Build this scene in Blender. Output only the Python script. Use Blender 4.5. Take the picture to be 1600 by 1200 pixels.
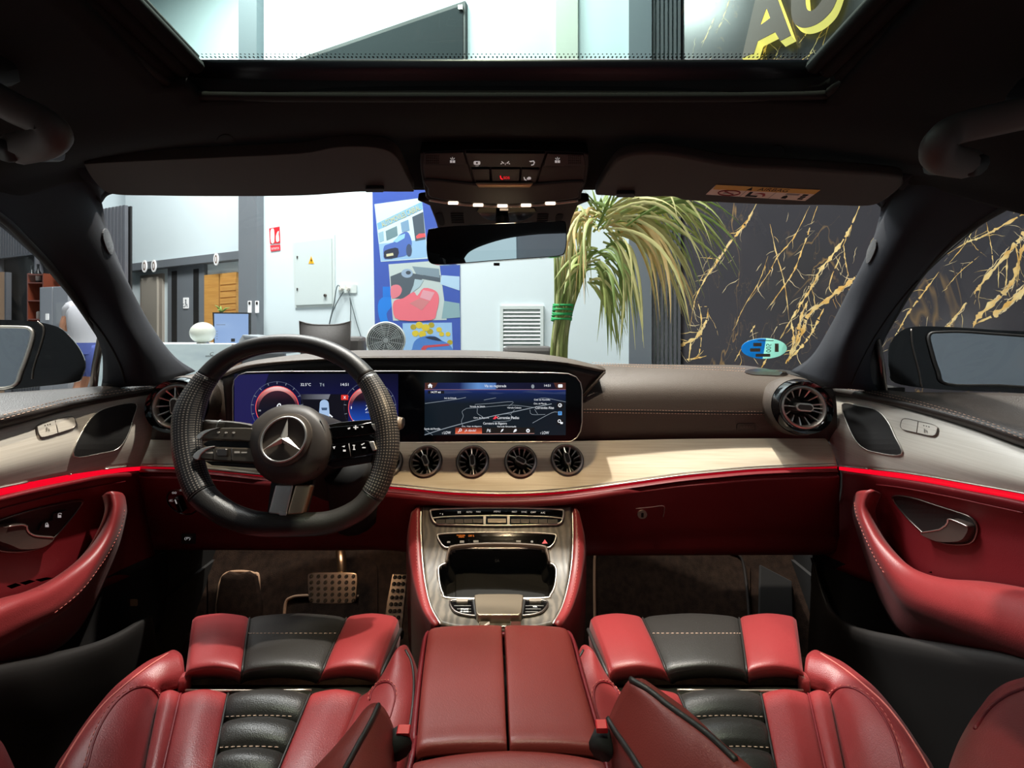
import bpy, bmesh, math, random
from mathutils import Vector, Matrix, geometry
from mathutils.bvhtree import BVHTree

for _o in list(bpy.data.objects):
    bpy.data.objects.remove(_o)
random.seed(7)
SC = bpy.context.scene
COL = SC.collection

# ------------------------------------------------------------------ camera, world, light, exposure
F, CX, HY, CZ = 600.0, 800.0, 515.0, 1.12      # focal length in pixels, optical axis, horizon line, eye height above the showroom floor
cam_d = bpy.data.cameras.new('camera')
cam = bpy.data.objects.new('camera', cam_d)
COL.objects.link(cam)
cam.location = (0, 0, CZ)
cam.rotation_euler = (math.radians(90), 0, 0)
cam_d.sensor_width = 36.0
cam_d.lens = F / 1600.0 * 36.0
cam_d.shift_y = -(600.0 - HY) / 1600.0
cam_d.clip_start = 0.01
SC.camera = cam

SC.view_settings.view_transform = 'Standard'
SC.view_settings.look = 'None'
SC.view_settings.gamma = 1.0
SC.view_settings.use_curve_mapping = False
SC.view_settings.exposure = 0.0

world = bpy.data.worlds.new('daylight')
SC.world = world
world.use_nodes = True
bg = world.node_tree.nodes['Background']
bg.inputs[0].default_value = (0.78, 0.89, 1.0, 1)
bg.inputs[1].default_value = 0.30


def lamp(name, kind, loc, target, power, color, size=1.0, size_y=None, angle=None, blend=0.3):
    d = bpy.data.lights.new(name, kind)
    d.energy = power
    d.color = color
    if kind == 'AREA':
        d.shape = 'RECTANGLE'
        d.size = size
        d.size_y = size_y or size
    elif kind == 'SPOT':
        d.spot_size = math.radians(angle)
        d.spot_blend = blend
        d.shadow_soft_size = size
    elif kind == 'POINT':
        d.shadow_soft_size = size
    o = bpy.data.objects.new(name, d)
    COL.objects.link(o)
    o.location = loc
    o.rotation_euler = (Vector(target) - Vector(loc)).to_track_quat('-Z', 'Y').to_euler()
    return o


# showroom ceiling panels (the fixtures themselves are built further down)
CEIL = [(-4.2, 3.7), (-2.0, 3.0), (-0.4, 2.2), (-2.6, -0.6)]
for (lx, ly), pw in zip(CEIL, (470, 330, 250, 80)):
    lamp('ceiling_panel_light', 'AREA', (lx, ly, 6.82), (lx, ly, 0), pw, (1.0, 0.99, 0.97), 1.2, 1.2)
# track spots of the showroom: one steep through the windscreen, one through the roof glass
lamp('track_spot_light', 'SPOT', (0.15, 1.56, CZ + 3.55), (-0.02, 0.62, CZ - 0.4), 1080, (1.0, 0.91, 0.80), 0.05, angle=44, blend=0.5)
lamp('track_spot_light', 'SPOT', (-0.25, -1.2, CZ + 4.2), (-0.08, 0.66, CZ - 0.25), 740, (1.0, 0.84, 0.66), 0.06, angle=26, blend=0.5)
lamp('track_spot_light', 'SPOT', (0.1, 0.12, CZ + 4.2), (-0.02, 0.38, CZ - 0.45), 120, (1.0, 0.80, 0.64), 0.10, angle=24, blend=0.5)
# reading lamps of the overhead console and the footwell lamps
lamp('reading_light', 'SPOT', (-0.02, 0.572, CZ + 0.186), (0.0, 0.82, CZ - 0.33), 9.0, (1.0, 0.76, 0.46), 0.02, angle=95, blend=0.9)
lamp('footwell_light', 'SPOT', (-0.40, 0.86, CZ - 0.50), (-0.44, 1.0, CZ - 0.75), 1.3, (1.0, 0.62, 0.36), 0.02, angle=125, blend=0.6)
lamp('footwell_light', 'SPOT', (0.30, 0.86, CZ - 0.50), (0.32, 1.05, CZ - 0.72), 0.45, (1.0, 0.66, 0.44), 0.02, angle=125, blend=0.6)

# ------------------------------------------------------------------ geometry helpers
C0 = Vector((0, 0, CZ))


def P(px, py, d):
    return Vector(((px - CX) / F * d, d, CZ + (HY - py) / F * d))


def PX(px, py, X):
    return P(px, py, F * X / (px - CX))


def PH(px, py, H):
    return P(px, py, F * H / (HY - py))


def pix(v):
    return (CX + F * v.x / v.y, HY - F * (v.z - CZ) / v.y)


WL = {}


def thing(name, label, cat, loc=(0, 0, 0), group=None):
    o = bpy.data.objects.new(name, None)
    o.empty_display_size = 0.05
    COL.objects.link(o)
    o.location = loc
    o['label'] = label
    o['category'] = cat
    if group:
        o['group'] = group
    WL[o.name] = Vector(loc)
    return o


def tag(o, label, cat, group=None):
    o['label'] = label
    o['category'] = cat
    if group:
        o['group'] = group
    return o


def mk(name, verts, faces, m, parent=None, smooth=True, uvs=None, origin=None, kind=None, label=None, face_cam=False):
    verts = [Vector(v) for v in verts]
    if parent is not None:
        off = WL[parent.name]
    else:
        if origin is None:
            xs = [v.x for v in verts]; ys = [v.y for v in verts]; zs = [v.z for v in verts]
            origin = Vector(((min(xs) + max(xs)) / 2, (min(ys) + max(ys)) / 2, min(zs)))
        off = Vector(origin)
    me = bpy.data.meshes.new(name)
    me.from_pydata([v - off for v in verts], [], faces)
    if uvs:
        uv = me.uv_layers.new(name='UVMap')
        for l in me.loops:
            uv.data[l.index].uv = uvs[l.vertex_index]
    if smooth is True:
        me.polygons.foreach_set('use_smooth', [True] * len(me.polygons))
    me.update()
    if face_cam:
        s = 0.0
        for p in me.polygons:
            s += p.normal.dot(C0 - (p.center + off)) * p.area
        if s < 0:
            me.flip_normals()
    me.materials.append(m)
    o = bpy.data.objects.new(name, me)
    COL.objects.link(o)
    if parent is not None:
        o.parent = parent
        WL[o.name] = off
    else:
        o.location = off
        WL[o.name] = off
    if kind:
        o['kind'] = kind
    if label:
        o['label'] = label
    return o


def crom(p0, p1, p2, p3, t):
    t2 = t * t; t3 = t2 * t
    return 0.5 * ((2 * p1) + (p2 - p0) * t + (2 * p0 - 5 * p1 + 4 * p2 - p3) * t2 + (3 * p1 - p0 - 3 * p2 + p3) * t3)


def curve(pts, n, closed=False):
    pts = [Vector(p) for p in pts]
    out = []
    k = len(pts)
    if closed:
        for i in range(k):
            a, b, c, d = pts[(i - 1) % k], pts[i], pts[(i + 1) % k], pts[(i + 2) % k]
            for j in range(n):
                out.append(crom(a, b, c, d, j / n))
        return out
    for i in range(k - 1):
        a = pts[i - 1] if i > 0 else 2 * pts[0] - pts[1]
        d = pts[i + 2] if i + 2 < k else 2 * pts[-1] - pts[-2]
        for j in range(n):
            out.append(crom(a, pts[i], pts[i + 1], d, j / n))
    out.append(pts[-1].copy())
    return out


def sp(pts, n=5):
    """smooth closed pixel polygon"""
    return [(v.x, v.y) for v in curve([(p[0], p[1], 0) for p in pts], n, True)]


def so(pts, n=6):
    """smooth open pixel line"""
    return [(v.x, v.y) for v in curve([(p[0], p[1], 0) for p in pts], n)]


def rr(x0, y0, x1, y1, r, n=4):
    out = []
    for cx, cy, a0 in ((x1 - r, y0 + r, -90), (x1 - r, y1 - r, 0), (x0 + r, y1 - r, 90), (x0 + r, y0 + r, 180)):
        for i in range(n + 1):
            a = math.radians(a0 + 90 * i / n)
            out.append((cx + r * math.cos(a), cy + r * math.sin(a)))
    return out


def circ(cx, cy, rx, ry=None, n=32):
    ry = ry or rx
    return [(cx + rx * math.cos(2 * math.pi * i / n), cy + ry * math.sin(2 * math.pi * i / n)) for i in range(n)]


def inside(p, poly):
    x, y = p
    c = False
    j = len(poly) - 1
    for i in range(len(poly)):
        xi, yi = poly[i]; xj, yj = poly[j]
        if (yi > y) != (yj > y) and x < (xj - xi) * (y - yi) / (yj - yi) + xi:
            c = not c
        j = i
    return c


class PL:
    """a plane in the scene; pt() finds where a sight line meets it, h lifts the point along the normal"""
    def __init__(s, o, u, v):
        s.o = Vector(o)
        s.u = Vector(u).normalized()
        v = Vector(v)
        s.v = (v - s.u * v.dot(s.u)).normalized()
        s.n = s.u.cross(s.v)
        if s.n.dot(C0 - s.o) < 0:
            s.n = -s.n

    def pt(s, px, py, h=0.0):
        d = P(px, py, 1.0) - C0
        t = ((s.o + s.n * h) - C0).dot(s.n) / d.dot(s.n)
        return C0 + d * t

    def loc(s, a, b, h=0.0):
        return s.o + s.u * a + s.v * b + s.n * h

    def at(s, px, py):
        return PL(s.pt(px, py), s.u, s.v)


def PL3(a, b, c):
    return PL(a, b - a, c - a)


class SF:
    """a built surface"""
    def __init__(s, bvh):
        s.b = bvh
        s.ld = 1.0

    def pt(s, px, py, h=0.0):
        d = (P(px, py, 1.0) - C0)
        dl = d.length
        r = s.b.ray_cast(C0, d.normalized())
        if r[0] is None:
            return P(px, py, s.ld)
        n = r[1]
        if n.dot(C0 - r[0]) < 0:
            n = -n
        s.ld = r[0].y
        return r[0] + n * h

    def at(s, px, py, e=8):
        o = s.pt(px, py)
        a = s.pt(px - e, py); b = s.pt(px + e, py); c = s.pt(px, py + e); d = s.pt(px, py - e)
        return PL(o, b - a, d - c)


def loft(name, rows, m, parent=None, nu=6, nv=6, th=0.0, cut=None, kind=None, label=None, lin_u=False, loop=False):
    rows = [[Vector(p) for p in r] for r in rows]
    if loop:
        fine = [curve(r, nv, True) for r in rows]
        fine = [r + [r[0].copy()] for r in fine]
    else:
        fine = [curve(r, nv) for r in rows]
    nc = len(fine[0])
    cols = [curve([r[j] for r in fine], nu if not lin_u else 1) for j in range(nc)]
    nr = len(cols[0])
    verts, uvs = [], []
    ul = [0.0]
    for i in range(1, nr):
        ul.append(ul[-1] + (cols[nc // 2][i] - cols[nc // 2][i - 1]).length)
    vl = [0.0]
    for j in range(1, nc):
        vl.append(vl[-1] + (cols[j][nr // 2] - cols[j - 1][nr // 2]).length)
    for i in range(nr):
        for j in range(nc):
            verts.append(cols[j][i])
            uvs.append((vl[j], ul[i]))
    faces = []
    for i in range(nr - 1):
        for j in range(nc - 1):
            f = (i * nc + j, i * nc + j + 1, (i + 1) * nc + j + 1, (i + 1) * nc + j)
            if cut:
                c = (verts[f[0]] + verts[f[1]] + verts[f[2]] + verts[f[3]]) / 4
                if c.y > 0.05 and any(inside(pix(c), q) for q in cut):
                    continue
            faces.append(f)
    o = mk(name, verts, faces, m, parent, uvs=uvs, kind=kind, label=label, face_cam=not loop)
    if th:
        md = o.modifiers.new('thick', 'SOLIDIFY')
        md.thickness = th
        md.offset = -1
    allf = [(i * nc + j, i * nc + j + 1, (i + 1) * nc + j + 1, (i + 1) * nc + j) for i in range(nr - 1) for j in range(nc - 1)]
    return o, SF(BVHTree.FromPolygons(verts, allf))


def slab(name, poly, S, h0, h1, m, parent=None, bev=0.0, seg=2, step=None, kind=None, label=None, smooth=False, origin=None):
    """a flat or surface-following piece with the outline poly (pixels), from height h0 to h1 above S"""
    poly = [(p[0], p[1]) for p in poly]
    if isinstance(S, PL) and step is None:
        n = len(poly)
        verts = [S.pt(x, y, h0) for x, y in poly] + [S.pt(x, y, h0) + S.n * (h1 - h0) for x, y in poly] if False else \
                [S.pt(x, y, h1) - S.n * (h1 - h0) for x, y in poly] + [S.pt(x, y, h1) for x, y in poly]
        faces = [tuple(range(n - 1, -1, -1)), tuple(range(n, 2 * n))] + [(i, (i + 1) % n, n + (i + 1) % n, n + i) for i in range(n)]
        area = sum(poly[i][0] * poly[(i + 1) % n][1] - poly[(i + 1) % n][0] * poly[i][1] for i in range(n))
        if area > 0:
            faces = [tuple(reversed(f)) for f in faces]
        o = mk(name, verts, faces, m, parent, smooth=False, kind=kind, label=label, origin=origin)
        if bev:
            b = o.modifiers.new('bevel', 'BEVEL')
            b.width = bev
            b.segments = seg
            b.limit_method = 'ANGLE'
            b.angle_limit = math.radians(50)
            o.data.polygons.foreach_set('use_smooth', [True] * len(o.data.polygons))
            w = o.modifiers.new('wn', 'WEIGHTED_NORMAL')
            w.keep_sharp = True
        return o
    step = step or 6
    # interior points
    xs = [p[0] for p in poly]; ys = [p[1] for p in poly]
    vin = [Vector(p) for p in poly]
    n = len(poly)
    edges = [(i, (i + 1) % n) for i in range(n)]
    x = min(xs) + step
    while x < max(xs):
        y = min(ys) + step
        while y < max(ys):
            if inside((x, y), poly):
                vin.append(Vector((x, y)))
            y += step
        x += step
    r = geometry.delaunay_2d_cdt(vin, edges, [tuple(range(n))], 1, 1e-4)
    v2, _, f2 = r[0], r[1], r[2]
    top = [S.pt(v.x, v.y, h1) for v in v2]
    nb = len(v2)
    bot = [S.pt(v.x, v.y, h0) for v in v2] if not isinstance(S, PL) else [t - S.n * (h1 - h0) for t in top]
    cnt = {}
    faces = []
    for f in f2:
        faces.append(tuple(f))
        faces.append(tuple(nb + i for i in reversed(f)))
        for a, b in zip(f, f[1:] + f[:1]):
            if (b, a) in cnt:
                cnt.pop((b, a))
            else:
                cnt[(a, b)] = 1
    for a, b in cnt:
        faces.append((b, a, nb + a, nb + b))
    o = mk(name, top + bot, faces, m, parent, smooth=False, kind=kind, label=label, face_cam=False, origin=origin)
    s = 0.0
    me = o.data
    for p in list(me.polygons)[:1]:
        s = p.normal.dot(C0 - (p.center + WL[o.name]))
    if s < 0:
        me.flip_normals()
    if smooth:
        me.polygons.foreach_set('use_smooth', [True] * len(me.polygons))
        me.set_sharp_from_angle(angle=math.radians(40))
    return o


def tube_data(pts, r, seg=8, closed=False, cap=True, flat=None):
    """flat=(n, k): squash the section by k along n"""
    pts = [Vector(p) for p in pts]
    k = len(pts)
    rad = [r] * k if isinstance(r, (int, float)) else list(r)
    verts, faces, uvs = [], [], []
    up = None
    L = 0.0
    for i, p in enumerate(pts):
        a = pts[(i - 1) % k] if (closed or i > 0) else pts[0]
        b = pts[(i + 1) % k] if (closed or i < k - 1) else pts[-1]
        t = (b - a)
        t = t.normalized() if t.length > 1e-9 else Vector((0, 0, 1))
        if up is None:
            up = Vector((0, 0, 1)) if abs(t.z) < 0.9 else Vector((1, 0, 0))
        up = (up - t * up.dot(t)).normalized()
        sd = t.cross(up)
        if i:
            L += (p - pts[i - 1]).length
        for j in range(seg):
            an = 2 * math.pi * j / seg
            o = (up * math.cos(an) + sd * math.sin(an)) * rad[i]
            if flat:
                o = o - flat[0] * o.dot(flat[0]) * (1 - flat[1])
            verts.append(p + o)
            uvs.append((L, j / seg))
    for i in range(k - 1 + (1 if closed else 0)):
        i2 = (i + 1) % k
        for j in range(seg):
            j2 = (j + 1) % seg
            faces.append((i * seg + j, i * seg + j2, i2 * seg + j2, i2 * seg + j))
    if cap and not closed:
        faces.append(tuple(range(seg - 1, -1, -1)))
        faces.append(tuple((k - 1) * seg + j for j in range(seg)))
    return verts, faces, uvs


def tube(name, pts, r, m, parent=None, seg=8, closed=False, n=0, kind=None, label=None, flat=None, origin=None):
    if n:
        if not isinstance(r, (int, float)):
            r = [v.x for v in curve([(q, 0, 0) for q in r], n, closed)]
        pts = curve(pts, n, closed)
    v, f, u = tube_data(pts, r, seg, closed, flat=flat)
    return mk(name, v, f, m, parent, uvs=u, kind=kind, label=label, origin=origin)


def line(name, pts, S, r, m, parent, h=0.0, n=6, seg=6, closed=False, kind=None, label=None):
    q = so(pts, n) if not closed else sp(pts, n)
    return tube(name, [S.pt(x, y, h) for x, y in q], r, m, parent, seg, closed, kind=kind, label=label)


def stitches(name, pts, S, m, parent, r=0.0005, dash=0.0042, gap=0.0026, h=0.0005, n=10):
    q = [S.pt(x, y, h) for x, y in so(pts, n)]
    acc = [0.0]
    for i in range(1, len(q)):
        acc.append(acc[-1] + (q[i] - q[i - 1]).length)

    def at(s):
        for i in range(1, len(q)):
            if acc[i] >= s:
                t = (s - acc[i - 1]) / max(1e-9, acc[i] - acc[i - 1])
                return q[i - 1].lerp(q[i], t)
        return q[-1]
    V, Fc = [], []
    s = 0.0
    while s + dash < acc[-1]:
        v, f, _ = tube_data([at(s), at(s + dash / 2), at(s + dash)], [r * .7, r, r * .7], 4)
        b = len(V)
        V += v
        Fc += [tuple(b + i for i in g) for g in f]
        s += dash + gap
    return mk(name, V, Fc, m, parent, kind='stuff')


def lathe(name, prof, pl, m, parent=None, seg=40, kind=None, label=None, sx=1.0, sy=1.0):
    verts, faces = [], []
    k = len(prof)
    for i in range(seg):
        a = 2 * math.pi * i / seg
        for r, h in prof:
            verts.append(pl.loc(r * math.cos(a) * sx, r * math.sin(a) * sy, h))
    for i in range(seg):
        i2 = (i + 1) % seg
        for j in range(k - 1):
            faces.append((i * k + j, i2 * k + j, i2 * k + j + 1, i * k + j + 1))
    o = mk(name, verts, faces, m, parent, kind=kind, label=label)
    bm = bmesh.new()
    bm.from_mesh(o.data)
    bmesh.ops.remove_doubles(bm, verts=bm.verts, dist=1e-6)
    bmesh.ops.recalc_face_normals(bm, faces=bm.faces)
    bm.to_mesh(o.data)
    bm.free()
    o.data.polygons.foreach_set('use_smooth', [True] * len(o.data.polygons))
    o.data.set_sharp_from_angle(angle=math.radians(45))
    return o


def dome(name, poly, pl, prof, m, parent=None, c=None, kind=None, label=None):
    """concentric copies of a pixel outline: prof = [(scale, height), ...]"""
    n = len(poly)
    if c is None:
        c = (sum(p[0] for p in poly) / n, sum(p[1] for p in poly) / n)
    verts, faces = [], []
    for s, h in prof:
        for x, y in poly:
            verts.append(pl.pt(c[0] + (x - c[0]) * s, c[1] + (y - c[1]) * s, h))
    for i in range(len(prof) - 1):
        for j in range(n):
            j2 = (j + 1) % n
            faces.append((i * n + j, i * n + j2, (i + 1) * n + j2, (i + 1) * n + j))
    faces.append(tuple((len(prof) - 1) * n + j for j in range(n)))
    o = mk(name, verts, faces, m, parent, kind=kind, label=label)
    bm = bmesh.new()
    bm.from_mesh(o.data)
    bmesh.ops.recalc_face_normals(bm, faces=bm.faces)
    bm.to_mesh(o.data)
    bm.free()
    o.data.polygons.foreach_set('use_smooth', [True] * len(o.data.polygons))
    o.data.set_sharp_from_angle(angle=math.radians(50))
    return o


def box(name, x0, x1, y0, y1, z0, z1, m, parent=None, pl=None, bev=0.0, kind=None, label=None, origin=None):
    """axis box, or a box in the axes (u, v, n) of a plane"""
    vs = []
    for a in (x0, x1):
        for b in (y0, y1):
            for c in (z0, z1):
                vs.append(pl.loc(a, b, c) if pl else Vector((a, b, c)))
    fs = [(0, 1, 3, 2), (4, 6, 7, 5), (0, 4, 5, 1), (2, 3, 7, 6), (0, 2, 6, 4), (1, 5, 7, 3)]
    o = mk(name, vs, fs, m, parent, smooth=False, kind=kind, label=label, origin=origin)
    bm = bmesh.new()
    bm.from_mesh(o.data)
    bmesh.ops.recalc_face_normals(bm, faces=bm.faces)
    bm.to_mesh(o.data)
    bm.free()
    if bev:
        b = o.modifiers.new('bevel', 'BEVEL')
        b.width = bev
        b.segments = 2
    return o


def merge(name, parts, m, parent=None, kind=None, label=None, smooth=False):
    V, Fc = [], []
    for v, f in parts:
        b = len(V)
        V += v
        Fc += [tuple(b + i for i in g) for g in f]
    o = mk(name, V, Fc, m, parent, smooth=smooth, kind=kind, label=label)
    return o


def boxd(pl, x0, x1, y0, y1, z0, z1):
    vs = [pl.loc(a, b, c) for a in (x0, x1) for b in (y0, y1) for c in (z0, z1)]
    return vs, [(0, 1, 3, 2), (4, 6, 7, 5), (0, 4, 5, 1), (2, 3, 7, 6), (0, 2, 6, 4), (1, 5, 7, 3)]


def prismd(poly, S, h0, h1):
    n = len(poly)
    top = [S.pt(x, y, h1) for x, y in poly]
    if isinstance(S, PL):
        bot = [t - S.n * (h1 - h0) for t in top]
    else:
        bot = [S.pt(x, y, h0) for x, y in poly]
    return bot + top, [tuple(range(n)), tuple(range(n, 2 * n))] + [(i, (i + 1) % n, n + (i + 1) % n, n + i) for i in range(n)]


TXT = []


def txt(s, px, py, w, h, S, lift, m, parent, name='lettering', rot=0.0, extr=0.0, shear=0.0, kind=None, bold=0.0, tr=None):
    """flat lettering centred on a pixel, w x h pixels, lying on S (tr: own pixel mapping of 0..1 x 0..1)"""
    cu = bpy.data.curves.new('t', 'FONT')
    cu.body = s
    cu.resolution_u = 3
    cu.shear = shear
    cu.offset = bold
    ob = bpy.data.objects.new('t', cu)
    COL.objects.link(ob)
    TXT.append((ob, px, py, w, h, S, lift, m, parent, name, rot, extr, kind, tr))


def flush_text():
    dg = bpy.context.evaluated_depsgraph_get()
    for ob, px, py, w, h, S, lift, m, parent, name, rot, extr, kind, tr in TXT:
        me = bpy.data.meshes.new_from_object(ob.evaluated_get(dg))
        vs = [v.co.copy() for v in me.vertices]
        fs = [tuple(p.vertices) for p in me.polygons]
        bpy.data.meshes.remove(me)
        cu = ob.data
        bpy.data.objects.remove(ob)
        bpy.data.curves.remove(cu)
        if not vs:
            continue
        x0 = min(v.x for v in vs); x1 = max(v.x for v in vs)
        y0 = min(v.y for v in vs); y1 = max(v.y for v in vs)
        out = []
        c, s_ = math.cos(math.radians(rot)), math.sin(math.radians(rot))
        for v in vs:
            a = (v.x - x0) / max(1e-6, x1 - x0)
            b = (v.y - y0) / max(1e-6, y1 - y0)
            if tr:
                qx, qy = tr(a, b)
            else:
                ax, ay = (a - .5) * w, -(b - .5) * h
                qx, qy = px + ax * c - ay * s_, py + ax * s_ + ay * c
            out.append(S.pt(qx, qy, lift))
        if extr:
            n = len(out)
            back = [S.pt(*pix(o)) for o in out] if not isinstance(S, PL) else [o - S.n * extr for o in out]
            cnt = {}
            F2 = list(fs)
            for f in fs:
                F2.append(tuple(n + i for i in reversed(f)))
                for a, b in zip(f, f[1:] + f[:1]):
                    if (b, a) in cnt:
                        cnt.pop((b, a))
                    else:
                        cnt[(a, b)] = 1
            F2 += [(b, a, n + a, n + b) for a, b in cnt]
            mk(name, out + back, F2, m, parent, smooth=False, kind=kind)
        else:
            mk(name, out, fs, m, parent, smooth=False, kind=kind, face_cam=True)
    TXT.clear()


# ------------------------------------------------------------------ materials
def lin(c):
    return tuple((x / 12.92 if x <= 0.04045 else ((x + 0.055) / 1.055) ** 2.4) for x in [v / 255.0 for v in c])


def mat(name, rgb, rough=0.5, metal=0.0, bump=None, var=None, emit=None, coat=0.0, spec=0.5, coords='Object', alpha=None):
    m = bpy.data.materials.new(name)
    m.use_nodes = True
    nt = m.node_tree
    b = nt.nodes['Principled BSDF']
    b.inputs['Base Color'].default_value = (*lin(rgb), 1)
    b.inputs['Roughness'].default_value = rough
    b.inputs['Metallic'].default_value = metal
    b.inputs['Coat Weight'].default_value = coat
    b.inputs['Coat Roughness'].default_value = 0.05
    b.inputs['Specular IOR Level'].default_value = spec
    if emit:
        b.inputs['Emission Color'].default_value = (*lin(emit[0]), 1)
        b.inputs['Emission Strength'].default_value = emit[1]
    tc = nt.nodes.new('ShaderNodeTexCoord')
    if var:
        # (rgb2, scale vec, detail, lo, hi)
        mp = nt.nodes.new('ShaderNodeMapping')
        mp.inputs['Scale'].default_value = var[1]
        nt.links.new(tc.outputs[coords], mp.inputs['Vector'])
        nz = nt.nodes.new('ShaderNodeTexNoise')
        nz.inputs['Scale'].default_value = 1.0
        nz.inputs['Detail'].default_value = var[2]
        nt.links.new(mp.outputs[0], nz.inputs['Vector'])
        rp = nt.nodes.new('ShaderNodeValToRGB')
        rp.color_ramp.elements[0].position = var[3]
        rp.color_ramp.elements[1].position = var[4]
        rp.color_ramp.elements[0].color = (*lin(rgb), 1)
        rp.color_ramp.elements[1].color = (*lin(var[0]), 1)
        nt.links.new(nz.outputs[0], rp.inputs[0])
        nt.links.new(rp.outputs[0], b.inputs['Base Color'])
    if bump:
        # (kind, scale, strength, distance)
        if bump[0] == 'leather':
            t = nt.nodes.new('ShaderNodeTexVoronoi')
            t.inputs['Scale'].default_value = bump[1]
            out = t.outputs['Distance']
        else:
            t = nt.nodes.new('ShaderNodeTexNoise')
            t.inputs['Scale'].default_value = bump[1]
            t.inputs['Detail'].default_value = 3
            out = t.outputs[0]
        nt.links.new(tc.outputs[coords], t.inputs['Vector'])
        bp = nt.nodes.new('ShaderNodeBump')
        bp.inputs['Strength'].default_value = bump[2]
        bp.inputs['Distance'].default_value = bump[3]
        nt.links.new(out, bp.inputs['Height'])
        nt.links.new(bp.outputs[0], b.inputs['Normal'])
    return m


def glass_mat(name, tint, refl=0.9):
    m = bpy.data.materials.new(name)
    m.use_nodes = True
    nt = m.node_tree
    nt.nodes.clear()
    out = nt.nodes.new('ShaderNodeOutputMaterial')
    mx = nt.nodes.new('ShaderNodeMixShader')
    tr = nt.nodes.new('ShaderNodeBsdfTransparent')
    gl = nt.nodes.new('ShaderNodeBsdfGlossy')
    fr = nt.nodes.new('ShaderNodeFresnel')
    fr.inputs['IOR'].default_value = 1.35
    mu = nt.nodes.new('ShaderNodeMath')
    mu.operation = 'MULTIPLY'
    mu.inputs[1].default_value = refl
    tr.inputs[0].default_value = (*tint, 1)
    gl.inputs['Roughness'].default_value = 0.01
    nt.links.new(fr.outputs[0], mu.inputs[0])
    nt.links.new(mu.outputs[0], mx.inputs[0])
    nt.links.new(tr.outputs[0], mx.inputs[1])
    nt.links.new(gl.outputs[0], mx.inputs[2])
    nt.links.new(mx.outputs[0], out.inputs[0])
    return m


def emis(name, rgb, s):
    return mat(name, (0, 0, 0), 0.6, emit=(rgb, s))


M = {}
M['red'] = mat('red_leather', (126, 36, 38), 0.42, bump=('leather', 900, 0.25, 0.0006), var=((122, 36, 37), (18, 18, 18), 3, .35, .7))
M['red'].node_tree.nodes['Principled BSDF'].inputs['Sheen Weight'].default_value = 0.06
M['red'].node_tree.nodes['Principled BSDF'].inputs['Sheen Roughness'].default_value = 0.45
M['red_dark'] = mat('red_vinyl', (104, 14, 22), 0.5, bump=('leather', 900, 0.25, 0.0005))
M['redbrown'] = mat('red_lid_leather', (114, 40, 35), 0.45, bump=('leather', 800, 0.2, 0.0005))
M['black'] = mat('black_leather', (38, 35, 33), 0.42, bump=('leather', 800, 0.3, 0.0006))
M['dash'] = mat('dash_leather', (68, 60, 54), 0.48, bump=('leather', 700, 0.4, 0.0008))
M['plastic'] = mat('black_plastic', (24, 23, 23), 0.55, bump=('noise', 900, 0.15, 0.0004))
M['hub'] = mat('hub_plastic', (62, 55, 49), 0.5, bump=('noise', 1200, 0.2, 0.0004))
M['soft'] = mat('soft_fabric', (28, 26, 26), 0.95, bump=('noise', 700, 0.3, 0.0006), spec=0.2)
M['pillar'] = mat('pillar_fabric', (38, 40, 46), 0.9, bump=('noise', 900, 0.3, 0.0005), spec=0.3)
M['visor'] = mat('visor_vinyl', (56, 49, 45), 0.7, bump=('noise', 500, 0.2, 0.0004))
M['gloss'] = mat('piano_black', (8, 8, 9), 0.08, coat=0.6)
M['void'] = mat('dark_recess', (7, 7, 7), 0.8)
M['cream'] = mat('cream_wood', (216, 204, 182), 0.38, var=((203, 188, 164), (9, 30, 420), 5, .35, .65), bump=('noise', 160, 0.05, 0.0004))
M['doortrim'] = mat('pale_wood', (200, 194, 184), 0.42, var=((188, 181, 170), (30, 8, 420), 5, .35, .65))
M['alu'] = mat('satin_aluminium', (225, 220, 212), 0.40, 1.0)
M['alu_dark'] = mat('dark_aluminium', (120, 112, 106), 0.32, 1.0)
M['chrome'] = mat('chrome', (225, 224, 222), 0.08, 1.0)
M['white_mark'] = mat('white_print', (225, 225, 225), 0.6, emit=((220, 220, 220), 0.35))
M['grey_mark'] = mat('grey_print', (150, 148, 145), 0.6)
M['thread'] = mat('pale_thread', (205, 170, 150), 0.8)
M['thread_r'] = mat('red_thread', (190, 100, 90), 0.8)
M['pipe'] = mat('black_piping', (30, 26, 24), 0.5)
M['carpet'] = mat('brown_carpet', (52, 40, 33), 1.0, bump=('noise', 900, 0.8, 0.003), spec=0.05, var=((36, 28, 24), (60, 60, 60), 4, .35, .7))
M['matpipe'] = mat('tan_piping', (150, 118, 92), 0.8)
M['rubber'] = mat('black_rubber', (20, 19, 18), 0.8)
M['steel'] = mat('brushed_steel', (190, 176, 160), 0.35, 1.0)
M['ambient'] = mat('red_light_strip', (120, 0, 10), 0.4, emit=((255, 6, 40), 0.9))
M['belt'] = mat('door_belt_leather', (50, 44, 41), 0.5, bump=('leather', 700, 0.35, 0.0006))
M['ambient_dim'] = mat('dim_red_light_strip', (110, 0, 12), 0.4, emit=((235, 4, 36), 0.38))
M['glass'] = glass_mat('clear_glass', (0.95, 0.985, 0.985), 0.55)
M['roofglass'] = glass_mat('tinted_glass', (0.50, 0.66, 0.62), 0.6)
M['privacy'] = glass_mat('privacy_glass', (0.10, 0.12, 0.13), 0.8)
M['mirror'] = mat('mirror_glass', (215, 222, 228), 0.01, 1.0)
M['carpaint'] = mat('black_car_paint', (6, 6, 8), 0.12, coat=1.0)


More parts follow.
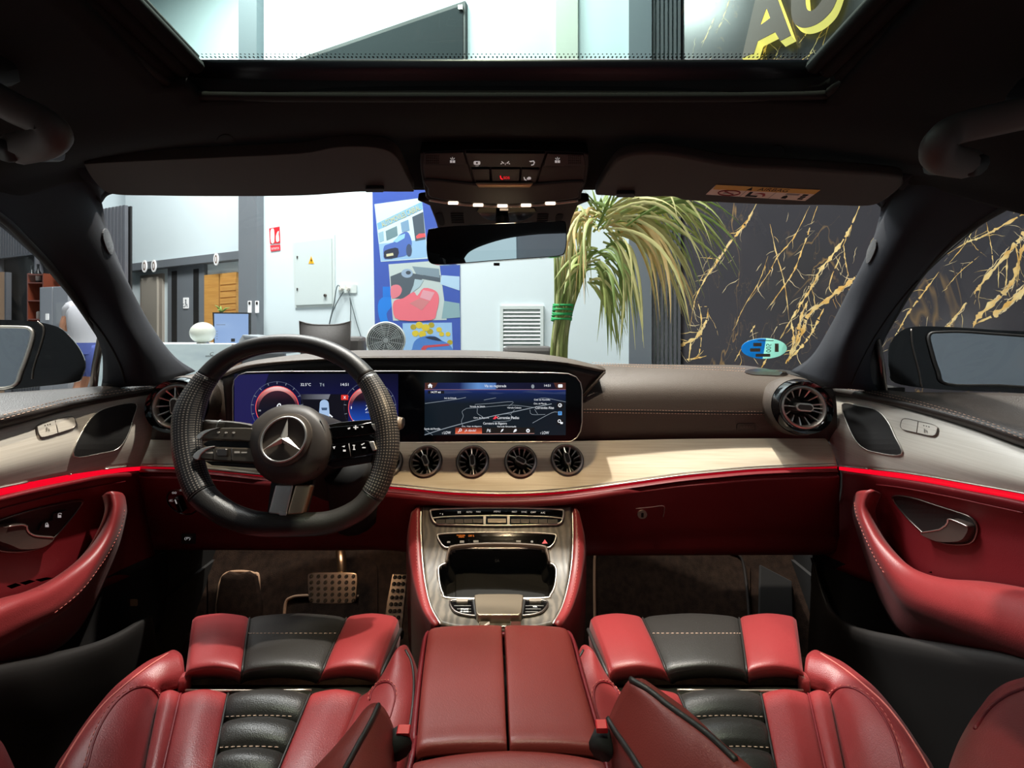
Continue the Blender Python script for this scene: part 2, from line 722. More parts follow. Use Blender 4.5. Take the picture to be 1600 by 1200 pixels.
def ash_material():
    m = mat('dark_ash_wood', (88, 82, 74), 0.42)
    nt = m.node_tree
    b = nt.nodes['Principled BSDF']
    tc = nt.nodes.new('ShaderNodeTexCoord')
    mp = nt.nodes.new('ShaderNodeMapping')
    mp.inputs['Scale'].default_value = (7, 4, 4)
    w = nt.nodes.new('ShaderNodeTexWave')
    w.inputs['Scale'].default_value = 3.5
    w.inputs['Distortion'].default_value = 9
    w.inputs['Detail'].default_value = 4
    w.inputs['Detail Scale'].default_value = 1.2
    rp = nt.nodes.new('ShaderNodeValToRGB')
    rp.color_ramp.elements[0].color = (*lin((80, 75, 69)), 1)
    rp.color_ramp.elements[1].color = (*lin((104, 96, 87)), 1)
    rp.color_ramp.elements[0].position = .2
    rp.color_ramp.elements[1].position = .95
    nt.links.new(tc.outputs['Object'], mp.inputs['Vector'])
    nt.links.new(mp.outputs[0], w.inputs['Vector'])
    nt.links.new(w.outputs[0], rp.inputs[0])
    nt.links.new(rp.outputs[0], b.inputs['Base Color'])
    bp = nt.nodes.new('ShaderNodeBump')
    bp.inputs['Strength'].default_value = .15
    bp.inputs['Distance'].default_value = .0008
    nt.links.new(w.outputs[0], bp.inputs['Height'])
    nt.links.new(bp.outputs[0], b.inputs['Normal'])
    return m


M['ash'] = ash_material()


def perf_material():
    """black leather punched with a grid of small holes, along the tube's own UV"""
    m = mat('perforated_leather', (30, 29, 29), 0.4)
    nt = m.node_tree
    b = nt.nodes['Principled BSDF']
    tc = nt.nodes.new('ShaderNodeTexCoord')
    mp = nt.nodes.new('ShaderNodeMapping')
    mp.inputs['Scale'].default_value = (230, 26, 1)
    mp.inputs['Rotation'].default_value = (0, 0, 0)
    vo = nt.nodes.new('ShaderNodeTexVoronoi')
    vo.inputs['Randomness'].default_value = 0.0
    vo.inputs['Scale'].default_value = 1.0
    vo.voronoi_dimensions = '2D'
    rp = nt.nodes.new('ShaderNodeValToRGB')
    rp.color_ramp.elements[0].position = .20
    rp.color_ramp.elements[1].position = .30
    rp.color_ramp.elements[0].color = (*lin((128, 120, 112)), 1)
    rp.color_ramp.elements[1].color = (*lin((30, 29, 29)), 1)
    nt.links.new(tc.outputs['UV'], mp.inputs['Vector'])
    nt.links.new(mp.outputs[0], vo.inputs['Vector'])
    nt.links.new(vo.outputs['Distance'], rp.inputs[0])
    nt.links.new(rp.outputs[0], b.inputs['Base Color'])
    return m


M['perf'] = perf_material()

# ================================================================== THE SHOWROOM
M['wall'] = mat('white_wall_paint', (220, 234, 238), 0.7, bump=('noise', 30, 0.03, 0.002))
M['greywall'] = mat('grey_wall_paint', (110, 116, 122), 0.6)
M['darkrib'] = mat('dark_slat_wood', (86, 88, 94), 0.55)
M['ceil'] = mat('ceiling_paint', (226, 224, 218), 0.8)
M['tile'] = mat('grey_floor_tile', (150, 148, 144), 0.25, var=((160, 158, 152), (1.5, 1.5, 1.5), 4, .3, .7))
M['vein'] = mat('gold_vein', (222, 172, 88), 0.3, var=((240, 214, 150), (14, 14, 14), 4, .35, .65))
M['bronze'] = mat('bronze_face', (84, 58, 42), 0.4)
M['letterglow'] = mat('lit_letter_side', (250, 235, 160), 0.5, emit=((255, 226, 120), 1.3))


def marble_material():
    m = mat('black_marble', (56, 54, 58), 0.2)
    nt = m.node_tree
    b = nt.nodes['Principled BSDF']
    tc = nt.nodes.new('ShaderNodeTexCoord')
    mp = nt.nodes.new('ShaderNodeMapping')
    mp.inputs['Rotation'].default_value = (0.3, 0.75, 0.2)
    mp.inputs['Scale'].default_value = (1.6, 1.6, 0.55)
    nt.links.new(tc.outputs['Object'], mp.inputs['Vector'])
    prev = None
    for sc, wd, st in ((1.7, 0.007, 0.5), (4.5, 0.006, 0.25)):
        nz = nt.nodes.new('ShaderNodeTexNoise')
        nz.inputs['Scale'].default_value = sc
        nz.inputs['Detail'].default_value = 4
        nz.inputs['Distortion'].default_value = 0.6
        nt.links.new(mp.outputs[0], nz.inputs['Vector'])
        s = nt.nodes.new('ShaderNodeMath'); s.operation = 'SUBTRACT'; s.inputs[1].default_value = 0.5
        a = nt.nodes.new('ShaderNodeMath'); a.operation = 'ABSOLUTE'
        l = nt.nodes.new('ShaderNodeMapRange')
        l.inputs['From Min'].default_value = 0
        l.inputs['From Max'].default_value = wd
        l.inputs['To Min'].default_value = st
        l.inputs['To Max'].default_value = 0
        nt.links.new(nz.outputs[0], s.inputs[0]); nt.links.new(s.outputs[0], a.inputs[0]); nt.links.new(a.outputs[0], l.inputs['Value'])
        if prev is None:
            prev = l.outputs[0]
        else:
            mx = nt.nodes.new('ShaderNodeMath'); mx.operation = 'MAXIMUM'
            nt.links.new(prev, mx.inputs[0]); nt.links.new(l.outputs[0], mx.inputs[1])
            prev = mx.outputs[0]
    nz = nt.nodes.new('ShaderNodeTexNoise'); nz.inputs['Scale'].default_value = 2.2
    nt.links.new(tc.outputs['Object'], nz.inputs['Vector'])
    mr = nt.nodes.new('ShaderNodeMapRange'); mr.inputs['From Min'].default_value = .45; mr.inputs['From Max'].default_value = .65
    nt.links.new(nz.outputs[0], mr.inputs['Value'])
    mu = nt.nodes.new('ShaderNodeMath'); mu.operation = 'MULTIPLY'
    nt.links.new(prev, mu.inputs[0]); nt.links.new(mr.outputs[0], mu.inputs[1])
    mix = nt.nodes.new('ShaderNodeMix'); mix.data_type = 'RGBA'
    mix.inputs['A'].default_value = (*lin((56, 54, 58)), 1)
    mix.inputs['B'].default_value = (*lin((190, 150, 90)), 1)
    nt.links.new(mu.outputs[0], mix.inputs['Factor'])
    nt.links.new(mix.outputs['Result'], b.inputs['Base Color'])
    return m


M['marble'] = marble_material()

ud = Vector((0.946, -0.324, 0)).normalized()
W1 = PL((0, 4.0, CZ), ud, (0, 0, 1))                      # white wall ahead of the car
W0 = PL(P(384, HY, 5.9), ud, (0, 0, 1))                   # office wall set back on the left
WK = PL(P(204, HY, 5.6), ud, (0, 0, 1))                   # dark kitchen wall, far left
WR = PL(P(1060, HY, 3.48), Vector((0.72, -1, 0)), (0, 0, 1))   # black marble wall on the right
TOP = 7.4 - CZ


def ua(pl, px):
    return (pl.pt(px, HY) - pl.o).dot(pl.u)


def struct(o):
    o['kind'] = 'structure'
    return o


def sbox(name, x0, x1, y0, y1, z0, z1, m, pl=None, bev=0):
    return struct(box(name, x0, x1, y0, y1, z0, z1, m, None, pl, bev))


sbox('floor', -9, 5, -6, 9, -0.1, 0, M['tile'])
sbox('ceiling', -9, 5, -6, 9, 7.4, 7.5, M['ceil'])
sbox('wall_front', ua(W1, 404), ua(W1, 1064), -CZ, TOP, -0.15, 0, M['wall'], W1)
sbox('wall_office', ua(W0, 196), ua(W0, 400), -CZ, TOP, -0.15, 0, M['wall'], W0)
wk = sbox('wall_kitchen', ua(WK, -260), ua(WK, 204), -CZ, (HY - 322) / 600 * 5.6, -0.02, 0, mat('kitchen_black', (22, 22, 24), .6), WK)
sbox('wall_left', -7.6, -7.5, 6.9, 9, 0, 7.4, M['wall'])
wr = sbox('wall_right', -0.05, 5.2, -CZ, TOP, -0.12, 0, M['marble'], WR)
sbox('wall_back', -9, 5, -6.1, -6, 0, 7.4, M['greywall'])
sbox('trim_5', -2.3, -1.2, -5.99, -5.9, 0, 4.2, emis('mirror_patch_glow', (214, 240, 244), 0.85))  # added glowing panel out of view, gives the interior mirror its white patch

# pillars, beam, doors
tr = sbox('trim_1', ua(W1, 384), ua(W1, 412), -CZ, TOP, -1.2, 0.10, M['greywall'], W1)
sbox('trim_2', ua(W1, 983), ua(W1, 1018), -CZ, TOP, 0, 0.08, mat('pillar_grey', (108, 116, 124), .6), W1)
sbox('trim_3', ua(W1, 870), ua(W1, 904), (HY - 300) / 600 * 3.8, TOP, 0, 0.05, mat('pilaster', (200, 204, 190), .6), W1)
bm_poly = [(196, 413), (388, 390), (388, 403), (196, 424)]
struct(slab('trim_4', bm_poly, W0, 0.0, 0.12, M['greywall']))
# door 1: taupe office door
d1 = struct(slab('door_1', [(219, 431), (253, 427), (253, 640), (219, 640)], W0, 0.0, 0.04, mat('taupe_door', (150, 142, 132), .5)))
slab('door_leaf', [(221, 435), (245, 432), (245, 640), (221, 640)], W0, 0.04, 0.07, mat('taupe_leaf', (160, 153, 142), .5), d1)
d2 = struct(slab('door_2', [(262, 417), (319, 411), (319, 645), (262, 645)], W0, 0.0, 0.05, M['greywall']))
for x0, x1, yb in ((268, 276, 560), (302, 310, 511)):
    slab('dark_slot', [(x0, 424 - (x0 - 268) * .1), (x1, 423 - (x0 - 268) * .1), (x1, yb), (x0, yb)], W0, 0.05, 0.056, M['void'], d2)
slab('sign_plate', rr(286, 465, 294, 482, 1), W0, 0.05, 0.06, M['white_mark'], d2)
slab('wheelchair_mark', circ(290, 469, 1.2, n=10), W0, 0.06, 0.063, M['greywall'], d2)
merge('wheelchair_figure', [prismd(p, W0, 0.06, 0.063) for p in ([(289.4, 470.5), (290.8, 470.5), (290.8, 475), (289.4, 475)],
      [(289.4, 475), (292.6, 475), (292.6, 476), (289.4, 476)], [(291.8, 476), (293, 479), (292.2, 479.5), (291, 476)])] +
      [prismd([(287.6 + 2.6 * math.cos(a), 477 + 2.9 * math.sin(a)), (287.6 + 2.6 * math.cos(b), 477 + 2.9 * math.sin(b)),
               (287.6 + 1.8 * math.cos(b), 477 + 2.1 * math.sin(b)), (287.6 + 1.8 * math.cos(a), 477 + 2.1 * math.sin(a))], W0, 0.06, 0.063)
       for a, b in [(t * .5, t * .5 + .5) for t in range(0, 9)]], M['greywall'], d2)
d3 = struct(slab('door_3', [(319, 430), (369, 425), (369, 640), (319, 640)], W0, 0.0, 0.05,
                 mat('oak_door', (214, 160, 84), .5, var=((196, 140, 70), (3, 3, 40), 4, .3, .7))))
slab('door_groove', [(342, 428), (343, 428), (343, 640), (342, 640)], W0, 0.05, 0.053, mat('groove', (140, 96, 48), .6), d3)
for yy in range(436, 600, 10):
    slab('board', [(344, yy + 1), (368, yy - 1), (368, yy + 7), (344, yy + 9)], W0, 0.05, 0.058, d3.data.materials[0], d3)

# dark slatted cladding of the kitchen wall
zt = (HY - 322) / 600 * 5.6
parts = []
a = ua(WK, -240)
a_end = ua(WK, 204)
nx0, nx1, nz0, nz1 = ua(WK, 8), ua(WK, 66), WK.pt(40, 512).z - CZ, WK.pt(40, 402).z - CZ
bx0, bx1, bz0, bz1 = ua(WK, 70), ua(WK, 108), WK.pt(90, 436).z - CZ, WK.pt(90, 402).z - CZ
while a < a_end:
    mid = a + .03
    if nx0 < mid < nx1:
        parts.append(boxd(WK, a, a + .055, nz1, zt, .02, .06))
        parts.append(boxd(WK, a, a + .055, -CZ, nz0, .02, .06))
    elif bx0 < mid < bx1:
        parts.append(boxd(WK, a, a + .055, bz1, zt, .02, .06))
        parts.append(boxd(WK, a, a + .055, -CZ, bz0, .02, .06))
    else:
        parts.append(boxd(WK, a, a + .055, -CZ, zt, .02, .06))
    a += .085
merge('slat', parts, M['darkrib'], wk, kind='stuff')
nf = thing('wall_niche', 'tall black niche with a pale rim in the slatted wall beside the fridge', 'niche', WK.loc((nx0 + nx1) / 2, nz0, 0))
merge('frame', [boxd(WK, nx0 - .03, nx0, nz0, nz1, 0, .09), boxd(WK, nx1, nx1 + .03, nz0, nz1, 0, .09), boxd(WK, nx0, nx1, nz1, nz1 + .03, 0, .09)], M['darkrib'], nf)
box('back_panel', nx0, nx1, nz0, nz1, .001, .01, M['void'], nf, WK)
copper = mat('copper_frame', (150, 78, 56), .35, .6)
sh = thing('bottle_shelf', 'copper framed open shelf rack holding bottles in the black niche', 'shelf', WK.pt(55, 502, .1))
for x in (43, 67):
    slab('upright', [(x - .8, 427), (x + .8, 427), (x + .8, 502), (x - .8, 502)], WK, .08, .30, copper, sh)
shelf_y = (428, 441, 469, 498)
for y in shelf_y:
    slab('shelf_board', [(43, y), (67, y), (67, y + 1.8), (43, y + 1.8)], WK, .08, .30, copper, sh)
botm = [mat('bottle_dark', (30, 32, 34), .15), mat('bottle_white', (228, 228, 224), .35), mat('cup_clear', (170, 172, 175), .15)]
for i, (x, yb, h, k, lab) in enumerate([
        (49.5, 441, 26, 0, 'dark bottle with pale label on the top shelf board, nearer the niche wall'),
        (59.5, 441, 28, 0, 'taller dark bottle on the top shelf board beside the rack end'),
        (51, 469, 12, 2, 'clear cup on the middle shelf board, left of its twin'),
        (57, 469, 12, 2, 'clear cup on the middle shelf board, right of its twin'),
        (53, 498, 15, 1, 'white jar on the lowest shelf board of the copper rack'),
        (59, 498, 20, 1, 'taller white jar on the lowest shelf board of the copper rack'),
        (82, 436, 15, 1, 'white bottle in the small niche above the fridge'),
        (90, 436, 9, 1, 'short white jar in the small niche above the fridge')]):
    o = WK.pt(x, yb, .19)
    sc = o.y / 600
    kind = 'bottle' if h > 13 else ('cup' if k == 2 else 'jar')
    b = thing(kind, lab, kind, o, None)
    pl = PL(o, (1, 0, 0), (0, 1, 0))
    w = 3.6 * sc
    pl.n = Vector((0, 0, 1))
    H = h * sc
    prof = [(0, 0), (w, 0), (w, H * .5), (w * .4, H * .68), (w * .35, H * .97), (0, H * .97)] if h > 13 else [(0, 0), (w * .8, 0), (w, H), (w * .9, H), (w * .7, H * .1), (0, H * .1)]
    lathe('body', prof, pl, botm[k], b, 14)
    if h > 24:
        lathe('label', [(w * 1.02, H * .08), (w * 1.03, H * .42)], pl, botm[1], b, 14)
        lathe('cap', [(0, H * 1.01), (w * .4, H * 1.01), (w * .4, H * .9)], pl, botm[0], b, 10)
fr = thing('refrigerator', 'dark steel two door refrigerator standing against the slatted wall', 'fridge', WK.pt(85, 640, .7))
slab('cabinet', [(62, 449), (111, 447), (111, 640), (62, 640)], WK, .0, .62, M['greywall'], fr, origin=None)
fm = mat('fridge_steel', (160, 163, 170), .4, .4)
slab('door', [(62.5, 449), (81.5, 448), (81.5, 636), (62.5, 636)], WK, .62, .68, fm, fr, .008)
d = slab('door', [(82.5, 448), (106, 447), (106, 636), (82.5, 636)], WK, .62, .68, fm, fr, .008)
slab('dispenser', rr(87, 473, 102, 506, 1), WK, .68, .69, mat('dispenser', (150, 154, 160), .3), d)
slab('badge', rr(71, 490, 75.5, 500, .6), WK, .68, .685, M['white_mark'], fr)
tb = thing('wooden_panel', 'pale tan wooden panel at the outer edge of the black niche', 'panel', WK.pt(0, 520, .1))
slab('board', [(-30, 424), (8, 425), (7, 620), (-30, 620)], WK, .07, .12, mat('tan_wood', (176, 140, 108), .6), tb)
slab('edge_strip', [(7, 425), (9.5, 425), (9, 620), (7, 620)], WK, .07, .13, M['darkrib'], tb)

# ribbed dark strip and veins on the marble wall
rib = thing('slat_panel', 'dark vertical slat cladding strip between grey pillar and black marble', 'cladding', W1.pt(1040, 760, .05))
a = ua(W1, 1019)
while a < ua(W1, 1060):
    box('slat', a, a + .022, -CZ, TOP, 0.0, .05, M['darkrib'], rib, W1)
    a += .036
VEINS = [
    ([(1182, 318), (1166, 348), (1146, 372), (1119, 411), (1102, 436), (1086, 469), (1078, 512)], 6.5, 2),
    ([(1106.5, 482), (1103, 502), (1086, 529), (1064, 540), (1058, 560)], 3, 10),
    ([(1090, 470), (1096, 500), (1094, 545), (1086, 562)], 2.5, 2),
    ([(1080, 530), (1076, 565)], 4, 3), ([(1070, 562), (1088, 560), (1104, 556)], 4, 2),
    ([(1343, 322), (1326, 361), (1302, 397), (1282, 422), (1269, 447), (1255, 469), (1236, 499), (1219, 529)], 8, 4),
    ([(1265, 322), (1241, 370), (1216, 400), (1199, 430), (1170, 470)], 2.5, 1.5),
    ([(1277, 322), (1255, 386), (1241, 422), (1225, 447), (1198, 484)], 3, 2.5),
    ([(1203, 350), (1214, 400), (1226, 444), (1233, 500)], 2.5, 2),
    ([(1340, 430), (1324, 444), (1291, 469), (1263, 493), (1252, 524), (1225, 572)], 12, 7),
    ([(1262, 470), (1250, 500), (1246, 530), (1236, 560)], 7, 6), ([(1236, 499), (1240, 530), (1232, 566)], 5, 4),
    ([(1288, 480), (1276, 505), (1262, 530), (1246, 548), (1228, 566)], 5, 5),
    ([(1318, 383), (1321, 408), (1326, 432)], 3, 2), ([(1313, 400), (1296, 444), (1303, 462)], 3, 2),
    ([(1200, 400), (1186, 440), (1165, 475), (1150, 505)], 1.5, 1.2),
    ([(1180, 508), (1172, 520)], 3, 2), ([(1158, 545), (1148, 565)], 2.5, 2), ([(1198, 560), (1190, 575)], 4, 3),
    ([(1612, 352), (1596, 370), (1571, 400), (1530, 447), (1522, 460)], 12, 6),
    ([(1620, 375), (1600, 385), (1585, 433), (1566, 460), (1530, 493), (1520, 512)], 9, 13),
    ([(1620, 430), (1590, 462), (1560, 488), (1525, 506)], 16, 8),
    ([(1574, 398), (1572, 440), (1566, 462)], 3, 3), ([(1586, 380), (1592, 412), (1590, 440)], 4, 3), ([(1560, 412), (1560, 450)], 2, 2),
    ([(1480, 397), (1512, 378), (1530, 372), (1555, 359), (1600, 334), (1625, 322)], 3, 7),
    ([(1467, 425), (1447, 452), (1420, 488), (1403, 518), (1390, 540)], 4, 3),
    ([(1512, 470), (1486, 504), (1478, 512)], 6, 5),
    ([(1541, 346), (1549, 386), (1552, 416)], 2, 2), ([(1519, 362), (1506, 384), (1483, 411)], 2, 2),
    ([(1600, 300), (1588, 318), (1584, 334)], 2, 2), ([(1530, 400), (1500, 425), (1478, 450)], 1.5, 1.5),
    ([(1141, -5), (1131, 25), (1119, 52)], 2, 1.6), ([(1118, 24), (1108, 45), (1096, 74)], 1.6, 1.6),
    ([(1200, 66), (1192, 86), (1182, 112)], 4, 3), ([(1196, 80), (1201, 107), (1210, 92), (1219, 72)], 1.8, 1.8),
    ([(1292, 34), (1272, 72), (1250, 114)], 2, 1.8), ([(1296, 36), (1284, 76)], 1.6, 1.6), ([(1262, 50), (1248, 68)], 1.4, 1.4),
    ([(1275, 78), (1244, 100)], 1.2, 1.2)]
vp, vp2 = [], []
rv = random.Random(3)


def ribbon(q, w0, w1, dst):
    n = len(q)
    L, R = [], []
    ph = rv.uniform(0, 6)
    for i, (x, y) in enumerate(q):
        a, b = q[max(0, i - 1)], q[min(n - 1, i + 1)]
        t = Vector((b[0] - a[0], b[1] - a[1])).normalized()
        f = i / (n - 1)
        w = (w0 + (w1 - w0) * f) * .5 * min(1.0, .2 + 4 * f, .2 + 4 * (1 - f)) * (.7 + .35 * math.sin(i * .9 + ph))
        jx = rv.uniform(-.5, .5) * min(1.6, .4 + w * .3)
        wl, wr_ = w * rv.uniform(.45, 1.35), w * rv.uniform(.45, 1.35)
        L.append((x - t.y * wl + jx, y + t.x * wl))
        R.append((x + t.y * wr_ + jx, y - t.x * wr_))
    for i in range(n - 1):
        if rv.random() < .04:
            continue
        dst.append(([WR.pt(*L[i], .001), WR.pt(*R[i], .001), WR.pt(*R[i + 1], .001), WR.pt(*L[i + 1], .001)], [(0, 1, 2, 3)]))


def crack(x, y, ang, ln, w, dst):
    q = [(x, y)]
    for k in range(max(4, int(ln / 4))):
        ang += rv.uniform(-.35, .35)
        x += 4 * math.cos(ang)
        y += 4 * math.sin(ang)
        q.append((x, y))
    ribbon(q, w, w * .5, dst)


for pts, w0, w1 in VEINS:
    q = so(pts, 12)
    wide = max(w0, w1) > 5
    ribbon(q, w0 * (.85 if wide else .95), w1 * (.85 if wide else .95), vp)
    if wide:                      # broken parallel strands beside the broad veins
        for s in (-1, 1, .5):
            o = s * rv.uniform(.45, .8)
            q2 = [(x + o * w0 * .8 + rv.uniform(-1, 1), y + rv.uniform(-1, 1)) for x, y in q]
            k0 = rv.randrange(0, len(q2) // 2)
            k1 = min(len(q2), k0 + rv.randrange(6, 30))
            if k1 - k0 > 3:
                ribbon(q2[k0:k1], w0 * .22, w1 * .2, vp2)
    for i in range(4, len(q) - 2, 5 if wide else 9):
        x, y = q[i]
        t = math.atan2(q[i + 1][1] - q[i - 1][1], q[i + 1][0] - q[i - 1][0])
        if rv.random() < .75:
            crack(x, y, t + rv.choice((-1, 1)) * rv.uniform(.25, 1.1), rv.uniform(12, 44) * (1.1 if wide else .7), rv.uniform(.8, 1.9), rv.choice((vp, vp2)))
for k in range(60):
    crack(rv.uniform(1070, 1620), rv.uniform(310, 560), rv.choice((-1.05, 2.1)) + rv.uniform(-.4, .4), rv.uniform(10, 40), rv.uniform(.6, 1.4), vp2)
for k in range(16):
    crack(rv.uniform(1080, 1320), rv.uniform(-40, 105), 2.0 + rv.uniform(-.3, .3), rv.uniform(12, 40), rv.uniform(.6, 1.2), vp2)
merge('vein', vp2, mat('pale_vein', (226, 204, 160), .35), wr, kind='stuff')
merge('vein', vp, M['vein'], wr, kind='stuff')

# lit letters high on the marble wall
A_out = [(1159, 91), (1190, -45), (1199, -45), (1236, 55), (1219, 64), (1211, 50), (1184, 64), (1178, 83)]
A_in = [(1197.5, 13), (1203, 28), (1188, 39)]
O_out = sp([(1236, 16), (1239, 33), (1247, 41), (1259, 43), (1275, 38), (1290, 27), (1303, 10), (1313, -20), (1318, -60), (1300, -105), (1272, -108), (1248, -70), (1238, -20)], 4)
O_in = sp([(1258, -5), (1260, 12), (1266, 17), (1275, 12), (1285, -2), (1292, -25), (1294, -55), (1285, -78), (1272, -78), (1262, -50), (1257, -25)], 4)


def letter(lab, outer, inner):
    # pixel outline belongs to the face, 0.10 m proud of the wall
    o = thing('wall_letter', lab, 'letter', WR.pt(outer[0][0], outer[0][1], 0.05))
    k = min(range(len(inner)), key=lambda i: (inner[i][0] - outer[0][0]) ** 2 + (inner[i][1] - outer[0][1]) ** 2)
    inn = inner[k:] + inner[:k]
    # keep outer and inner winding opposite
    ar = lambda q: sum(q[i][0] * q[(i + 1) % len(q)][1] - q[(i + 1) % len(q)][0] * q[i][1] for i in range(len(q)))
    if ar(outer) * ar(inn) > 0:
        inn = [inn[0]] + inn[:0:-1]
    ring = outer + [outer[0]] + inn + [inn[0]]
    face = [WR.pt(x, y, .10) for x, y in ring]
    back = [v - WR.n * .004 for v in face]
    n = len(ring)
    mk('face', face + back, [tuple(range(n)), tuple(range(2 * n - 1, n - 1, -1))] + [(i, (i + 1) % n, n + (i + 1) % n, n + i) for i in range(n)], M['bronze'], o, smooth=False)
    V, Fc = [], []
    for q in (outer, inner):
        m_ = len(q)
        b = len(V)
        V += [WR.pt(x, y, .10) - WR.n * .005 for x, y in q] + [WR.pt(x, y, .10) - WR.n * .098 for x, y in q]
        Fc += [(b + i, b + (i + 1) % m_, b + m_ + (i + 1) % m_, b + m_ + i) for i in range(m_)]
    mk('lit_side', V, Fc, M['letterglow'], o, smooth=False)


letter('bronze faced letter A with glowing yellow sides high on the marble wall', A_out, A_in)
letter('rounded bronze faced letter with glowing yellow sides, cut off by the roof edge', O_out, O_in)

# big dark screen high on the white wall
tv = thing('wall_screen', 'big dark grey screen in a black frame high on the white wall', 'screen', W1.pt(590, 200, .03))
slab('frame', [(440, 100), (727, 1), (727, 225), (440, 260)], W1, .0, .06, M['plastic'], tv)
slab('panel', [(444, 104), (723, 8), (723, 220), (444, 255)], W1, .06, .066, mat('dark_screen', (44, 50, 53), .75, spec=.1), tv)
slab('clip', [(716, 8), (722, 7), (722, 14), (716, 14)], W1, .066, .09, M['alu'], tv)

# ceiling panel fixtures
for i, (lx, ly) in enumerate(CEIL):
    t = thing('ceiling_panel', ['square white ceiling light panel before the office doors', 'square white ceiling light panel before the electric cabinet',
                                'square white ceiling light panel before the black marble wall', 'square white ceiling light panel behind the car'][i], 'light', (lx, ly, 6.83))
    box('frame', lx - .64, lx + .64, ly - .64, ly + .64, 6.85, 6.9, M['alu'], t)
    for ax in (-.55, .55):
        for ay in (-.55, .55):
            tube('suspension_rod', [Vector((lx + ax, ly + ay, 6.9)), Vector((lx + ax, ly + ay, 7.4))], .006, M['alu'], t, 6)
    box('diffuser', lx - .6, lx + .6, ly - .6, ly + .6, 6.835, 6.85, emis('diffuser', (255, 250, 240), 1.5), t)

# fire sign, cabinet, socket, vent grille, switches, number rings
fs = thing('fire_sign', 'red and white fire extinguisher sign on the white wall beside the grey pillar', 'sign', W1.pt(429, 392, .01))
slab('panel', [(420.5, 357), (436.5, 354), (437.5, 379.5), (421.8, 381)], W1, 0, .006, mat('sign_red', (224, 36, 48), .5), fs)
slab('caption_panel', [(422, 383.5), (437.5, 382), (437.8, 391), (423, 393)], W1, 0, .006, mat('sign_red2', (224, 60, 72), .5), fs)
slab('extinguisher_mark', sp([(423, 359), (426, 357), (428, 360), (428.3, 378.5), (423.5, 379), (422.5, 366)], 2), W1, .006, .009, M['white_mark'], fs)
slab('flame_mark', sp([(431, 370), (433, 363), (435.5, 361), (435, 366), (436, 376), (432, 378)], 2), W1, .006, .009, M['white_mark'], fs)
txt('EXTINTOR', 430, 388.2, 12, 3.4, W1, .0085, M['white_mark'], fs, rot=-6)
cabm = mat('cabinet_white', (214, 224, 222), .5)
ec = thing('electric_cabinet', 'white steel electric cabinet with yellow warning triangle on the white wall', 'cabinet', W1.pt(491, 480, .03))
slab('case', [(457, 374.5), (522.5, 366), (523, 479), (460.5, 481)], W1, 0, .012, cabm, ec, .003)
dd = slab('door', [(459.5, 379), (517.5, 371.5), (518.5, 475), (462, 477)], W1, .012, .024, mat('cabinet_white2', (208, 220, 219), .5), ec, .003)
for y in (402, 452):
    slab('hinge', [(463.2, y - 2), (465, y - 2), (465, y + 2), (463.2, y + 2)], W1, .024, .030, M['alu_dark'], ec)
tri = slab('warning_triangle', [(486, 400), (490.4, 411.8), (482, 412)], W1, .024, .027, mat('warning_yellow', (240, 180, 20), .5), ec)
slab('bolt_mark', [(486.6, 403), (485, 407.4), (486.4, 407.2), (485.6, 410.5), (487.6, 406), (486.3, 406.2)], W1, .027, .029, M['void'], tri)
lathe('lock', [(0, .02), (.016, .02), (.02, .014), (.02, 0)], W1.at(511, 462), M['alu_dark'], ec, 16).location += Vector(W1.n * .022)
so_ = thing('wall_socket', 'white double wall socket with plugs and hanging grey cables', 'socket', W1.pt(541, 458, .01))
slab('plate', rr(529, 444, 557, 458, 1.5), W1, 0, .012, cabm, so_, .002)
for x in (536, 546):
    lathe('plug', [(0, .05), (.022, .05), (.026, .04), (.026, .0)], W1.at(x, 451), mat('plug_white', (225, 222, 214), .5), so_, 14)
gc = mat('grey_cable', (92, 104, 108), .6)
for pts in ([(534, 452), (527, 447), (521, 478), (514, 508), (505, 560)], [(537, 455), (528, 470), (519, 490), (512, 520)],
            [(545, 455), (548, 480), (547, 520), (548, 570)], [(546, 462), (556, 500), (569, 545), (573, 580)]):
    tube('cable', [W1.pt(x, y, .03) for x, y in pts], .006, gc, so_, 6, n=6)
vg = thing('vent_grille', 'white louvred vent grille low on the wall beside the palm', 'grille', W1.pt(815, 560, .01))
W1b = W1
fp = lambda x0, y0, x1, y1: [(x0, y0), (x1, y0), (x1, y1), (x0, y1)]
for q in (fp(781, 478, 849, 483), fp(781, 549, 849, 560), fp(781, 483, 786, 549), fp(844, 483, 849, 549)):
    slab('frame', q, W1, 0, .03, cabm, vg)
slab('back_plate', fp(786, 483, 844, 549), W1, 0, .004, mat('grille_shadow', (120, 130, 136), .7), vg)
for k in range(11):
    y = 484 + k * 6
    p0 = [W1.pt(786, y, .006), W1.pt(844, y, .006), W1.pt(844, y + 4.6, .028), W1.pt(786, y + 4.6, .028)]
    mk('slat', p0 + [v - Vector((0, 0, .004)) for v in p0], [(0, 1, 2, 3), (7, 6, 5, 4), (0, 4, 5, 1), (2, 6, 7, 3)], cabm, vg, smooth=False)
for x, lab in ((389.5, 'small white switch plate on the grey pillar, the one nearer the oak door'), (401, 'small white switch plate on the grey pillar, the one nearer the white wall')):
    s = thing('light_switch', lab, 'switch', W1.pt(x, 490, .1))
    slab('plate', rr(x - 2.6, 470, x + 2.6, 489, .8), W1, .10, .112, M['white_mark'], s, .002)
    slab('rocker', rr(x - 1.4, 471.5, x + 1.2, 476, .6), W1, .112, .118, M['plastic'], s)
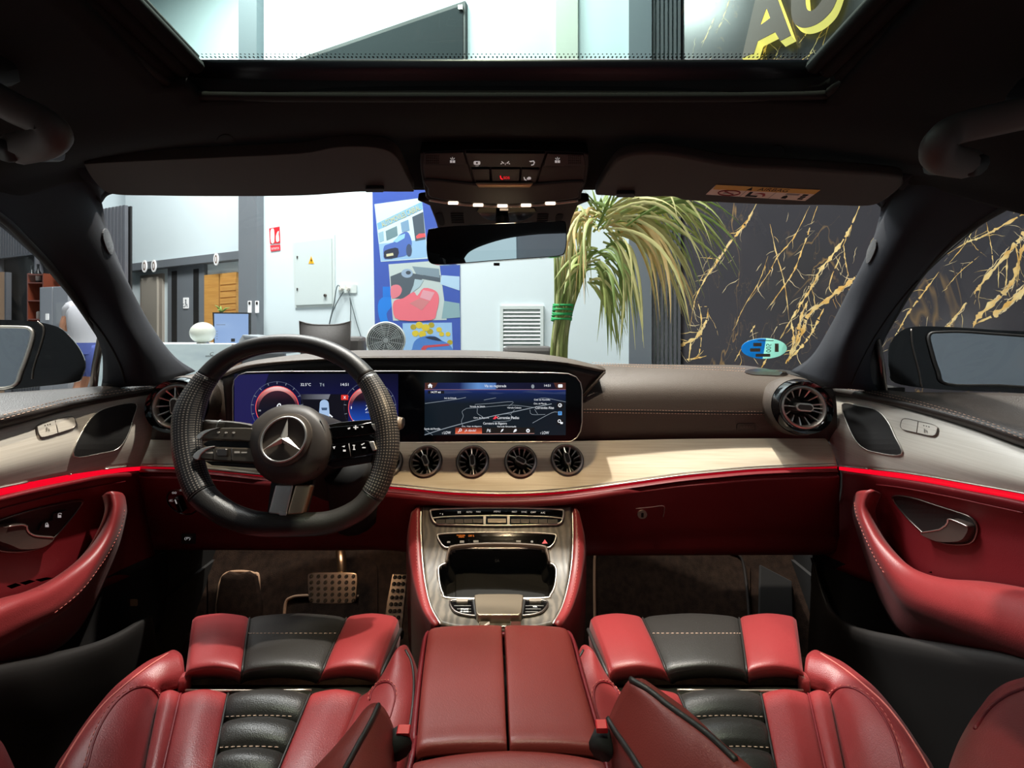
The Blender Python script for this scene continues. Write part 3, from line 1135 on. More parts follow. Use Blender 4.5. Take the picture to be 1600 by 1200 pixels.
for x, y, lab in ((225, 416, 'white oval ring on the beam over the taupe door, outer of the pair'), (239.5, 415.5, 'white oval ring on the beam over the taupe door, inner of the pair'),
                  (337, 405, 'white oval ring with dark centre on the beam over the oak door')):
    t = thing('door_number', lab, 'sign', W0.pt(x, y + 9, .12))
    q = circ(x, y, 3.6, 9.5, 24)
    qi = circ(x, y, 1.8, 6.5, 24)
    slab('plate', q, W0, .12, .135, M['white_mark'], t)
    slab('centre', qi, W0, .135, .14, mat('number_dark', (120, 96, 84), .5), t)
    slab('digit', circ(x, y, .7, 4.0, 12), W0, .14, .143, M['white_mark'], t)

# poster banner with three printed photographs
bn = thing('poster_banner', 'tall blue printed banner with three car photographs on the white wall', 'banner', W1.pt(650, 640, .01))
slab('sheet', [(581, 250), (717, 236), (720, 640), (588, 640)], W1, 0, .008, mat('banner_blue', (66, 92, 176), .35), bn)


def pr(name, poly, rgb, k=1):
    return slab(name, poly, W1, .008 + .0006 * (k - 1), .008 + .0006 * k, mat(name + '_ink', rgb, .4), bn)


pr('print_arc', sp([(592, 470), (608, 462), (612, 478), (604, 490), (610, 508), (622, 512), (618, 522), (602, 515), (592, 495)], 3), (40, 130, 225))
pr('print_square', fp(598, 448, 612, 464), (40, 120, 215), 2)
pr('photo_garage', [(585, 319), (659, 309), (669, 404), (595, 409)], (205, 228, 236), 2)
pr('photo_fascia', [(589, 349), (659.5, 315), (660.5, 327), (591, 359)], (128, 182, 214), 3)
pr('photo_road', [(592, 381), (665, 374), (668, 402), (595.5, 408)], (150, 190, 225), 3)
pr('photo_gate', [(644, 339), (661, 331), (665, 374), (649, 377)], (78, 92, 104), 4)
pr('photo_redcar', [(650, 369), (655, 365), (664, 364.5), (665, 370), (651, 373)], (226, 92, 96), 5)
pr('photo_window', [(602.5, 361), (620, 353), (621.5, 368), (604, 376)], (112, 142, 150), 4)
pr('photo_window2', [(626, 348), (638, 343), (640, 360), (628, 363)], (124, 160, 190), 4)
pr('photo_door', [(591, 364), (599, 361), (600, 376), (593, 379)], (150, 188, 205), 4)
pr('photo_car', sp([(600, 385), (608, 381), (617, 377), (624, 367), (636, 362), (642, 372), (643, 384), (636, 398), (622, 402), (602, 405), (599, 398)], 3), (82, 112, 186), 5)
pr('photo_carglass', [(614, 377), (624, 368), (633, 365), (632, 372), (620, 379)], (150, 205, 235), 6)
pr('photo_grille', sp([(601, 392), (612, 388), (622, 388), (621, 402), (602, 404), (600, 398)], 2), (48, 54, 72), 6)
pr('photo_plate', [(603.5, 397), (614, 395), (615, 399), (604, 401)], (214, 210, 170), 7)
pr('photo_tyre', circ(639, 391, 4.5, 10, 16), (70, 84, 112), 6)
txt('AUTOMOVILES CABRAL', 626, 337.5, 66, 8.5, W1, .0125, mat('print_yellow', (214, 208, 150), .5), bn, rot=-25)
pr('photo_interior', [(607, 413), (686, 407), (698, 500), (614, 501)], (190, 204, 202), 2)
pr('photo_intdark', [(610, 432), (630, 424), (660, 430), (688, 430), (688, 441), (660, 436), (648, 448), (640, 468), (612, 466)], (84, 96, 106), 3)
pr('photo_dashline', [(644, 416), (686, 420), (687, 434), (650, 428)], (128, 148, 160), 4)
pr('photo_wheel', circ(636, 427, 9, 7, 18), (150, 172, 196), 4)
pr('photo_wheelhub', circ(638, 426, 4, 3, 12), (70, 80, 90), 5)
pr('photo_console', [(648, 436), (662, 438), (656, 448), (640, 460), (646, 446)], (168, 192, 202), 5)
pr('photo_seatback', sp([(611, 448), (622, 445), (628, 452), (624, 462), (612, 466)], 3), (222, 128, 140), 5)
pr('photo_seat', sp([(616, 470), (630, 466), (646, 456), (652, 462), (662, 450), (680, 454), (686, 466), (682, 488), (674, 500), (624, 500), (614, 486)], 3), (232, 116, 130), 6)
pr('photo_seatcentre', [(661, 453), (679, 457), (672, 470), (656, 465)], (222, 160, 172), 7)
pr('photo_seatcushion', [(640, 474), (656, 466), (671, 471), (659, 485)], (206, 130, 134), 7)
pr('photo_smear', [(690, 430), (718, 432), (718, 454), (688, 444)], (176, 208, 232), 3)
pr('photo_smear2', [(694, 470), (718, 474), (719, 496), (690, 498)], (138, 172, 180), 3)
pr('photo_rear', [(629, 505), (706, 504), (711, 640), (633, 640)], (150, 192, 232), 2)
ylw = (214, 192, 60)
for i, (x, y, r) in enumerate([(646, 511, 5), (655, 508, 6), (665, 512, 6.5), (674, 508, 5), (649, 521, 5.5), (660, 522, 6), (672, 518, 5), (686, 515, 4.5), (690, 522, 4), (703, 535, 4.5), (700, 522, 4)]):
    pr('photo_leaf_%s' % 'abcdefghijk'[i] if False else 'photo_tree', circ(x, y, r, r * .9, 9), ylw if i % 3 else (176, 160, 50), 3 + i % 3)
pr('photo_rearcar', sp([(644, 545), (648, 533), (660, 526), (678, 525), (692, 533), (704, 540), (706, 560), (642, 560)], 3), (78, 128, 200), 6)
pr('photo_rearglass', sp([(664, 527), (680, 526), (690, 533), (676, 531)], 2), (46, 58, 80), 7)
pr('photo_rearlight', [(658, 545), (662, 540), (700, 537), (703, 540), (668, 543), (660, 552)], (196, 76, 84), 7)

# palm with a tied trunk
pm = thing('potted_palm', 'tall drooping palm with bundled green stems tied by green cord', 'plant', P(874, HY + 600 * 1.10 / 2.3, 2.3))
PD = 2.3
potc = P(874, HY, PD)
potpl = PL((potc.x, potc.y, 0.0), (1, 0, 0), (0, 1, 0))
potpl.n = Vector((0, 0, 1))
lathe('pot', [(0, 0.004), (.16, 0.004), (.21, .38), (.22, .40), (.19, .40), (.18, .36), (0, .36)], potpl, mat('pot_grey', (70, 70, 72), .5), pm, 28)
stemm = [mat('stem_green', (134, 148, 78), .6), mat('stem_pale', (176, 178, 120), .6)]
for i in range(13):
    f = i / 12
    bx = 862 + 22 * f
    tx = 868 + 46 * f
    pts = [Vector((potc.x + (f - .5) * .12, potc.y + random.uniform(-.05, .05), .36)), P(bx, 560, PD + random.uniform(-.04, .04)),
           P(868 + 24 * f, 490, PD + random.uniform(-.04, .04)), P(tx, 425, PD + random.uniform(-.05, .05)), P(tx + 10 * (f - .2), 385, PD)]
    tube('stem', pts, [.013, .011, .010, .009, .006], stemm[i % 2], pm, 6, n=5)
cordm = mat('green_cord', (30, 170, 90), .6)
for i, y in enumerate((476, 479, 482, 485, 489, 493, 497, 500)):
    c = P(880 - (y - 476) * .12, y, PD)
    pl = PL(c, (1, 0, 0), (0, 1, .1 * (-1) ** i))
    pts = [pl.loc(.058 * math.cos(t * .524), .058 * math.sin(t * .524), 0) for t in range(12)]
    tube('cord', pts, .006, cordm, pm, 6, True, n=2)
leafm = [mat('leaf_green', (122, 148, 66), .55), mat('leaf_mid', (166, 178, 100), .55), mat('leaf_pale', (206, 200, 132), .6), mat('leaf_dry', (226, 194, 128), .7)]


def leaf(p0, p1, p2, d0, d1, w, m):
    """arching blade: start, bow point and tip in pixels, start and tip depth"""
    n = 11
    V, Fc = [], []
    tw = Vector((random.uniform(-.5, .5), -1, random.uniform(-.4, .4))).normalized()
    pts = []
    for i in range(n):
        t = i / (n - 1)
        x = (1 - t) ** 2 * p0[0] + 2 * t * (1 - t) * p1[0] + t * t * p2[0]
        y = (1 - t) ** 2 * p0[1] + 2 * t * (1 - t) * p1[1] + t * t * p2[1]
        pts.append(P(x, y, d0 + (d1 - d0) * t))
    for i in range(n):
        t = i / (n - 1)
        tg = pts[min(i + 1, n - 1)] - pts[max(i - 1, 0)]
        sd = tg.cross(tw).normalized()
        ww = w * (.55 + 1.2 * t) if t < .3 else w * max(.04, 1.0 - ((t - .3) / .7) ** 1.8)
        cr = sd.cross(tg).normalized() * ww * .35
        V += [pts[i] - sd * ww, pts[i] + cr, pts[i] + sd * ww]
    for i in range(n - 1):
        Fc += [(3 * i, 3 * i + 1, 3 * i + 4, 3 * i + 3), (3 * i + 1, 3 * i + 2, 3 * i + 5, 3 * i + 4)]
    mk('leaf', V, Fc, m, pm)


R_ = random.uniform
for cnt, (sx, sy), (ex0, ex1), (ey0, ey1), (bx, by), cols in (
        (26, (944, 345), (1040, 1116), (330, 470), (40, -95), (0, 1, 2, 2)),
        (34, (962, 350), (1010, 1092), (440, 520), (36, -70), (2, 3, 3, 2, 3)),
        (30, (928, 350), (872, 925), (400, 480), (-22, -75), (2, 3, 2, 1)),
        (26, (930, 425), (930, 982), (480, 566), (8, -40), (0, 1, 1, 2)),
        (22, (955, 370), (965, 1015), (470, 566), (18, -60), (1, 0, 2)),
        (20, (940, 345), (905, 1000), (285, 330), (0, -12), (0, 0, 1)),
        (12, (925, 405), (862, 900), (430, 490), (-10, -30), (1, 2, 0)),
        (16, (975, 340), (1100, 1160), (345, 440), (30, -80), (0, 1, 2)),
        (14, (935, 400), (960, 1000), (420, 520), (10, -40), (0, 1))):
    for i in range(cnt):
        p0 = (sx + R_(-14, 14), sy + R_(-18, 18))
        p2 = (R_(ex0, ex1), R_(ey0, ey1))
        p1 = ((p0[0] + p2[0]) / 2 + bx * R_(.5, 1.2), (p0[1] + p2[1]) / 2 + by * R_(.6, 1.3))
        leaf(p0, p1, p2, PD + R_(-.1, .1), PD + R_(-.38, .3), R_(.007, .013), leafm[random.choice(cols)])

# fan
fo = P(603, 532, 3.3)
fn = thing('floor_fan', 'round grey drum fan with wire grille before the blue banner', 'fan', (fo.x, fo.y, 0))
fpl = PL(fo, Vector((1, .25, 0)), (0, 0, 1))
rf = 28 / 600 * 3.3
fgrey = mat('fan_grey', (172, 180, 182), .5)
lathe('drum', [(rf, -.22), (rf * 1.04, -.2), (rf * 1.06, 0), (rf, .012), (rf * .96, 0), (rf * .96, -.2)], fpl, mat('fan_case', (206, 210, 206), .5), fn, 36)
lathe('back_plate', [(0, -.16), (rf * .96, -.16)], fpl, mat('fan_dark', (70, 78, 82), .6), fn, 30)
for k in range(9):
    r = rf * (.12 + .1 * k)
    pts = [fpl.loc(r * math.cos(t * math.pi / 14), r * math.sin(t * math.pi / 14), .01) for t in range(28)]
    tube('grille_ring', pts, .0035, fgrey, fn, 5, True)
for k in range(12):
    a = k * math.pi / 6
    tube('grille_spoke', [fpl.loc(.1 * rf * math.cos(a), .1 * rf * math.sin(a), .012), fpl.loc(rf * math.cos(a + .3), rf * math.sin(a + .3), .006)], .003, fgrey, fn, 5)
for k in range(4):
    a = k * math.pi / 2 + .4
    mk('blade', [fpl.loc(.03 * math.cos(a), .03 * math.sin(a), -.06), fpl.loc(rf * .85 * math.cos(a - .35), rf * .85 * math.sin(a - .35), -.09),
                 fpl.loc(rf * .88 * math.cos(a + .35), rf * .88 * math.sin(a + .35), -.05)], [(0, 1, 2)], fgrey, fn, smooth=False)
lathe('hub', [(0, .02), (rf * .14, .018), (rf * .16, 0), (rf * .16, -.1)], fpl, fgrey, fn, 16)
fb = PL((fo.x, fo.y, 0), (1, 0, 0), (0, 1, 0)); fb.n = Vector((0, 0, 1))
lathe('stand', [(0, .01), (.2, .01), (.2, .03), (.03, .05), (.025, fo.z - rf), (0, fo.z - rf)], fb, fgrey, fn, 20)


def armchair(lab, pxc, ytop, d, wpx, cushion):
    o = P(pxc, HY, d)
    w = wpx / 600 * d
    zt = CZ + (HY - ytop) / 600 * d
    t = thing('armchair', lab, 'chair', (o.x, d, 0))
    cm = mat('grey_leather', (88, 84, 82), .5, bump=('leather', 60, .2, .002))
    lift = zt - (0.05 if cushion else 0)
    box('back', o.x - w * .62, o.x + w * .62, d + .12, d + .26, .35, lift - .06, cm, t, bev=.04)
    box('seat', o.x - w * .6, o.x + w * .6, d - .45, d + .12, .28, .44, cm, t, bev=.04)
    for s in (-1, 1):
        box('armrest', o.x + s * w * .62 - .06, o.x + s * w * .62 + .06, d - .45, d + .2, .25, .60, cm, t, bev=.03)
        for y in (d - .38, d + .18):
            box('leg', o.x + s * w * .5 - .025, o.x + s * w * .5 + .025, y - .025, y + .025, 0, .28, M['plastic'], t)
    if not cushion:
        return
    c = thing('cushion', 'dark grey leather cushion with peaked corners standing on the armchair by the socket', 'cushion', (o.x, d, .44))
    rows = []
    hgt = zt - .47
    for i in range(7):
        v = i / 6
        r = []
        for j in range(9):
            u = j / 8
            pinch = 1 - .16 * math.sin(math.pi * v) if True else 1
            side = (u - .5) * w * (1 - .07 * math.sin(math.pi * v))
            zz = .46 + hgt * v + (.035 * abs(2 * u - 1) ** 3 * (1 if v > .5 else -1) if v in (0, 1) else 0)
            bul = .10 * (math.sin(math.pi * u) * math.sin(math.pi * v)) ** .6
            r.append(Vector((o.x + side, d - bul, zz)))
        rows.append(r)
    loft('cover', rows, cm, c, 3, 3)
    rows2 = [[Vector((p.x, 2 * d - p.y, p.z)) for p in r] for r in rows]
    loft('back_cover', rows2, cm, c, 3, 3)
    edge = rows[0] + [r[-1] for r in rows[1:]] + rows[-1][-2::-1] + [r[0] for r in rows[-2:0:-1]]
    tube('piping', edge, .006, cm, c, 6, True)


armchair('grey leather armchair before the white wall under the socket', 508, 506, 3.3, 80, True)
armchair('low grey leather armchair in front of the vent grille', 826, 531, 3.2, 66, False)

# reception counter and what stands on it
cd = 3.9
zc = CZ + (HY - 538) / 600 * cd
x0, x1 = P(150, 0, cd).x, P(362, 0, cd).x
rc = thing('reception_counter', 'white marble reception counter with small black lettering and a wooden end', 'counter', ((x0 + x1) / 2, cd + .3, 0))
box('front_panel', x0, x1, cd, cd + .04, 0, zc, mat('white_marble', (206, 222, 226), .3, var=((186, 204, 212), (3, 3, 9), 5, .45, .7)), rc)
box('top', x0, x1, cd + .04, cd + .6, zc - .04, zc, mat('white_top', (220, 226, 228), .3), rc)
box('end_panel', x1, P(372, 0, cd).x, cd + .0, cd + .6, 0, zc, mat('walnut_end', (150, 120, 100), .5), rc)
CP = PL((0, cd - .0005, CZ), (1, 0, 0), (0, 0, 1))
for (px, py, w, s) in ((331, 556, 20, 'automoviles'), (331, 553, 6, 'C'), (334, 560.5, 12, 'cabral')):
    txt(s, px, py, w, 3.2 if len(s) > 1 else 5, CP, .001, M['void'], rc, shear=.2)
gl = P(317, 524, cd + .2)
gb = thing('globe_lamp', 'pearly white glass globe standing on the marble counter', 'lamp', (gl.x, gl.y, zc))
gp = PL((gl.x, gl.y, zc), (1, 0, 0), (0, 1, 0)); gp.n = Vector((0, 0, 1))
rg = 16.5 / 600 * (cd + .2)
lathe('globe', [(rg * math.sin(math.pi * i / 16) + .0, rg * 1.03 - rg * math.cos(math.pi * i / 16)) for i in range(17)], gp, mat('pearl', (206, 208, 198), .25, var=((180, 184, 170), (5, 5, 5), 3, .3, .7)), gb, 28)
lathe('foot', [(0, .0), (rg * .5, .0), (rg * .45, .012), (0, .012)], gp, M['alu'], gb, 18)
md = cd + .35
mo = thing('monitor', 'thin monitor with a pale blue screen on the counter', 'monitor', (P(360, 0, md).x, md, zc))
MP = PL(P(361, 512, md), (1, 0, 0), (0, 0, 1))
slab('case', [(332, 488), (389.5, 488.5), (389.5, 537.5), (334, 538)], MP, -.03, 0, M['plastic'], mo)
slab('screen', [(334.5, 490), (388, 490.5), (388, 536), (335.5, 536.5)], MP, 0, .002, mat('monitor_screen', (20, 25, 40), .3, emit=((160, 190, 238), .8)), mo)
for y in (507, 517, 521.5, 525, 529):
    slab('menu_line', fp(338, y, 340 if y != 507 else 352, y + .8), MP, .002, .003, M['greywall'], mo)
slab('window_mark', fp(361, 529, 367, 534), MP, .002, .003, M['void'], mo)
slab('stand', fp(357, 537, 366, 541), MP, -.06, -.03, M['plastic'], mo)
pd = cd + .12
prn = thing('desk_printer', 'small grey desk printer beside the monitor on the counter end', 'printer', (P(390, 0, pd).x, pd + .1, zc - .02))
PP = PL(P(390, 532, pd), (1, 0, 0), (0, 0, 1))
slab('body', [(373, 532), (379, 523), (407, 526), (409, 545), (373, 545)], PP, -.25, 0, mat('printer_grey', (142, 148, 152), .5), prn, .006)
slab('tray', [(380, 526), (404, 528), (404, 532), (381, 530)], PP, 0, .03, M['greywall'], prn)
sk = thing('side_desk', 'plain grey desk behind the steering wheel carrying the printer', 'desk', (P(395, 0, cd).x, cd + .3, 0))
box('desk_top', P(373, 0, cd).x, P(440, 0, cd).x, cd + .02, cd + .6, zc - .10, zc - .06, M['greywall'], sk)
box('desk_panel', P(373, 0, cd).x, P(440, 0, cd).x, cd + .05, cd + .08, 0, zc - .10, M['greywall'], sk)
hp = thing('small_plant', 'small bright green leafy plant on the desk beside the printer', 'plant', (P(414, 0, pd).x, pd + .1, zc - .06))
pp = PL((P(414, 0, pd).x, pd + .1, zc - .06), (1, 0, 0), (0, 1, 0)); pp.n = Vector((0, 0, 1))
lathe('pot', [(0, 0), (.03, 0), (.04, .06), (.034, .06), (0, .05)], pp, M['greywall'], hp, 14)
for k in range(12):
    a = k * 2.4
    c = pp.loc(0, 0, .05)
    dv = Vector((math.cos(a), math.sin(a), 0))
    t = c + dv * .07 + Vector((0, 0, .02 + .03 * (k % 3)))
    s = dv.cross(Vector((0, 0, 1))) * .02
    mk('leaf', [c, (c + t) / 2 + s + Vector((0, 0, .03)), t, (c + t) / 2 - s + Vector((0, 0, .03))], [(0, 1, 2, 3)], mat('bright_leaf', (120, 180, 50), .5), hp, smooth=False)
sp_ = thing('spiky_plant', 'dark spiky leafed plant behind the monitor before the oak door', 'plant', (P(346, 0, 5.2).x, 5.2, 0))
pp = PL((P(346, 0, 5.2).x, 5.2, 0), (1, 0, 0), (0, 1, 0)); pp.n = Vector((0, 0, 1))
lathe('pot', [(0, 0), (.14, 0), (.17, .4), (.14, .4), (0, .36)], pp, M['greywall'], sp_, 18)
tube('trunk', [pp.loc(0, 0, .3), P(346, 488, 5.2)], .02, mat('trunk_brown', (90, 76, 58), .7), sp_, 8)
for k in range(9):
    a = k * 2.2
    c = P(346, 488, 5.2)
    e = c + Vector((.11 * math.cos(a), .08 * math.sin(a), .06 + .04 * math.sin(k)))
    if k > 5:
        c = P(330, 514, 5.2); e = c + Vector((.09 * math.cos(a), .05 * math.sin(a), .04 * math.sin(k * 2)))
    tube('leaf', [c, (c + e) / 2 + Vector((0, 0, .02)), e], [.012, .012, .001], leafm[0], sp_, 5)


# the person walking past the kitchen
def person():
    d = 4.5
    o = P(140, HY, d)
    s = 1.0
    t = thing('person', 'person in white t-shirt and blue shorts seen from behind with bent arm', 'person', (o.x, d, 0))
    J = {}
    V, E, R = [], [], []

    def j(name, x, y, z, r, par=None):
        J[name] = len(V)
        V.append(Vector((o.x + x, d + y, z)))
        R.append(r)
        if par:
            E.append((J[par], J[name]))
    j('pelvis', 0, 0, .95, .14)
    j('waist', 0, 0, 1.08, .13, 'pelvis')
    j('chest', 0, -.02, 1.26, .15, 'waist')
    j('neckb', 0, 0, 1.42, .075, 'chest')
    j('neck', 0, .0, 1.49, .055, 'neckb')
    j('headl', 0, .02, 1.56, .085, 'neck')
    j('headm', 0, .02, 1.65, .10, 'headl')
    j('headt', 0, .01, 1.73, .07, 'headm')
    for sgn, n in ((-1, 'l'), (1, 'r')):
        j('sh' + n, sgn * .19, 0, 1.38, .065, 'chest')
        j('el' + n, sgn * .29, -.02, 1.12, .048, 'sh' + n)
        j('wr' + n, sgn * .22, .24, 1.17 + (.02 if sgn < 0 else 0), .032, 'el' + n)
        j('ha' + n, sgn * .21, .31, 1.19, .036, 'wr' + n)
        for f in range(4):
            j('f%s%d' % (n, f), sgn * (.19 + .018 * f), .37, 1.185 - .004 * f, .010, 'ha' + n)
            j('g%s%d' % (n, f), sgn * (.19 + .018 * f), .395 - .006 * f, 1.16, .009, 'f%s%d' % (n, f))
        j('th' + n, sgn * .165, .33, 1.21, .011, 'ha' + n)
        j('hip' + n, sgn * .10, 0, .86, .10, 'pelvis')
        j('kn' + n, sgn * .11, -.02 * sgn, .49, .06, 'hip' + n)
        j('ca' + n, sgn * .11, -.05, .34, .058, 'kn' + n)
        j('an' + n, sgn * .11, -.02 - .03 * sgn, .09, .038, 'ca' + n)
        j('to' + n, sgn * .12, .14 - .03 * sgn, .035, .036, 'an' + n)
    me = bpy.data.meshes.new('body')
    off = WL[t.name]
    me.from_pydata([v - off for v in V], E, [])
    ob = bpy.data.objects.new('body', me)
    COL.objects.link(ob)
    ob.parent = t
    bm = bmesh.new()
    bm.from_mesh(me)
    sk = bm.verts.layers.skin.verify()
    bm.verts.ensure_lookup_table()
    for i, r in enumerate(R):
        bm.verts[i][sk].radius = (r, r)
    bm.verts[0][sk].use_root = True
    bm.to_mesh(me)
    bm.free()
    ob.modifiers.new('skin', 'SKIN')
    sb = ob.modifiers.new('sub', 'SUBSURF')
    sb.levels = 1; sb.render_levels = 1
    me.materials.append(mat('skin', (196, 140, 110), .55))
    WL['body'] = off
    c = Vector((o.x, d, 0))
    ring = lambda z, rx, ry, y0=0, n=16: [c + Vector((rx * math.cos(2 * math.pi * k / n), y0 + ry * math.sin(2 * math.pi * k / n), z)) for k in range(n)]
    loft('t_shirt', [ring(.90, .19, .15), ring(1.0, .185, .145), ring(1.2, .20, .16), ring(1.34, .215, .14), ring(1.42, .12, .10), ring(1.45, .08, .08)],
         mat('white_cotton', (188, 188, 194), .8), t, 3, 1, loop=True)
    for sgn in (-1, 1):
        tube('sleeve', [c + Vector((sgn * .14, 0, 1.39)), c + Vector((sgn * .2, .0, 1.36)), c + Vector((sgn * .24, .02, 1.25))], [.08, .082, .07], bpy.data.materials['white_cotton'], t, 12, n=3)
        tube('shorts_leg', [c + Vector((sgn * .08, 0, .93)), c + Vector((sgn * .10, 0, .8)), c + Vector((sgn * .11, 0, .58))], [.12, .125, .10], mat('blue_cloth', (70, 84, 150), .8), t, 12, n=3)
    loft('shorts', [ring(.84, .20, .155), ring(.97, .192, .15)], bpy.data.materials['blue_cloth'], t, 2, 1, loop=True)
    hair = [ring(1.62, .105, .112, .015), ring(1.70, .104, .112, .015), ring(1.76, .07, .075, .01), ring(1.775, .01, .01, .01)]
    loft('hair', hair, mat('dark_hair', (44, 34, 28), .8), t, 3, 1, loop=True)
    skin = bpy.data.materials['skin']
    for sgn in (-1, 1):
        tube('ear', [c + Vector((sgn * .10, .03, 1.60)), c + Vector((sgn * .112, .03, 1.64))], .018, skin, t, 8)
        tube('eye', [c + Vector((sgn * .035, .115, 1.645)), c + Vector((sgn * .035, .122, 1.645))], .012, M['plastic'], t, 8)
        tube('shoe', [c + Vector((sgn * .115, -.06, .05)), c + Vector((sgn * .12, .05, .05)), c + Vector((sgn * .125, .17, .04))], [.05, .055, .04], M['white_mark'], t, 10, n=3)
    tube('nose', [c + Vector((0, .115, 1.65)), c + Vector((0, .14, 1.61))], [.01, .018], skin, t, 8)
    tube('mouth', [c + Vector((-.025, .112, 1.575)), c + Vector((.025, .112, 1.575))], .006, mat('lip', (160, 80, 76), .5), t, 6)


person()

# ================================================================== THE CAR: SHELL, ROOF, GLASS
body = thing('car_body', 'black car body shell around the cabin with roof pillars and bonnet', 'car', (0, 0.3, 0.25))
Hc = lambda h: CZ + h
BODYM = M['carpaint']
# outer skin below the belt line, floor pan, bulkhead, bonnet, rear
for sgn in (-1, 1):
    x = -.93 if sgn < 0 else .88
    loft('side_panel', [[Vector((x * f, y, Hc(h))) for y in (1.35, .9, .4, -.3, -1.2)] for f, h in ((.97, -.22), (1.0, -.32), (1.02, -.5), (.98, -.85))], BODYM, body, 4, 3, .01)
    xr = -.60 if sgn < 0 else .54
    loft('rear_pillar', [[Vector((xr, -.25, Hc(.22))), Vector((xr, -.9, Hc(.16))), Vector((xr * 1.1, -1.3, Hc(.0)))],
                         [Vector((x * .97, -.75, Hc(-.2))), Vector((x * .97, -1.1, Hc(-.2))), Vector((x * .97, -1.5, Hc(-.2)))]], M['soft'], body, 4, 4, .02)
    loft('door_pillar', [[Vector((xr, -.02, Hc(.2))), Vector((xr, -.12, Hc(.2)))], [Vector((x * .9, -.08, Hc(-.22))), Vector((x * .9, -.22, Hc(-.22)))]], M['soft'], body, 4, 4, .02)
    loft('rear_side_window', [[Vector((xr, -.1, Hc(.2))), Vector((xr, -.5, Hc(.2))), Vector((xr, -.9, Hc(.17)))], [Vector((x * .97, -.1, Hc(-.22))), Vector((x * .97, -.5, Hc(-.22))), Vector((x * .97, -1.1, Hc(-.22)))]], M['privacy'], body, 3, 3)
    box('kick_panel', x - sgn * .05 - .01, x - sgn * .05 + .01, .35, 1.2, Hc(-.84), Hc(-.46), M['void'], body)
    box('sill', min(x, x - sgn * .08), max(x, x - sgn * .08), -1.2, 1.25, Hc(-.86), Hc(-.66), M['void'], body)
    box('cowl_side', min(x, x - sgn * .07), max(x, x - sgn * .07), .86, 1.25, Hc(-.7), Hc(-.13), M['void'], body)
loft('rear_window', [[Vector((q, -.9, Hc(.17))) for q in (-.6, 0, .55)], [Vector((q, -1.5, Hc(-.2))) for q in (-.85, 0, .8)]], M['glass'], body, 3, 3)
box('floor_pan', -.9, .86, -1.3, 1.25, Hc(-.87), Hc(-.84), M['void'], body)
box('bulkhead', -.9, .86, 1.22, 1.25, Hc(-.84), Hc(-.2), M['void'], body)
loft('bonnet', [[Vector((x, 1.24, Hc(-.185))) for x in (-.85, -.4, 0, .4, .8)], [Vector((x, 1.7, Hc(-.24))) for x in (-.85, -.4, 0, .4, .8)],
                [Vector((x, 2.1, Hc(-.36))) for x in (-.8, -.4, 0, .4, .75)], [Vector((x, 2.2, Hc(-.6))) for x in (-.8, -.4, 0, .4, .75)]], BODYM, body, 4, 3, .01)
loft('rear_shelf', [[Vector((x, -.9, Hc(-.24))) for x in (-.9, 0, .86)], [Vector((x, -1.5, Hc(-.2))) for x in (-.9, 0, .86)], [Vector((x, -1.52, Hc(-.85))) for x in (-.9, 0, .86)]], M['soft'], body, 3, 3, .01)
box('rear_bench', -.75, .70, -.95, -.75, Hc(-.8), Hc(-.12), M['red_dark'], body, bev=.05)

# left and right roof pillars (fabric trim along the windscreen)
pill_l = [
    [P(160, 607, .80), P(205, 604, .80), P(250, 600, .83), P(306, 580, .95)],
    [PX(158, 545, -.82), P(203, 545, .75), P(236, 541, .79), P(272, 556, .89)],
    [PX(128, 490, -.80), P(165, 470, .71), P(205, 462, .75), P(234, 505, .84)],
    [PX(85, 430, -.765), P(124, 395, .65), P(165, 383, .69), P(199, 438, .79)],
    [PX(40, 381, -.725), P(86, 328, .59), P(136, 312, .64), P(170, 366, .73)],
    [PX(0, 344, -.69), P(40, 276, .53), P(100, 262, .57), P(160, 320, .68)],
    [PX(-60, 300, -.66), P(-10, 222, .47), P(60, 215, .51), P(150, 290, .60)]]
_, PLS = loft('pillar_trim', pill_l, M['pillar'], body, 5, 5, .012)
line('pillar_seam', [(196, 598), (186, 565), (160, 520), (118, 470), (75, 420), (32, 370), (0, 335)], PLS, .0025, M['void'], body, .0)
pill_r = [
    [P(1372, 612, .80), P(1330, 608, .80), P(1290, 604, .83), P(1235, 580, .95)],
    [PX(1376, 550, .79), P(1330, 548, .75), P(1298, 545, .79), P(1268, 556, .89)],
    [PX(1402, 490, .77), P(1365, 476, .71), P(1325, 466, .75), P(1298, 508, .84)],
    [PX(1440, 432, .735), P(1400, 404, .65), P(1362, 392, .69), P(1333, 442, .79)],
    [PX(1500, 372, .70), P(1440, 328, .59), P(1395, 316, .64), P(1362, 380, .73)],
    [PX(1600, 312, .665), P(1520, 262, .52), P(1440, 262, .57), P(1376, 330, .68)],
    [PX(1680, 270, .63), P(1600, 200, .46), P(1520, 215, .51), P(1385, 300, .60)]]
_, PRS = loft('pillar_trim', pill_r, M['pillar'], body, 5, 5, .012)
line('pillar_seam', [(1330, 600), (1345, 565), (1370, 520), (1410, 465), (1460, 412), (1520, 360), (1590, 308)], PRS, .0022, M['void'], body)
for S, pts, tx, px, py in ((PLS, [(158, 364), (162, 357), (167, 362), (174, 384), (172, 397), (167, 394), (160, 378)], 'AIRBAG', 172, 378),
                           (PRS, [(1358, 392), (1366, 376), (1371, 376), (1371, 388), (1362, 408), (1356, 410)], 'AIRBAG', 1364, 392)):
    slab('airbag_badge', sp(pts, 3), S, .001, .003, mat('badge_grey', (66, 66, 68), .6), body, step=3)

# headliner with the roof opening
HOLE = [(310, 141), (1290, 135), (1330, 108), (1480, 0), (1800, -230), (-180, -265), (140, 0), (262, 104), (285, 128)]
CXr = -.02


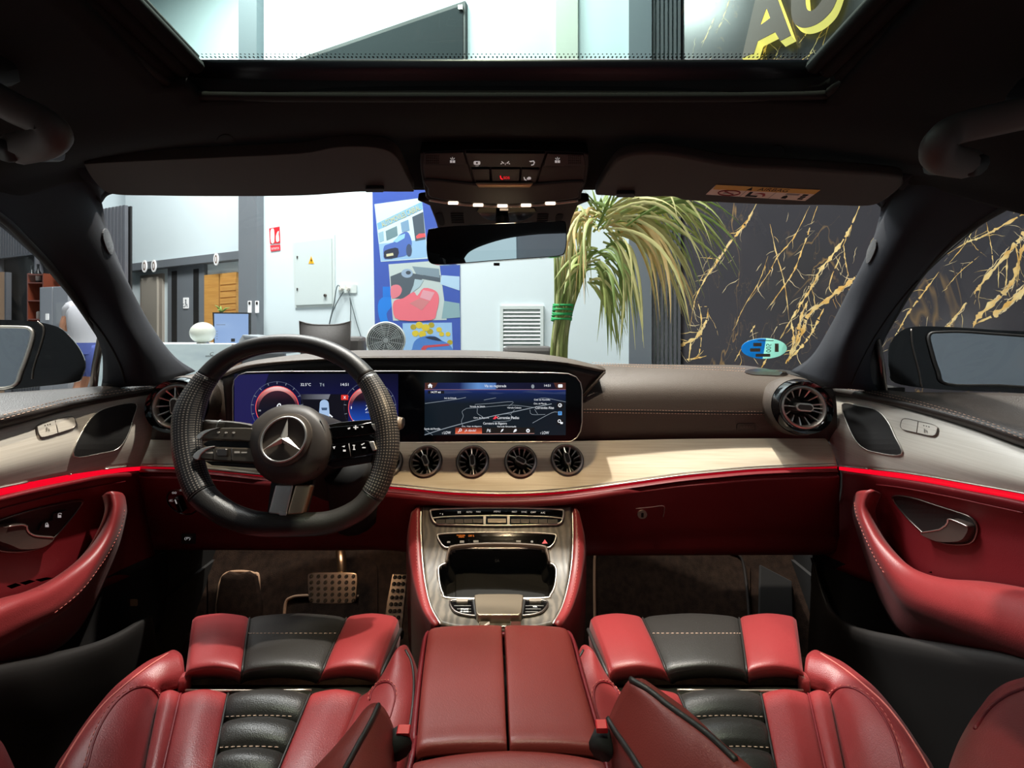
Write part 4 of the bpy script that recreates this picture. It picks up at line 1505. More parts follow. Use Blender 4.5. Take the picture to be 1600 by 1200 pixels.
def roof_row(d, hc, xl, xr, hs, hm):
    xs = [xl, xl * .93, xl * .78, xl * .55, xl * .28, CXr, xr * .28, xr * .55, xr * .78, xr * .93, xr]
    hh = [hs, hs + (hm - hs) * .55, hm, hc - (hc - hm) * .35, hc - .002, hc, hc - .002, hc - (hc - hm) * .35, hm, hs + (hm - hs) * .55, hs]
    return [Vector((x, d, Hc(h))) for x, h in zip(xs, hh)]


rows = [
    [P(158, 318, .67), P(176, 303, .67), P(240, 301, .66), P(380, 299, .655), P(600, 297, .655), P(790, 297, .655), P(960, 297, .655), P(1160, 301, .655), P(1310, 308, .66), P(1362, 316, .67), P(1378, 326, .67)],
    [P(120, 285, .60), P(150, 262, .595), P(225, 250, .585), P(380, 240, .575), P(600, 236, .575), P(790, 236, .575), P(960, 236, .575), P(1160, 242, .575), P(1320, 256, .585), P(1395, 272, .595), P(1420, 290, .60)],
    roof_row(.47, .249, -.70, .66, .135, .216),
    roof_row(.40, .254, -.69, .65, .145, .226),
    roof_row(.32, .266, -.67, .635, .150, .236),
    roof_row(.22, .274, -.65, .62, .160, .244),
    roof_row(.10, .280, -.63, .60, .165, .25),
    roof_row(-.30, .285, -.60, .57, .165, .255),
    roof_row(-.9, .25, -.58, .55, .12, .20),
]
hl = thing('headliner', 'black fabric headliner of the cabin around the roof opening', 'headliner', (0, .3, Hc(.24)))
# the opening is cut in plan: x within the rails, y behind the front edge
_cut = HOLE


def loft_roof():
    fine = [curve(r, 8) for r in rows]
    nc = len(fine[0])
    cols = [curve([r[j] for r in fine], 10) for j in range(nc)]
    nr = len(cols[0])
    verts = [cols[j][i] for i in range(nr) for j in range(nc)]
    faces = []
    for i in range(nr - 1):
        for j in range(nc - 1):
            f = (i * nc + j, i * nc + j + 1, (i + 1) * nc + j + 1, (i + 1) * nc + j)
            c = (verts[f[0]] + verts[f[1]] + verts[f[2]] + verts[f[3]]) / 4
            if -.345 < c.x < .330 and -.2 < c.y < .412:
                continue
            faces.append(f)
    o = mk('fabric_skin', verts, faces, M['soft'], hl, face_cam=True)
    md = o.modifiers.new('thick', 'SOLIDIFY'); md.thickness = .012; md.offset = -1
    return SF(BVHTree.FromPolygons(verts, [(i * nc + j, i * nc + j + 1, (i + 1) * nc + j + 1, (i + 1) * nc + j) for i in range(nr - 1) for j in range(nc - 1)]))


RS = loft_roof()
rimh = lambda y: .2535 + max(0, .40 - y) * .16
rp = curve([Vector((.342, -.2, Hc(.279))), Vector((.344, .1, Hc(.279))), Vector((.344, .25, Hc(.271))), Vector((.344, .36, Hc(.258))), Vector((.337, .402, Hc(.2525))), Vector((.305, .414, Hc(.2515))), Vector((.0, .416, Hc(.2515))),
            Vector((-.325, .414, Hc(.2515))), Vector((-.35, .402, Hc(.2525))), Vector((-.357, .36, Hc(.258))), Vector((-.357, .25, Hc(.271))), Vector((-.357, .1, Hc(.279))), Vector((-.355, -.2, Hc(.279)))], 6)
tube('opening_rim', rp, .0045, mat('rim_fabric', (26, 25, 23), .85), hl, 10)
# inner walls of the opening and folded rail covers
loft('opening_wall', [[p + Vector((0, 0, 0)) for p in rp[::3]], [p + Vector((0, 0, .035)) for p in rp[::3]]], M['void'], hl, 2, 2, .004)
for sgn in (-1, 1):
    for k in range(3):
        x = (.338 - .014 * k) if sgn > 0 else (-.352 + .014 * k)
        tube('rail_fold', [Vector((x, -.2, Hc(.292 + .004 * k))), Vector((x, .1, Hc(.291 + .004 * k))), Vector((x, .25, Hc(.282 + .004 * k))), Vector((x, .395, Hc(.262 + .004 * k)))], .008, M['soft'], hl, 8, n=5)
for px, py in ((352, 219), (1214, 236)):
    slab('clip_cover', circ(px, py, 13, 10, 24), RS, .0003, .0012, M['soft'], hl, step=4)

# roof glass
sg = thing('sunroof', 'tinted glass sunroof with dark dotted border above the front seats', 'sunroof', (0, .2, Hc(.29)))
gx0, gx1 = -.33, .348
gl = lambda x, y: Vector((x, y, Hc(.2845 + max(0, .41 - y) * .17 - .02 * max(0, .3 - y) ** 1.5)))
ys = (.405, .36, .30, .22, .12, .0, -.2)
loft('glass_pane', [[gl(x, y) for x in (gx0, gx0 * .5, 0, gx1 * .5, gx1)] for y in ys], M['roofglass'], sg, 3, 3)
fb_ = [(-.355, .318, .402, .418)]
loft('front_frame', [[Vector((x, .4045, Hc(.2845))) for x in (-.36, -.02, .37)], [Vector((x, .408, Hc(.276))) for x in (-.36, -.02, .37)], [Vector((x, .418, Hc(.268))) for x in (-.36, -.02, .37)], [Vector((x, .424, Hc(.262))) for x in (-.36, -.02, .37)]],
     mat('roof_frame_black', (26, 28, 36), .35), sg, 3, 3, .003)
for sgn, gx in ((-1, gx0), (1, gx1)):
    loft('side_frame', [[gl(gx, y) + Vector((0, 0, .001)) for y in ys], [gl(gx, y) + Vector((sgn * .05, 0, .001)) for y in ys]], M['plastic'], sg, 2, 3, .003)
dots = []
for i in range(150):
    x = gx0 + .006 + (gx1 - gx0 - .012) * i / 149
    c = gl(x, .402)
    v = [gl(x + .0013 * math.cos(t), .402 + .0013 * math.sin(t)) - Vector((0, 0, .0006)) for t in (0, 1.57, 3.14, 4.71)]
    dots.append((v, [(0, 1, 2, 3)]))
    v = [gl(x + .0022 + .0009 * math.cos(t), .3985 + .0009 * math.sin(t)) - Vector((0, 0, .0006)) for t in (0, 1.57, 3.14, 4.71)]
    dots.append((v, [(0, 1, 2, 3)]))
merge('border_dot', dots, M['void'], sg, kind='stuff')

# windscreen
ws = thing('windscreen', 'curved clear windscreen between the dashboard and the roof', 'windscreen', (0, 1.0, Hc(-.1)))
wrow0 = [P(250, 612, .97), P(330, 588, 1.06), P(450, 576, 1.14), P(620, 568, 1.19), P(780, 567, 1.205), P(940, 568, 1.19), P(1090, 572, 1.14), P(1190, 582, 1.06), P(1262, 606, .97)]
wrow1 = [P(145, 300, .68), P(215, 294, .69), P(370, 288, .685), P(600, 284, .685), P(780, 284, .685), P(970, 284, .685), P(1180, 290, .685), P(1330, 300, .69), P(1392, 306, .68)]
wmid = [a.lerp(b, .5) + Vector((0, .02, .02)) for a, b in zip(wrow0, wrow1)]
_, WSS = loft('glass_pane', [wrow0, wmid, wrow1], M['glass'], ws, 5, 4)

def translucent(m, f=.75):
    nt = m.node_tree
    b = nt.nodes['Principled BSDF']
    tl = nt.nodes.new('ShaderNodeBsdfTranslucent')
    tl.inputs[0].default_value = b.inputs['Base Color'].default_value
    mx = nt.nodes.new('ShaderNodeMixShader')
    mx.inputs[0].default_value = f
    nt.links.new(b.outputs[0], mx.inputs[1])
    nt.links.new(tl.outputs[0], mx.inputs[2])
    nt.links.new(mx.outputs[0], nt.nodes['Material Output'].inputs[0])
    return m


# sticker on the windscreen
stk = thing('windscreen_sticker', 'round half blue half pale green sticker low on the windscreen', 'sticker', WSS.pt(1193, 560))
slab('green_half', circ(1194, 544, 36, 16, 40), WSS, .001, .0016, translucent(mat('sticker_green', (190, 232, 224), .5)), stk, step=8)
slab('blue_half', [p for p in circ(1194, 544, 36, 16, 60) if p[0] < 1194] + [(1197, 528.5), (1192, 559)], WSS, .0016, .0022, translucent(mat('sticker_blue', (84, 184, 246), .5)), stk, step=8)
for q in (fp(1177, 535, 1190, 540), fp(1172, 543.5, 1188, 548.5), fp(1181, 552, 1204, 556.5), fp(1211, 536, 1217, 549), fp(1184, 530.8, 1209, 532)):
    slab('print_bar', q, WSS, .0022, .0027, mat('sticker_brown', (112, 104, 92), .6), stk, step=8)
for i, ch in enumerate('500'):
    pass
txt('005', 1201, 542.5, 7.5, 13, WSS, .0032, M['void'], stk, rot=0, tr=lambda a, b: (1197.3 + 8 * b, 549.5 - 13.5 * a))

# ------------------------------------------------------------------ visors, console, mirror
VL = PL3(P(135, 262, .535), P(640, 258, .535), P(400, 306, .61))
v1 = thing('sun_visor', 'closed dark sun visor above the steering wheel', 'visor', VL.pt(400, 290))
slab('panel', sp([(133, 260), (142, 256), (240, 251), (350, 246), (470, 240), (520, 231), (560, 229), (598, 233), (620, 246), (634, 272), (646, 297), (636, 300), (560, 300), (470, 306), (330, 307), (240, 306), (190, 305), (166, 300), (148, 284)], 4), VL, -.018, 0, M['visor'], v1, .006, 3, smooth=True)
slab('clip', rr(571, 295, 600, 301, 2), VL, 0, .006, M['plastic'], v1, .002)
VR = PL3(P(930, 262, .535), P(1410, 284, .535), P(1150, 318, .61))
v2 = thing('sun_visor', 'closed dark sun visor carrying the white and yellow airbag label', 'visor', VR.pt(1150, 305))
slab('panel', sp([(930, 303), (945, 276), (962, 252), (982, 243), (1010, 239), (1045, 241), (1082, 247), (1150, 259), (1230, 263), (1320, 269), (1402, 276), (1411, 285), (1408, 294), (1385, 312), (1356, 323), (1290, 322), (1200, 321), (1078, 315), (1050, 309), (1000, 309), (945, 307)], 4), VR, -.018, 0, M['visor'], v2, .006, 3, smooth=True)
slab('clip', rr(963, 303, 992, 309, 2), VR, 0, .006, M['plastic'], v2, .002)
LB = [(1119, 289), (1282, 297), (1258, 314), (1103, 304)]


def lab_pt(a, b):
    top = (LB[0][0] + (LB[1][0] - LB[0][0]) * a, LB[0][1] + (LB[1][1] - LB[0][1]) * a)
    bot = (LB[3][0] + (LB[2][0] - LB[3][0]) * a, LB[3][1] + (LB[2][1] - LB[3][1]) * a)
    return (top[0] * b + bot[0] * (1 - b), top[1] * b + bot[1] * (1 - b))


lw = mat('label_white', (226, 205, 190), .6)
lb = slab('airbag_label', LB, VR, 0, .0006, lw, v2)
ly = slab('yellow_band', [lab_pt(0, 1), lab_pt(1, 1), lab_pt(1, .62), lab_pt(0.015, .55)], VR, .0006, .0009, mat('label_yellow', (214, 164, 78), .6), lb)
dk = M['void']
redp = mat('label_red', (150, 40, 44), .6)
slab('warning_mark', [lab_pt(.33, .64), lab_pt(.355, .95), lab_pt(.38, .64)], VR, .0009, .0012, dk, lb)
txt('AIRBAG', 0, 0, 1, 1, VR, .0013, dk, lb, tr=lambda a, b: lab_pt(.43 + .29 * a, .66 + .28 * b))
rc_ = [lab_pt(.20 + .105 * math.cos(t * .2618), .29 + .25 * math.sin(t * .2618)) for t in range(24)]
tube('ban_ring', [VR.pt(x, y, .001) for x, y in rc_], .0008, redp, lb, 5, True)
tube('ban_bar', [VR.pt(*lab_pt(.13, .47), .001), VR.pt(*lab_pt(.27, .11), .001)], .0007, redp, lb, 5)
slab('seat_mark', [lab_pt(.145, .2), lab_pt(.16, .42), lab_pt(.18, .42), lab_pt(.17, .26), lab_pt(.25, .26), lab_pt(.25, .2)], VR, .0006, .0009, M['grey_mark'], lb)
slab('child_seat_mark', [lab_pt(.385, .05), lab_pt(.385, .5), lab_pt(.415, .5), lab_pt(.42, .18), lab_pt(.50, .18), lab_pt(.50, .05)], VR, .0006, .001, dk, lb)
slab('airbag_arc', [lab_pt(.45, .32), lab_pt(.50, .45), lab_pt(.545, .4), lab_pt(.57, .2), lab_pt(.55, .12), lab_pt(.535, .3), lab_pt(.50, .36)], VR, .0006, .001, redp, lb)
slab('arrow_mark', [lab_pt(.74, .08), lab_pt(.74, .25), lab_pt(.765, .36), lab_pt(.79, .25), lab_pt(.79, .08)], VR, .0006, .001, dk, lb)
for k in range(3):
    slab('text_block', [lab_pt(.905, .08 + .17 * k), lab_pt(.905, .2 + .17 * k), lab_pt(.955, .2 + .17 * k), lab_pt(.955, .08 + .17 * k)], VR, .0006, .001, dk, lb)
for k in range(2):
    slab('text_line', [lab_pt(.74, .42 + .08 * k), lab_pt(.74, .46 + .08 * k), lab_pt(.87, .46 + .08 * k), lab_pt(.87, .42 + .08 * k)], VR, .0006, .001, M['grey_mark'], lb)
for a in (.335, .625):
    slab('divider', [lab_pt(a, 0), lab_pt(a + .004, .6), lab_pt(a + .008, .6), lab_pt(a + .004, 0)], VR, .0006, .0009, M['grey_mark'], lb)

# overhead console
OC = PL3(P(657, 240, .53), P(917, 240, .53), P(787, 318, .605))
oc = thing('overhead_console', 'black overhead console with lit buttons and a row of small reading lamps', 'console', OC.pt(787, 280))
slab('housing', sp([(656, 246), (662, 238), (720, 235), (787, 234), (855, 236), (912, 239), (920, 247), (917, 280), (908, 305), (902, 313), (840, 321), (787, 323), (730, 320), (672, 313), (664, 300), (658, 272)], 4), OC, -.03, 0, M['plastic'], oc, .004, smooth=True)
bt = mat('button_black', (20, 19, 19), .35)
panel_ = mat('console_panel', (44, 40, 37), .55)
slab('switch_panel', [(663, 240), (724, 238), (733, 262), (739, 285), (664, 279), (661, 262)], OC, 0, .003, panel_, oc, .001)
slab('switch_panel', [(912, 242), (855, 240), (846, 262), (840, 285), (912, 281), (915, 262)], OC, 0, .003, panel_, oc, .001)
slab('lamp_button', [(663, 240), (724, 238), (730, 258), (661, 258)], OC, .003, .005, bt, oc, .001)
slab('lamp_button', [(912, 242), (855, 240), (849, 260), (915, 260)], OC, .003, .005, bt, oc, .001)
slab('roof_switch', [(727, 239), (852, 240), (844, 262), (734, 261)], OC, 0, .006, bt, oc, .001)
slab('call_button', [(767, 264), (813, 264), (811, 285), (769, 285)], OC, 0, .006, bt, oc, .001)
slab('call_button', [(736, 264), (765, 264), (766, 285), (742, 285)], OC, 0, .005, bt, oc, .001)
slab('call_button', [(815, 264), (843, 265), (837, 286), (813, 285)], OC, 0, .006, bt, oc, .001)
slab('glasses_lid', sp([(665, 281), (740, 288), (788, 291), (840, 288), (911, 284), (905, 300), (900, 311), (840, 318), (787, 320), (730, 317), (674, 310), (668, 296)], 3), OC, .001, .007, panel_, oc, .003, smooth=True)
slab('lid_grip', [(742, 287), (834, 287), (828, 294), (748, 294)], OC, .006, .010, mat('grip_bronze', (150, 124, 98), .3, .8), oc, .002)
for px, w in ((707, 0), (871, 1)):
    for q in (fp(px - 4, 251, px - .4, 254.5), fp(px + .4, 251, px + 4, 254.5)):
        slab('lamp_icon', q, OC, .005, .0058, M['white_mark'], oc)
    for dx in (-3, 0, 3):
        slab('lamp_icon', [(px + dx - .5, 246 + abs(dx) * .4), (px + dx + .5, 246 + abs(dx) * .4), (px + dx * .5 + .4, 249.5), (px + dx * .5 - .4, 249.5)], OC, .005, .0058, M['white_mark'], oc)
slab('icon', rr(740, 252, 750.5, 257.5, 2), OC, .006, .0066, M['white_mark'], oc)
slab('icon', circ(745.2, 254.7, 1.5, n=10), OC, .0066, .007, bt, oc)
txt('OFF', 745.5, 259.3, 5, 2, OC, .0066, M['white_mark'], oc)
for q in ([(784, 252), (787.5, 255), (786.5, 256), (783.5, 253)], [(795, 252), (791.5, 255), (792.5, 256), (795.5, 253)], [(789, 255), (790, 255), (790, 258), (789, 258)], [(782, 256), (784, 255), (784.5, 256), (782.5, 257)], [(797, 256), (795, 255), (794.5, 256), (796.5, 257)]):
    slab('icon', q, OC, .006, .0066, M['white_mark'], oc)
for q in ([(827, 252), (834, 251), (836, 254), (834, 258), (830, 259), (830, 257.5), (833, 257), (834, 254.5), (833, 252.5), (829, 253.5)],):
    slab('icon', q, OC, .006, .0066, M['white_mark'], oc)
redm = emis('red_lettering', (255, 24, 40), 1.2)
slab('phone_icon', [(781, 275), (782.5, 275), (783.5, 278.5), (786, 280), (785, 281), (782, 279.5)], OC, .006, .0066, redm, oc)
txt('SOS', 791.5, 277.8, 9.5, 4, OC, .0066, redm, oc)
slab('phone_icon', [(818, 277), (819.5, 277), (820.5, 280), (823, 281.5), (822, 282.5), (819, 281)], OC, .006, .0066, M['white_mark'], oc)
slab('car_icon', [(823, 279), (826, 276.5), (829, 277), (830, 279), (829, 280.5), (824, 281)], OC, .006, .0066, M['white_mark'], oc)
for px0 in (671, 893):
    V = []
    for i in range(7):
        for j in range(4):
            V.append(prismd(fp(px0 - 5 + i * 3, 243.5 + j * 3.6, px0 - 3.4 + i * 3, 245.5 + j * 3.6), OC, .005, .0056))
    merge('microphone_grid', V, M['void'], oc, kind='stuff')
# row of reading lamps along the front edge
lo = so([(671, 312), (700, 316.5), (740, 320.5), (787, 322), (834, 320.5), (872, 317), (903, 313)], 6)
tube('lamp_strip', [OC.pt(x, y, .001) for x, y in lo], .0028, mat('lamp_lens', (190, 176, 160), .2, .6), oc, 8)
for x, y in ((708, 318), (747, 321.2), (785, 322.6), (822, 321.6), (860, 318.6)):
    slab('reading_lamp', rr(x - 8, y - 1.6, x + 8, y + 1.6, 1.5), OC, .0025, .005, emis('warm_lamp', (255, 232, 205), 3.0), oc)

# interior mirror and the sensor housing behind it
sh_ = thing('sensor_housing', 'black plastic sensor housing with slotted vents behind the interior mirror', 'housing', P(787, 345, .66))
SHP = PL3(P(670, 316, .64), P(905, 316, .64), P(787, 360, .70))
slab('shell', sp([(668, 312), (905, 313), (903, 322), (893, 345), (885, 372), (860, 385), (787, 392), (710, 385), (690, 372), (680, 345), (671, 322)], 3), SHP, -.02, 0, mat('shell_grey', (48, 44, 41), .6), sh_, .004, smooth=True)
for x0, x1, y0, s in ((704, 724, 334, 1), (840, 857, 335, -1)):
    for k in range(5):
        slab('vent_slot', fp(x0 + s * k * .4, y0 + k * 3.4, x1 + s * k * .3, y0 + k * 3.4 + 1.5), SHP, .0, .0012, M['void'], sh_)
slab('speaker_mesh', sp([(680, 335), (690, 334), (695, 350), (688, 352), (683, 345)], 3), SHP, .0, .001, M['void'], sh_)
slab('speaker_mesh', sp([(870, 336), (880, 336), (876, 346), (868, 346)], 3), SHP, .0, .001, M['void'], sh_)
slab('camera_cover', sp([(748, 325), (835, 325), (818, 345), (765, 345)], 3), SHP, .0, .004, M['gloss'], sh_, .001)
slab('lamp_slot', fp(781, 326.5, 794, 329), SHP, .004, .005, mat('slot_lit', (220, 205, 180), .4, emit=((255, 225, 190), .5)), sh_)
mo_ = P(776, 379, .62)
MIR = PL(mo_, Vector((1, -.10, 0.03)), Vector((0, -.09, 1)))
rm = thing('interior_mirror', 'frameless interior rear view mirror hanging from the windscreen', 'mirror', mo_)
mpoly = sp([(668, 362), (674, 357), (720, 352), (790, 348), (860, 345.5), (880, 345), (885, 351), (886, 375), (883, 394), (874, 400), (840, 403), (780, 407), (720, 412), (685, 413.5), (671, 410), (667, 398), (666, 380)], 4)
slab('case', mpoly, MIR, -.022, 0, M['gloss'], rm, .006, smooth=True)
ctr = (776, 379)
slab('mirror_glass', [(ctr[0] + (x - ctr[0]) * .985, ctr[1] + (y - ctr[1]) * .955) for x, y in mpoly], MIR, 0, .0015, M['mirror'], rm)
tube('arm', [mo_ + Vector((.005, .02, .0)), P(785, 345, .67), P(788, 330, .68)], [.008, .012, .016], M['plastic'], rm, 10, n=4)
tube('dip_button', [MIR.pt(776, 411, -.012), MIR.pt(776, 415, -.012)], .005, M['plastic'], rm, 8)

# grab handles
for pts, lab in (([P(-90, 112, .40), P(-30, 140, .42), P(20, 168, .425), P(66, 190, .43), P(84, 208, .43), P(66, 224, .44), P(26, 233, .45)], 'curved black grab handle on the roof rail, driver side'),
                 ([P(1690, 160, .40), P(1625, 172, .41), P(1560, 186, .42), P(1490, 204, .43), P(1466, 228, .43), P(1474, 248, .445), P(1510, 256, .47)], 'curved black grab handle on the roof rail, passenger side')):
    t = thing('grab_handle', lab, 'handle', pts[3])
    pts = [C0 + (p - C0) * .80 for p in pts]
    q = curve(pts, 8)
    tube('grip', q, [.0138] * len(q), mat('handle_plastic', (72, 66, 62), .6), t, 14, flat=(Vector((0, 1, .3)).normalized(), .75))
    tube('mount', [pts[-1] + Vector((0, -.01, -.006)), pts[-1] + Vector((0, .03, .012))], [.010, .010], M['plastic'], t, 10)
    tube('mount', [pts[0], pts[0] + Vector((0, .03, .03))], [.015, .02], M['plastic'], t, 10)

# ================================================================== DASHBOARD
db = thing('dashboard', 'wide dashboard with black stitched leather top, pale wood band and red leather lower half', 'dashboard', (-.03, .9, Hc(-.5)))
pad = [
    [P(250, 610, .95), P(320, 592, 1.04), P(450, 580, 1.12), P(620, 572, 1.17), P(780, 571, 1.185), P(940, 572, 1.17), P(1090, 575, 1.12), P(1190, 584, 1.04), P(1262, 606, .95)],
    [P(248, 598, .88), P(320, 582, .96), P(470, 572, 1.02), P(620, 570, 1.05), P(780, 570, 1.06), P(930, 569, 1.05), P(1080, 570, 1.02), P(1180, 573, .98), P(1290, 601, .87)],
    [P(238, 603, .855), P(320, 590, .90), P(470, 585, .93), P(620, 583, .94), P(780, 583, .94), P(920, 577, .95), P(1080, 577, .94), P(1190, 584, .92), P(1300, 606, .855)],
    [P(232, 622, .845), P(320, 610, .875), P(470, 606, .89), P(620, 606, .89), P(780, 606, .885), P(920, 604, .885), P(1080, 605, .88), P(1200, 609, .87), P(1306, 622, .845)],
    [P(230, 648, .84), P(320, 640, .865), P(470, 640, .872), P(620, 640, .872), P(780, 640, .872), P(920, 639, .868), P(1080, 641, .866), P(1200, 642, .86), P(1308, 648, .84)],
    [P(230, 668, .845), P(320, 664, .87), P(470, 664, .88), P(620, 664, .88), P(780, 664, .88), P(920, 664, .876), P(1080, 664, .87), P(1200, 664, .865), P(1308, 664, .845)],
    [P(232, 692, .87), P(320, 692, .885), P(470, 694, .895), P(620, 695, .895), P(780, 695, .895), P(920, 689, .89), P(1080, 688, .885), P(1200, 688, .88), P(1306, 690, .865)],
]
_, PADS = loft('upper_pad', pad, M['dash'], db, 5, 6, .02)
stitches('stitching', [(912, 639.5), (980, 640.3), (1080, 642), (1160, 643), (1212, 643)], PADS, M['thread'], db)
stitches('stitching', [(912, 644), (980, 645), (1080, 646.5), (1160, 647.3), (1212, 647.3)], PADS, M['thread'], db)
line('seam', [(908, 642), (980, 642.8), (1080, 644.3), (1160, 645.2), (1214, 645.2)], PADS, .0012, M['void'], db, .0)
stitches('stitching', [(925, 570), (1000, 573.5), (1090, 577), (1170, 581), (1190, 584)], PADS, M['thread'], db)
stitches('stitching', [(925, 566.5), (1000, 570), (1090, 573), (1165, 576)], PADS, M['thread'], db)
stitches('stitching', [(258, 600), (290, 590), (330, 583)], PADS, M['thread'], db)
slab('speaker_cover', sp([(1163, 582), (1172, 578), (1195, 577), (1222, 579), (1232, 584), (1222, 588), (1195, 587), (1175, 586)], 3), PADS, .0, .002, M['alu_dark'], db, step=5)
slab('airbag_badge', rr(1151, 661.5, 1181, 672, 3), PADS, -.001, .0015, mat('badge_dark', (40, 36, 33), .5), db, step=5)
txt('AIRBAG', 1166, 667, 22, 5, PADS, .002, mat('badge_text', (92, 84, 78), .5), db)

# hood above the screens
hood = [
    [P(330, 590, .98), P(400, 572, 1.04), P(520, 556, 1.10), P(640, 553, 1.12), P(760, 554, 1.12), P(860, 560, 1.08), P(925, 572, 1.02)],
    [P(342, 583, .88), P(400, 563, .92), P(520, 549, .96), P(640, 547, .98), P(760, 548, .98), P(860, 555, .95), P(935, 571, .91)],
    [P(346, 583, .84), P(400, 567, .845), P(520, 558, .85), P(640, 556.5, .85), P(760, 557, .85), P(870, 563, .85), P(946, 577, .86)],
    [P(348, 590, .835), P(400, 574, .84), P(520, 564, .845), P(640, 562, .845), P(760, 563, .845), P(872, 569, .845), P(945, 583, .858)],
    [P(352, 640, .85), P(400, 610, .86), P(520, 600, .86), P(640, 600, .86), P(760, 600, .86), P(880, 606, .86), P(920, 606, .866)],
    [P(356, 690, .86), P(400, 680, .87), P(520, 680, .87), P(640, 680, .87), P(760, 680, .87), P(880, 680, .87), P(908, 640, .872)],
]
_, HOODS = loft('screen_hood', hood[:4], M['dash'], db, 5, 6, .006)
loft('screen_recess', hood[3:], M['plastic'], db, 3, 6, .004)
line('hood_edge', [(348, 589), (400, 573), (520, 563), (640, 561), (760, 562), (872, 568), (945, 582)], HOODS, .0016, M['pipe'], db)
tube('hood_crease', [P(945, 581, .857), P(930, 598, .860), P(912, 618, .864)], .003, M['dash'], db, 6)

# pale wood band
trim = [
    [P(222, 686, .855), P(280, 688, .865), P(440, 690, .875), P(620, 690, .875), P(780, 690, .875), P(905, 689, .875), P(1060, 686, .87), P(1180, 685, .865), P(1290, 685, .855)],
    [P(221, 700, .84), P(280, 704, .845), P(440, 712, .85), P(620, 716, .85), P(780, 718, .85), P(905, 715, .85), P(1060, 704, .85), P(1180, 699, .847), P(1298, 697, .84)],
    [P(220, 714, .825), P(280, 718, .828), P(440, 732, .828), P(620, 742, .825), P(780, 748, .825), P(905, 740, .825), P(1060, 724, .827), P(1180, 715, .827), P(1304, 712, .823)],
    [P(219, 728, .815), P(280, 729, .812), P(440, 744, .808), P(620, 760, .803), P(780, 771, .80), P(905, 764, .803), P(1060, 743, .808), P(1180, 732, .812), P(1308, 727.5, .812)],
]
VCUT = [circ(x, y, 22.5, 22.5, 40) for x, y in ((604, 724), (665.5, 721.5), (738.5, 721.5), (813.5, 721.5), (886, 719))]
_, TRS = loft('wood_band', trim, M['cream'], db, 24, 30, .004, cut=VCUT)
e0 = [(219, 728), (280, 729), (340, 733), (440, 744), (520, 752), (620, 760), (700, 768), (780, 771), (850, 769), (905, 764), (980, 754), (1060, 743), (1120, 737), (1180, 732), (1250, 729), (1308, 727.5)]
d0 = [.815, .812, .81, .808, .806, .803, .801, .80, .801, .803, .805, .808, .81, .812, .812, .812]
E3 = [P(x, y, d) for (x, y), d in zip(e0, d0)]
tube('band_edge', [v + Vector((0, 0, -.0005)) for v in E3], .0016, M['alu'], db, 6, n=4)
tube('band_seam', [v + Vector((0, .002, .004)) for v in E3], .0007, M['grey_mark'], db, 5, n=4)


# red glow strip below the band, in a groove
def below(E, dy, dd):
    out = []
    for v in E:
        x, y = pix(v)
        out.append(P(x, y + dy, v.y + dd))
    return out


loft('light_strip', [below(E3, 0.5, .012), below(E3, 5, .012), below(E3, 11, .010)], M['ambient_dim'], db, 2, 4, .003)
# red lower half with a rolled lip
low = [below(E3, 9.0, .008), below(E3, 9.5, -.006), below(E3, 13, -.014), below(E3, 17, -.012)]
gaps = [.10 + 0 * i for i in range(16)]
b1, b2, b3 = [], [], []
for i, v in enumerate(E3):
    x, y = pix(v)
    yb = 852 if x < 640 else (866 if x < 900 else 860)
    cf = .035 if 640 < x < 910 else 0
    b1.append(P(x, y + 17 + (yb - y - 17) * (.35 if not cf else .10), v.y + .010 + cf))
    b2.append(P(x, y + 17 + (yb - y - 17) * .75, v.y + .035 + cf))
    b3.append(P(x, yb, v.y + .07))
low_rows = low + [b1, b2, b3, [v + Vector((0, .2, .02)) for v in b3]]
_, LOWS = loft('lower_panel', low_rows, M['red_dark'], db, 5, 4, .006)
# glove box lid seams
line('glovebox_seam', [(951, 760), (953, 775), (951, 800), (947, 835), (944, 860)], LOWS, .0022, M['void'], db, .0005)
line('end_seam', [(1308, 730), (1311, 745), (1308, 780), (1298, 820), (1280, 858)], LOWS, .003, M['void'], db, .0005)
slab('glovebox_recess', rr(991, 786, 1066, 806, 8), LOWS, .0, .0012, mat('red_recess', (96, 14, 22), .5), db, step=8)
gh = slab('glovebox_handle', [(992, 790), (1035, 787), (1036, 804), (993, 808)], LOWS, .001, .006, M['red_dark'], db, step=8)
line('handle_edge', [(992, 791), (1014, 789), (1034, 787), (1036, 795), (1034, 804)], LOWS, .0009, M['alu'], gh, .006)
slab('lock', circ(1001.5, 799, 7, 6.5, 24), LOWS, .006, .009, M['alu'], gh, step=4)
slab('keyhole', rr(1000, 796, 1003, 803, 1), LOWS, .009, .0094, M['void'], gh, step=4)
# light switch, parking brake button
slab('switch_plate', sp([(243, 767), (262, 765), (280, 764), (281, 800), (262, 793), (247, 789)], 3), LOWS, .0, .004, M['gloss'], db, step=5)
line('switch_rim', [(243, 767), (262, 765), (280, 764), (281, 800), (262, 793), (247, 789)], LOWS, .0012, M['alu_dark'], db, .004, closed=True)
LP = LOWS.at(289, 781)
r0 = (LOWS.pt(313, 781) - LOWS.pt(289, 781)).length
lathe('rotary_dial', [(r0 * 1.0, .0), (r0 * 1.0, .006), (r0 * .93, .008), (r0 * .9, .006), (r0 * .55, .006), (r0 * .5, .004), (0, .004)], LP, M['gloss'], db, 36)
tube('dial_ring', [LP.loc(r0 * .97 * math.cos(t * .2244), r0 * .97 * math.sin(t * .2244), .007) for t in range(28)], .0012, M['alu_dark'], db, 6, True)
lathe('dial_well', [(r0 * .52, .0045), (0, .005)], LP, mat('dial_red', (84, 20, 24), .5), db, 24)
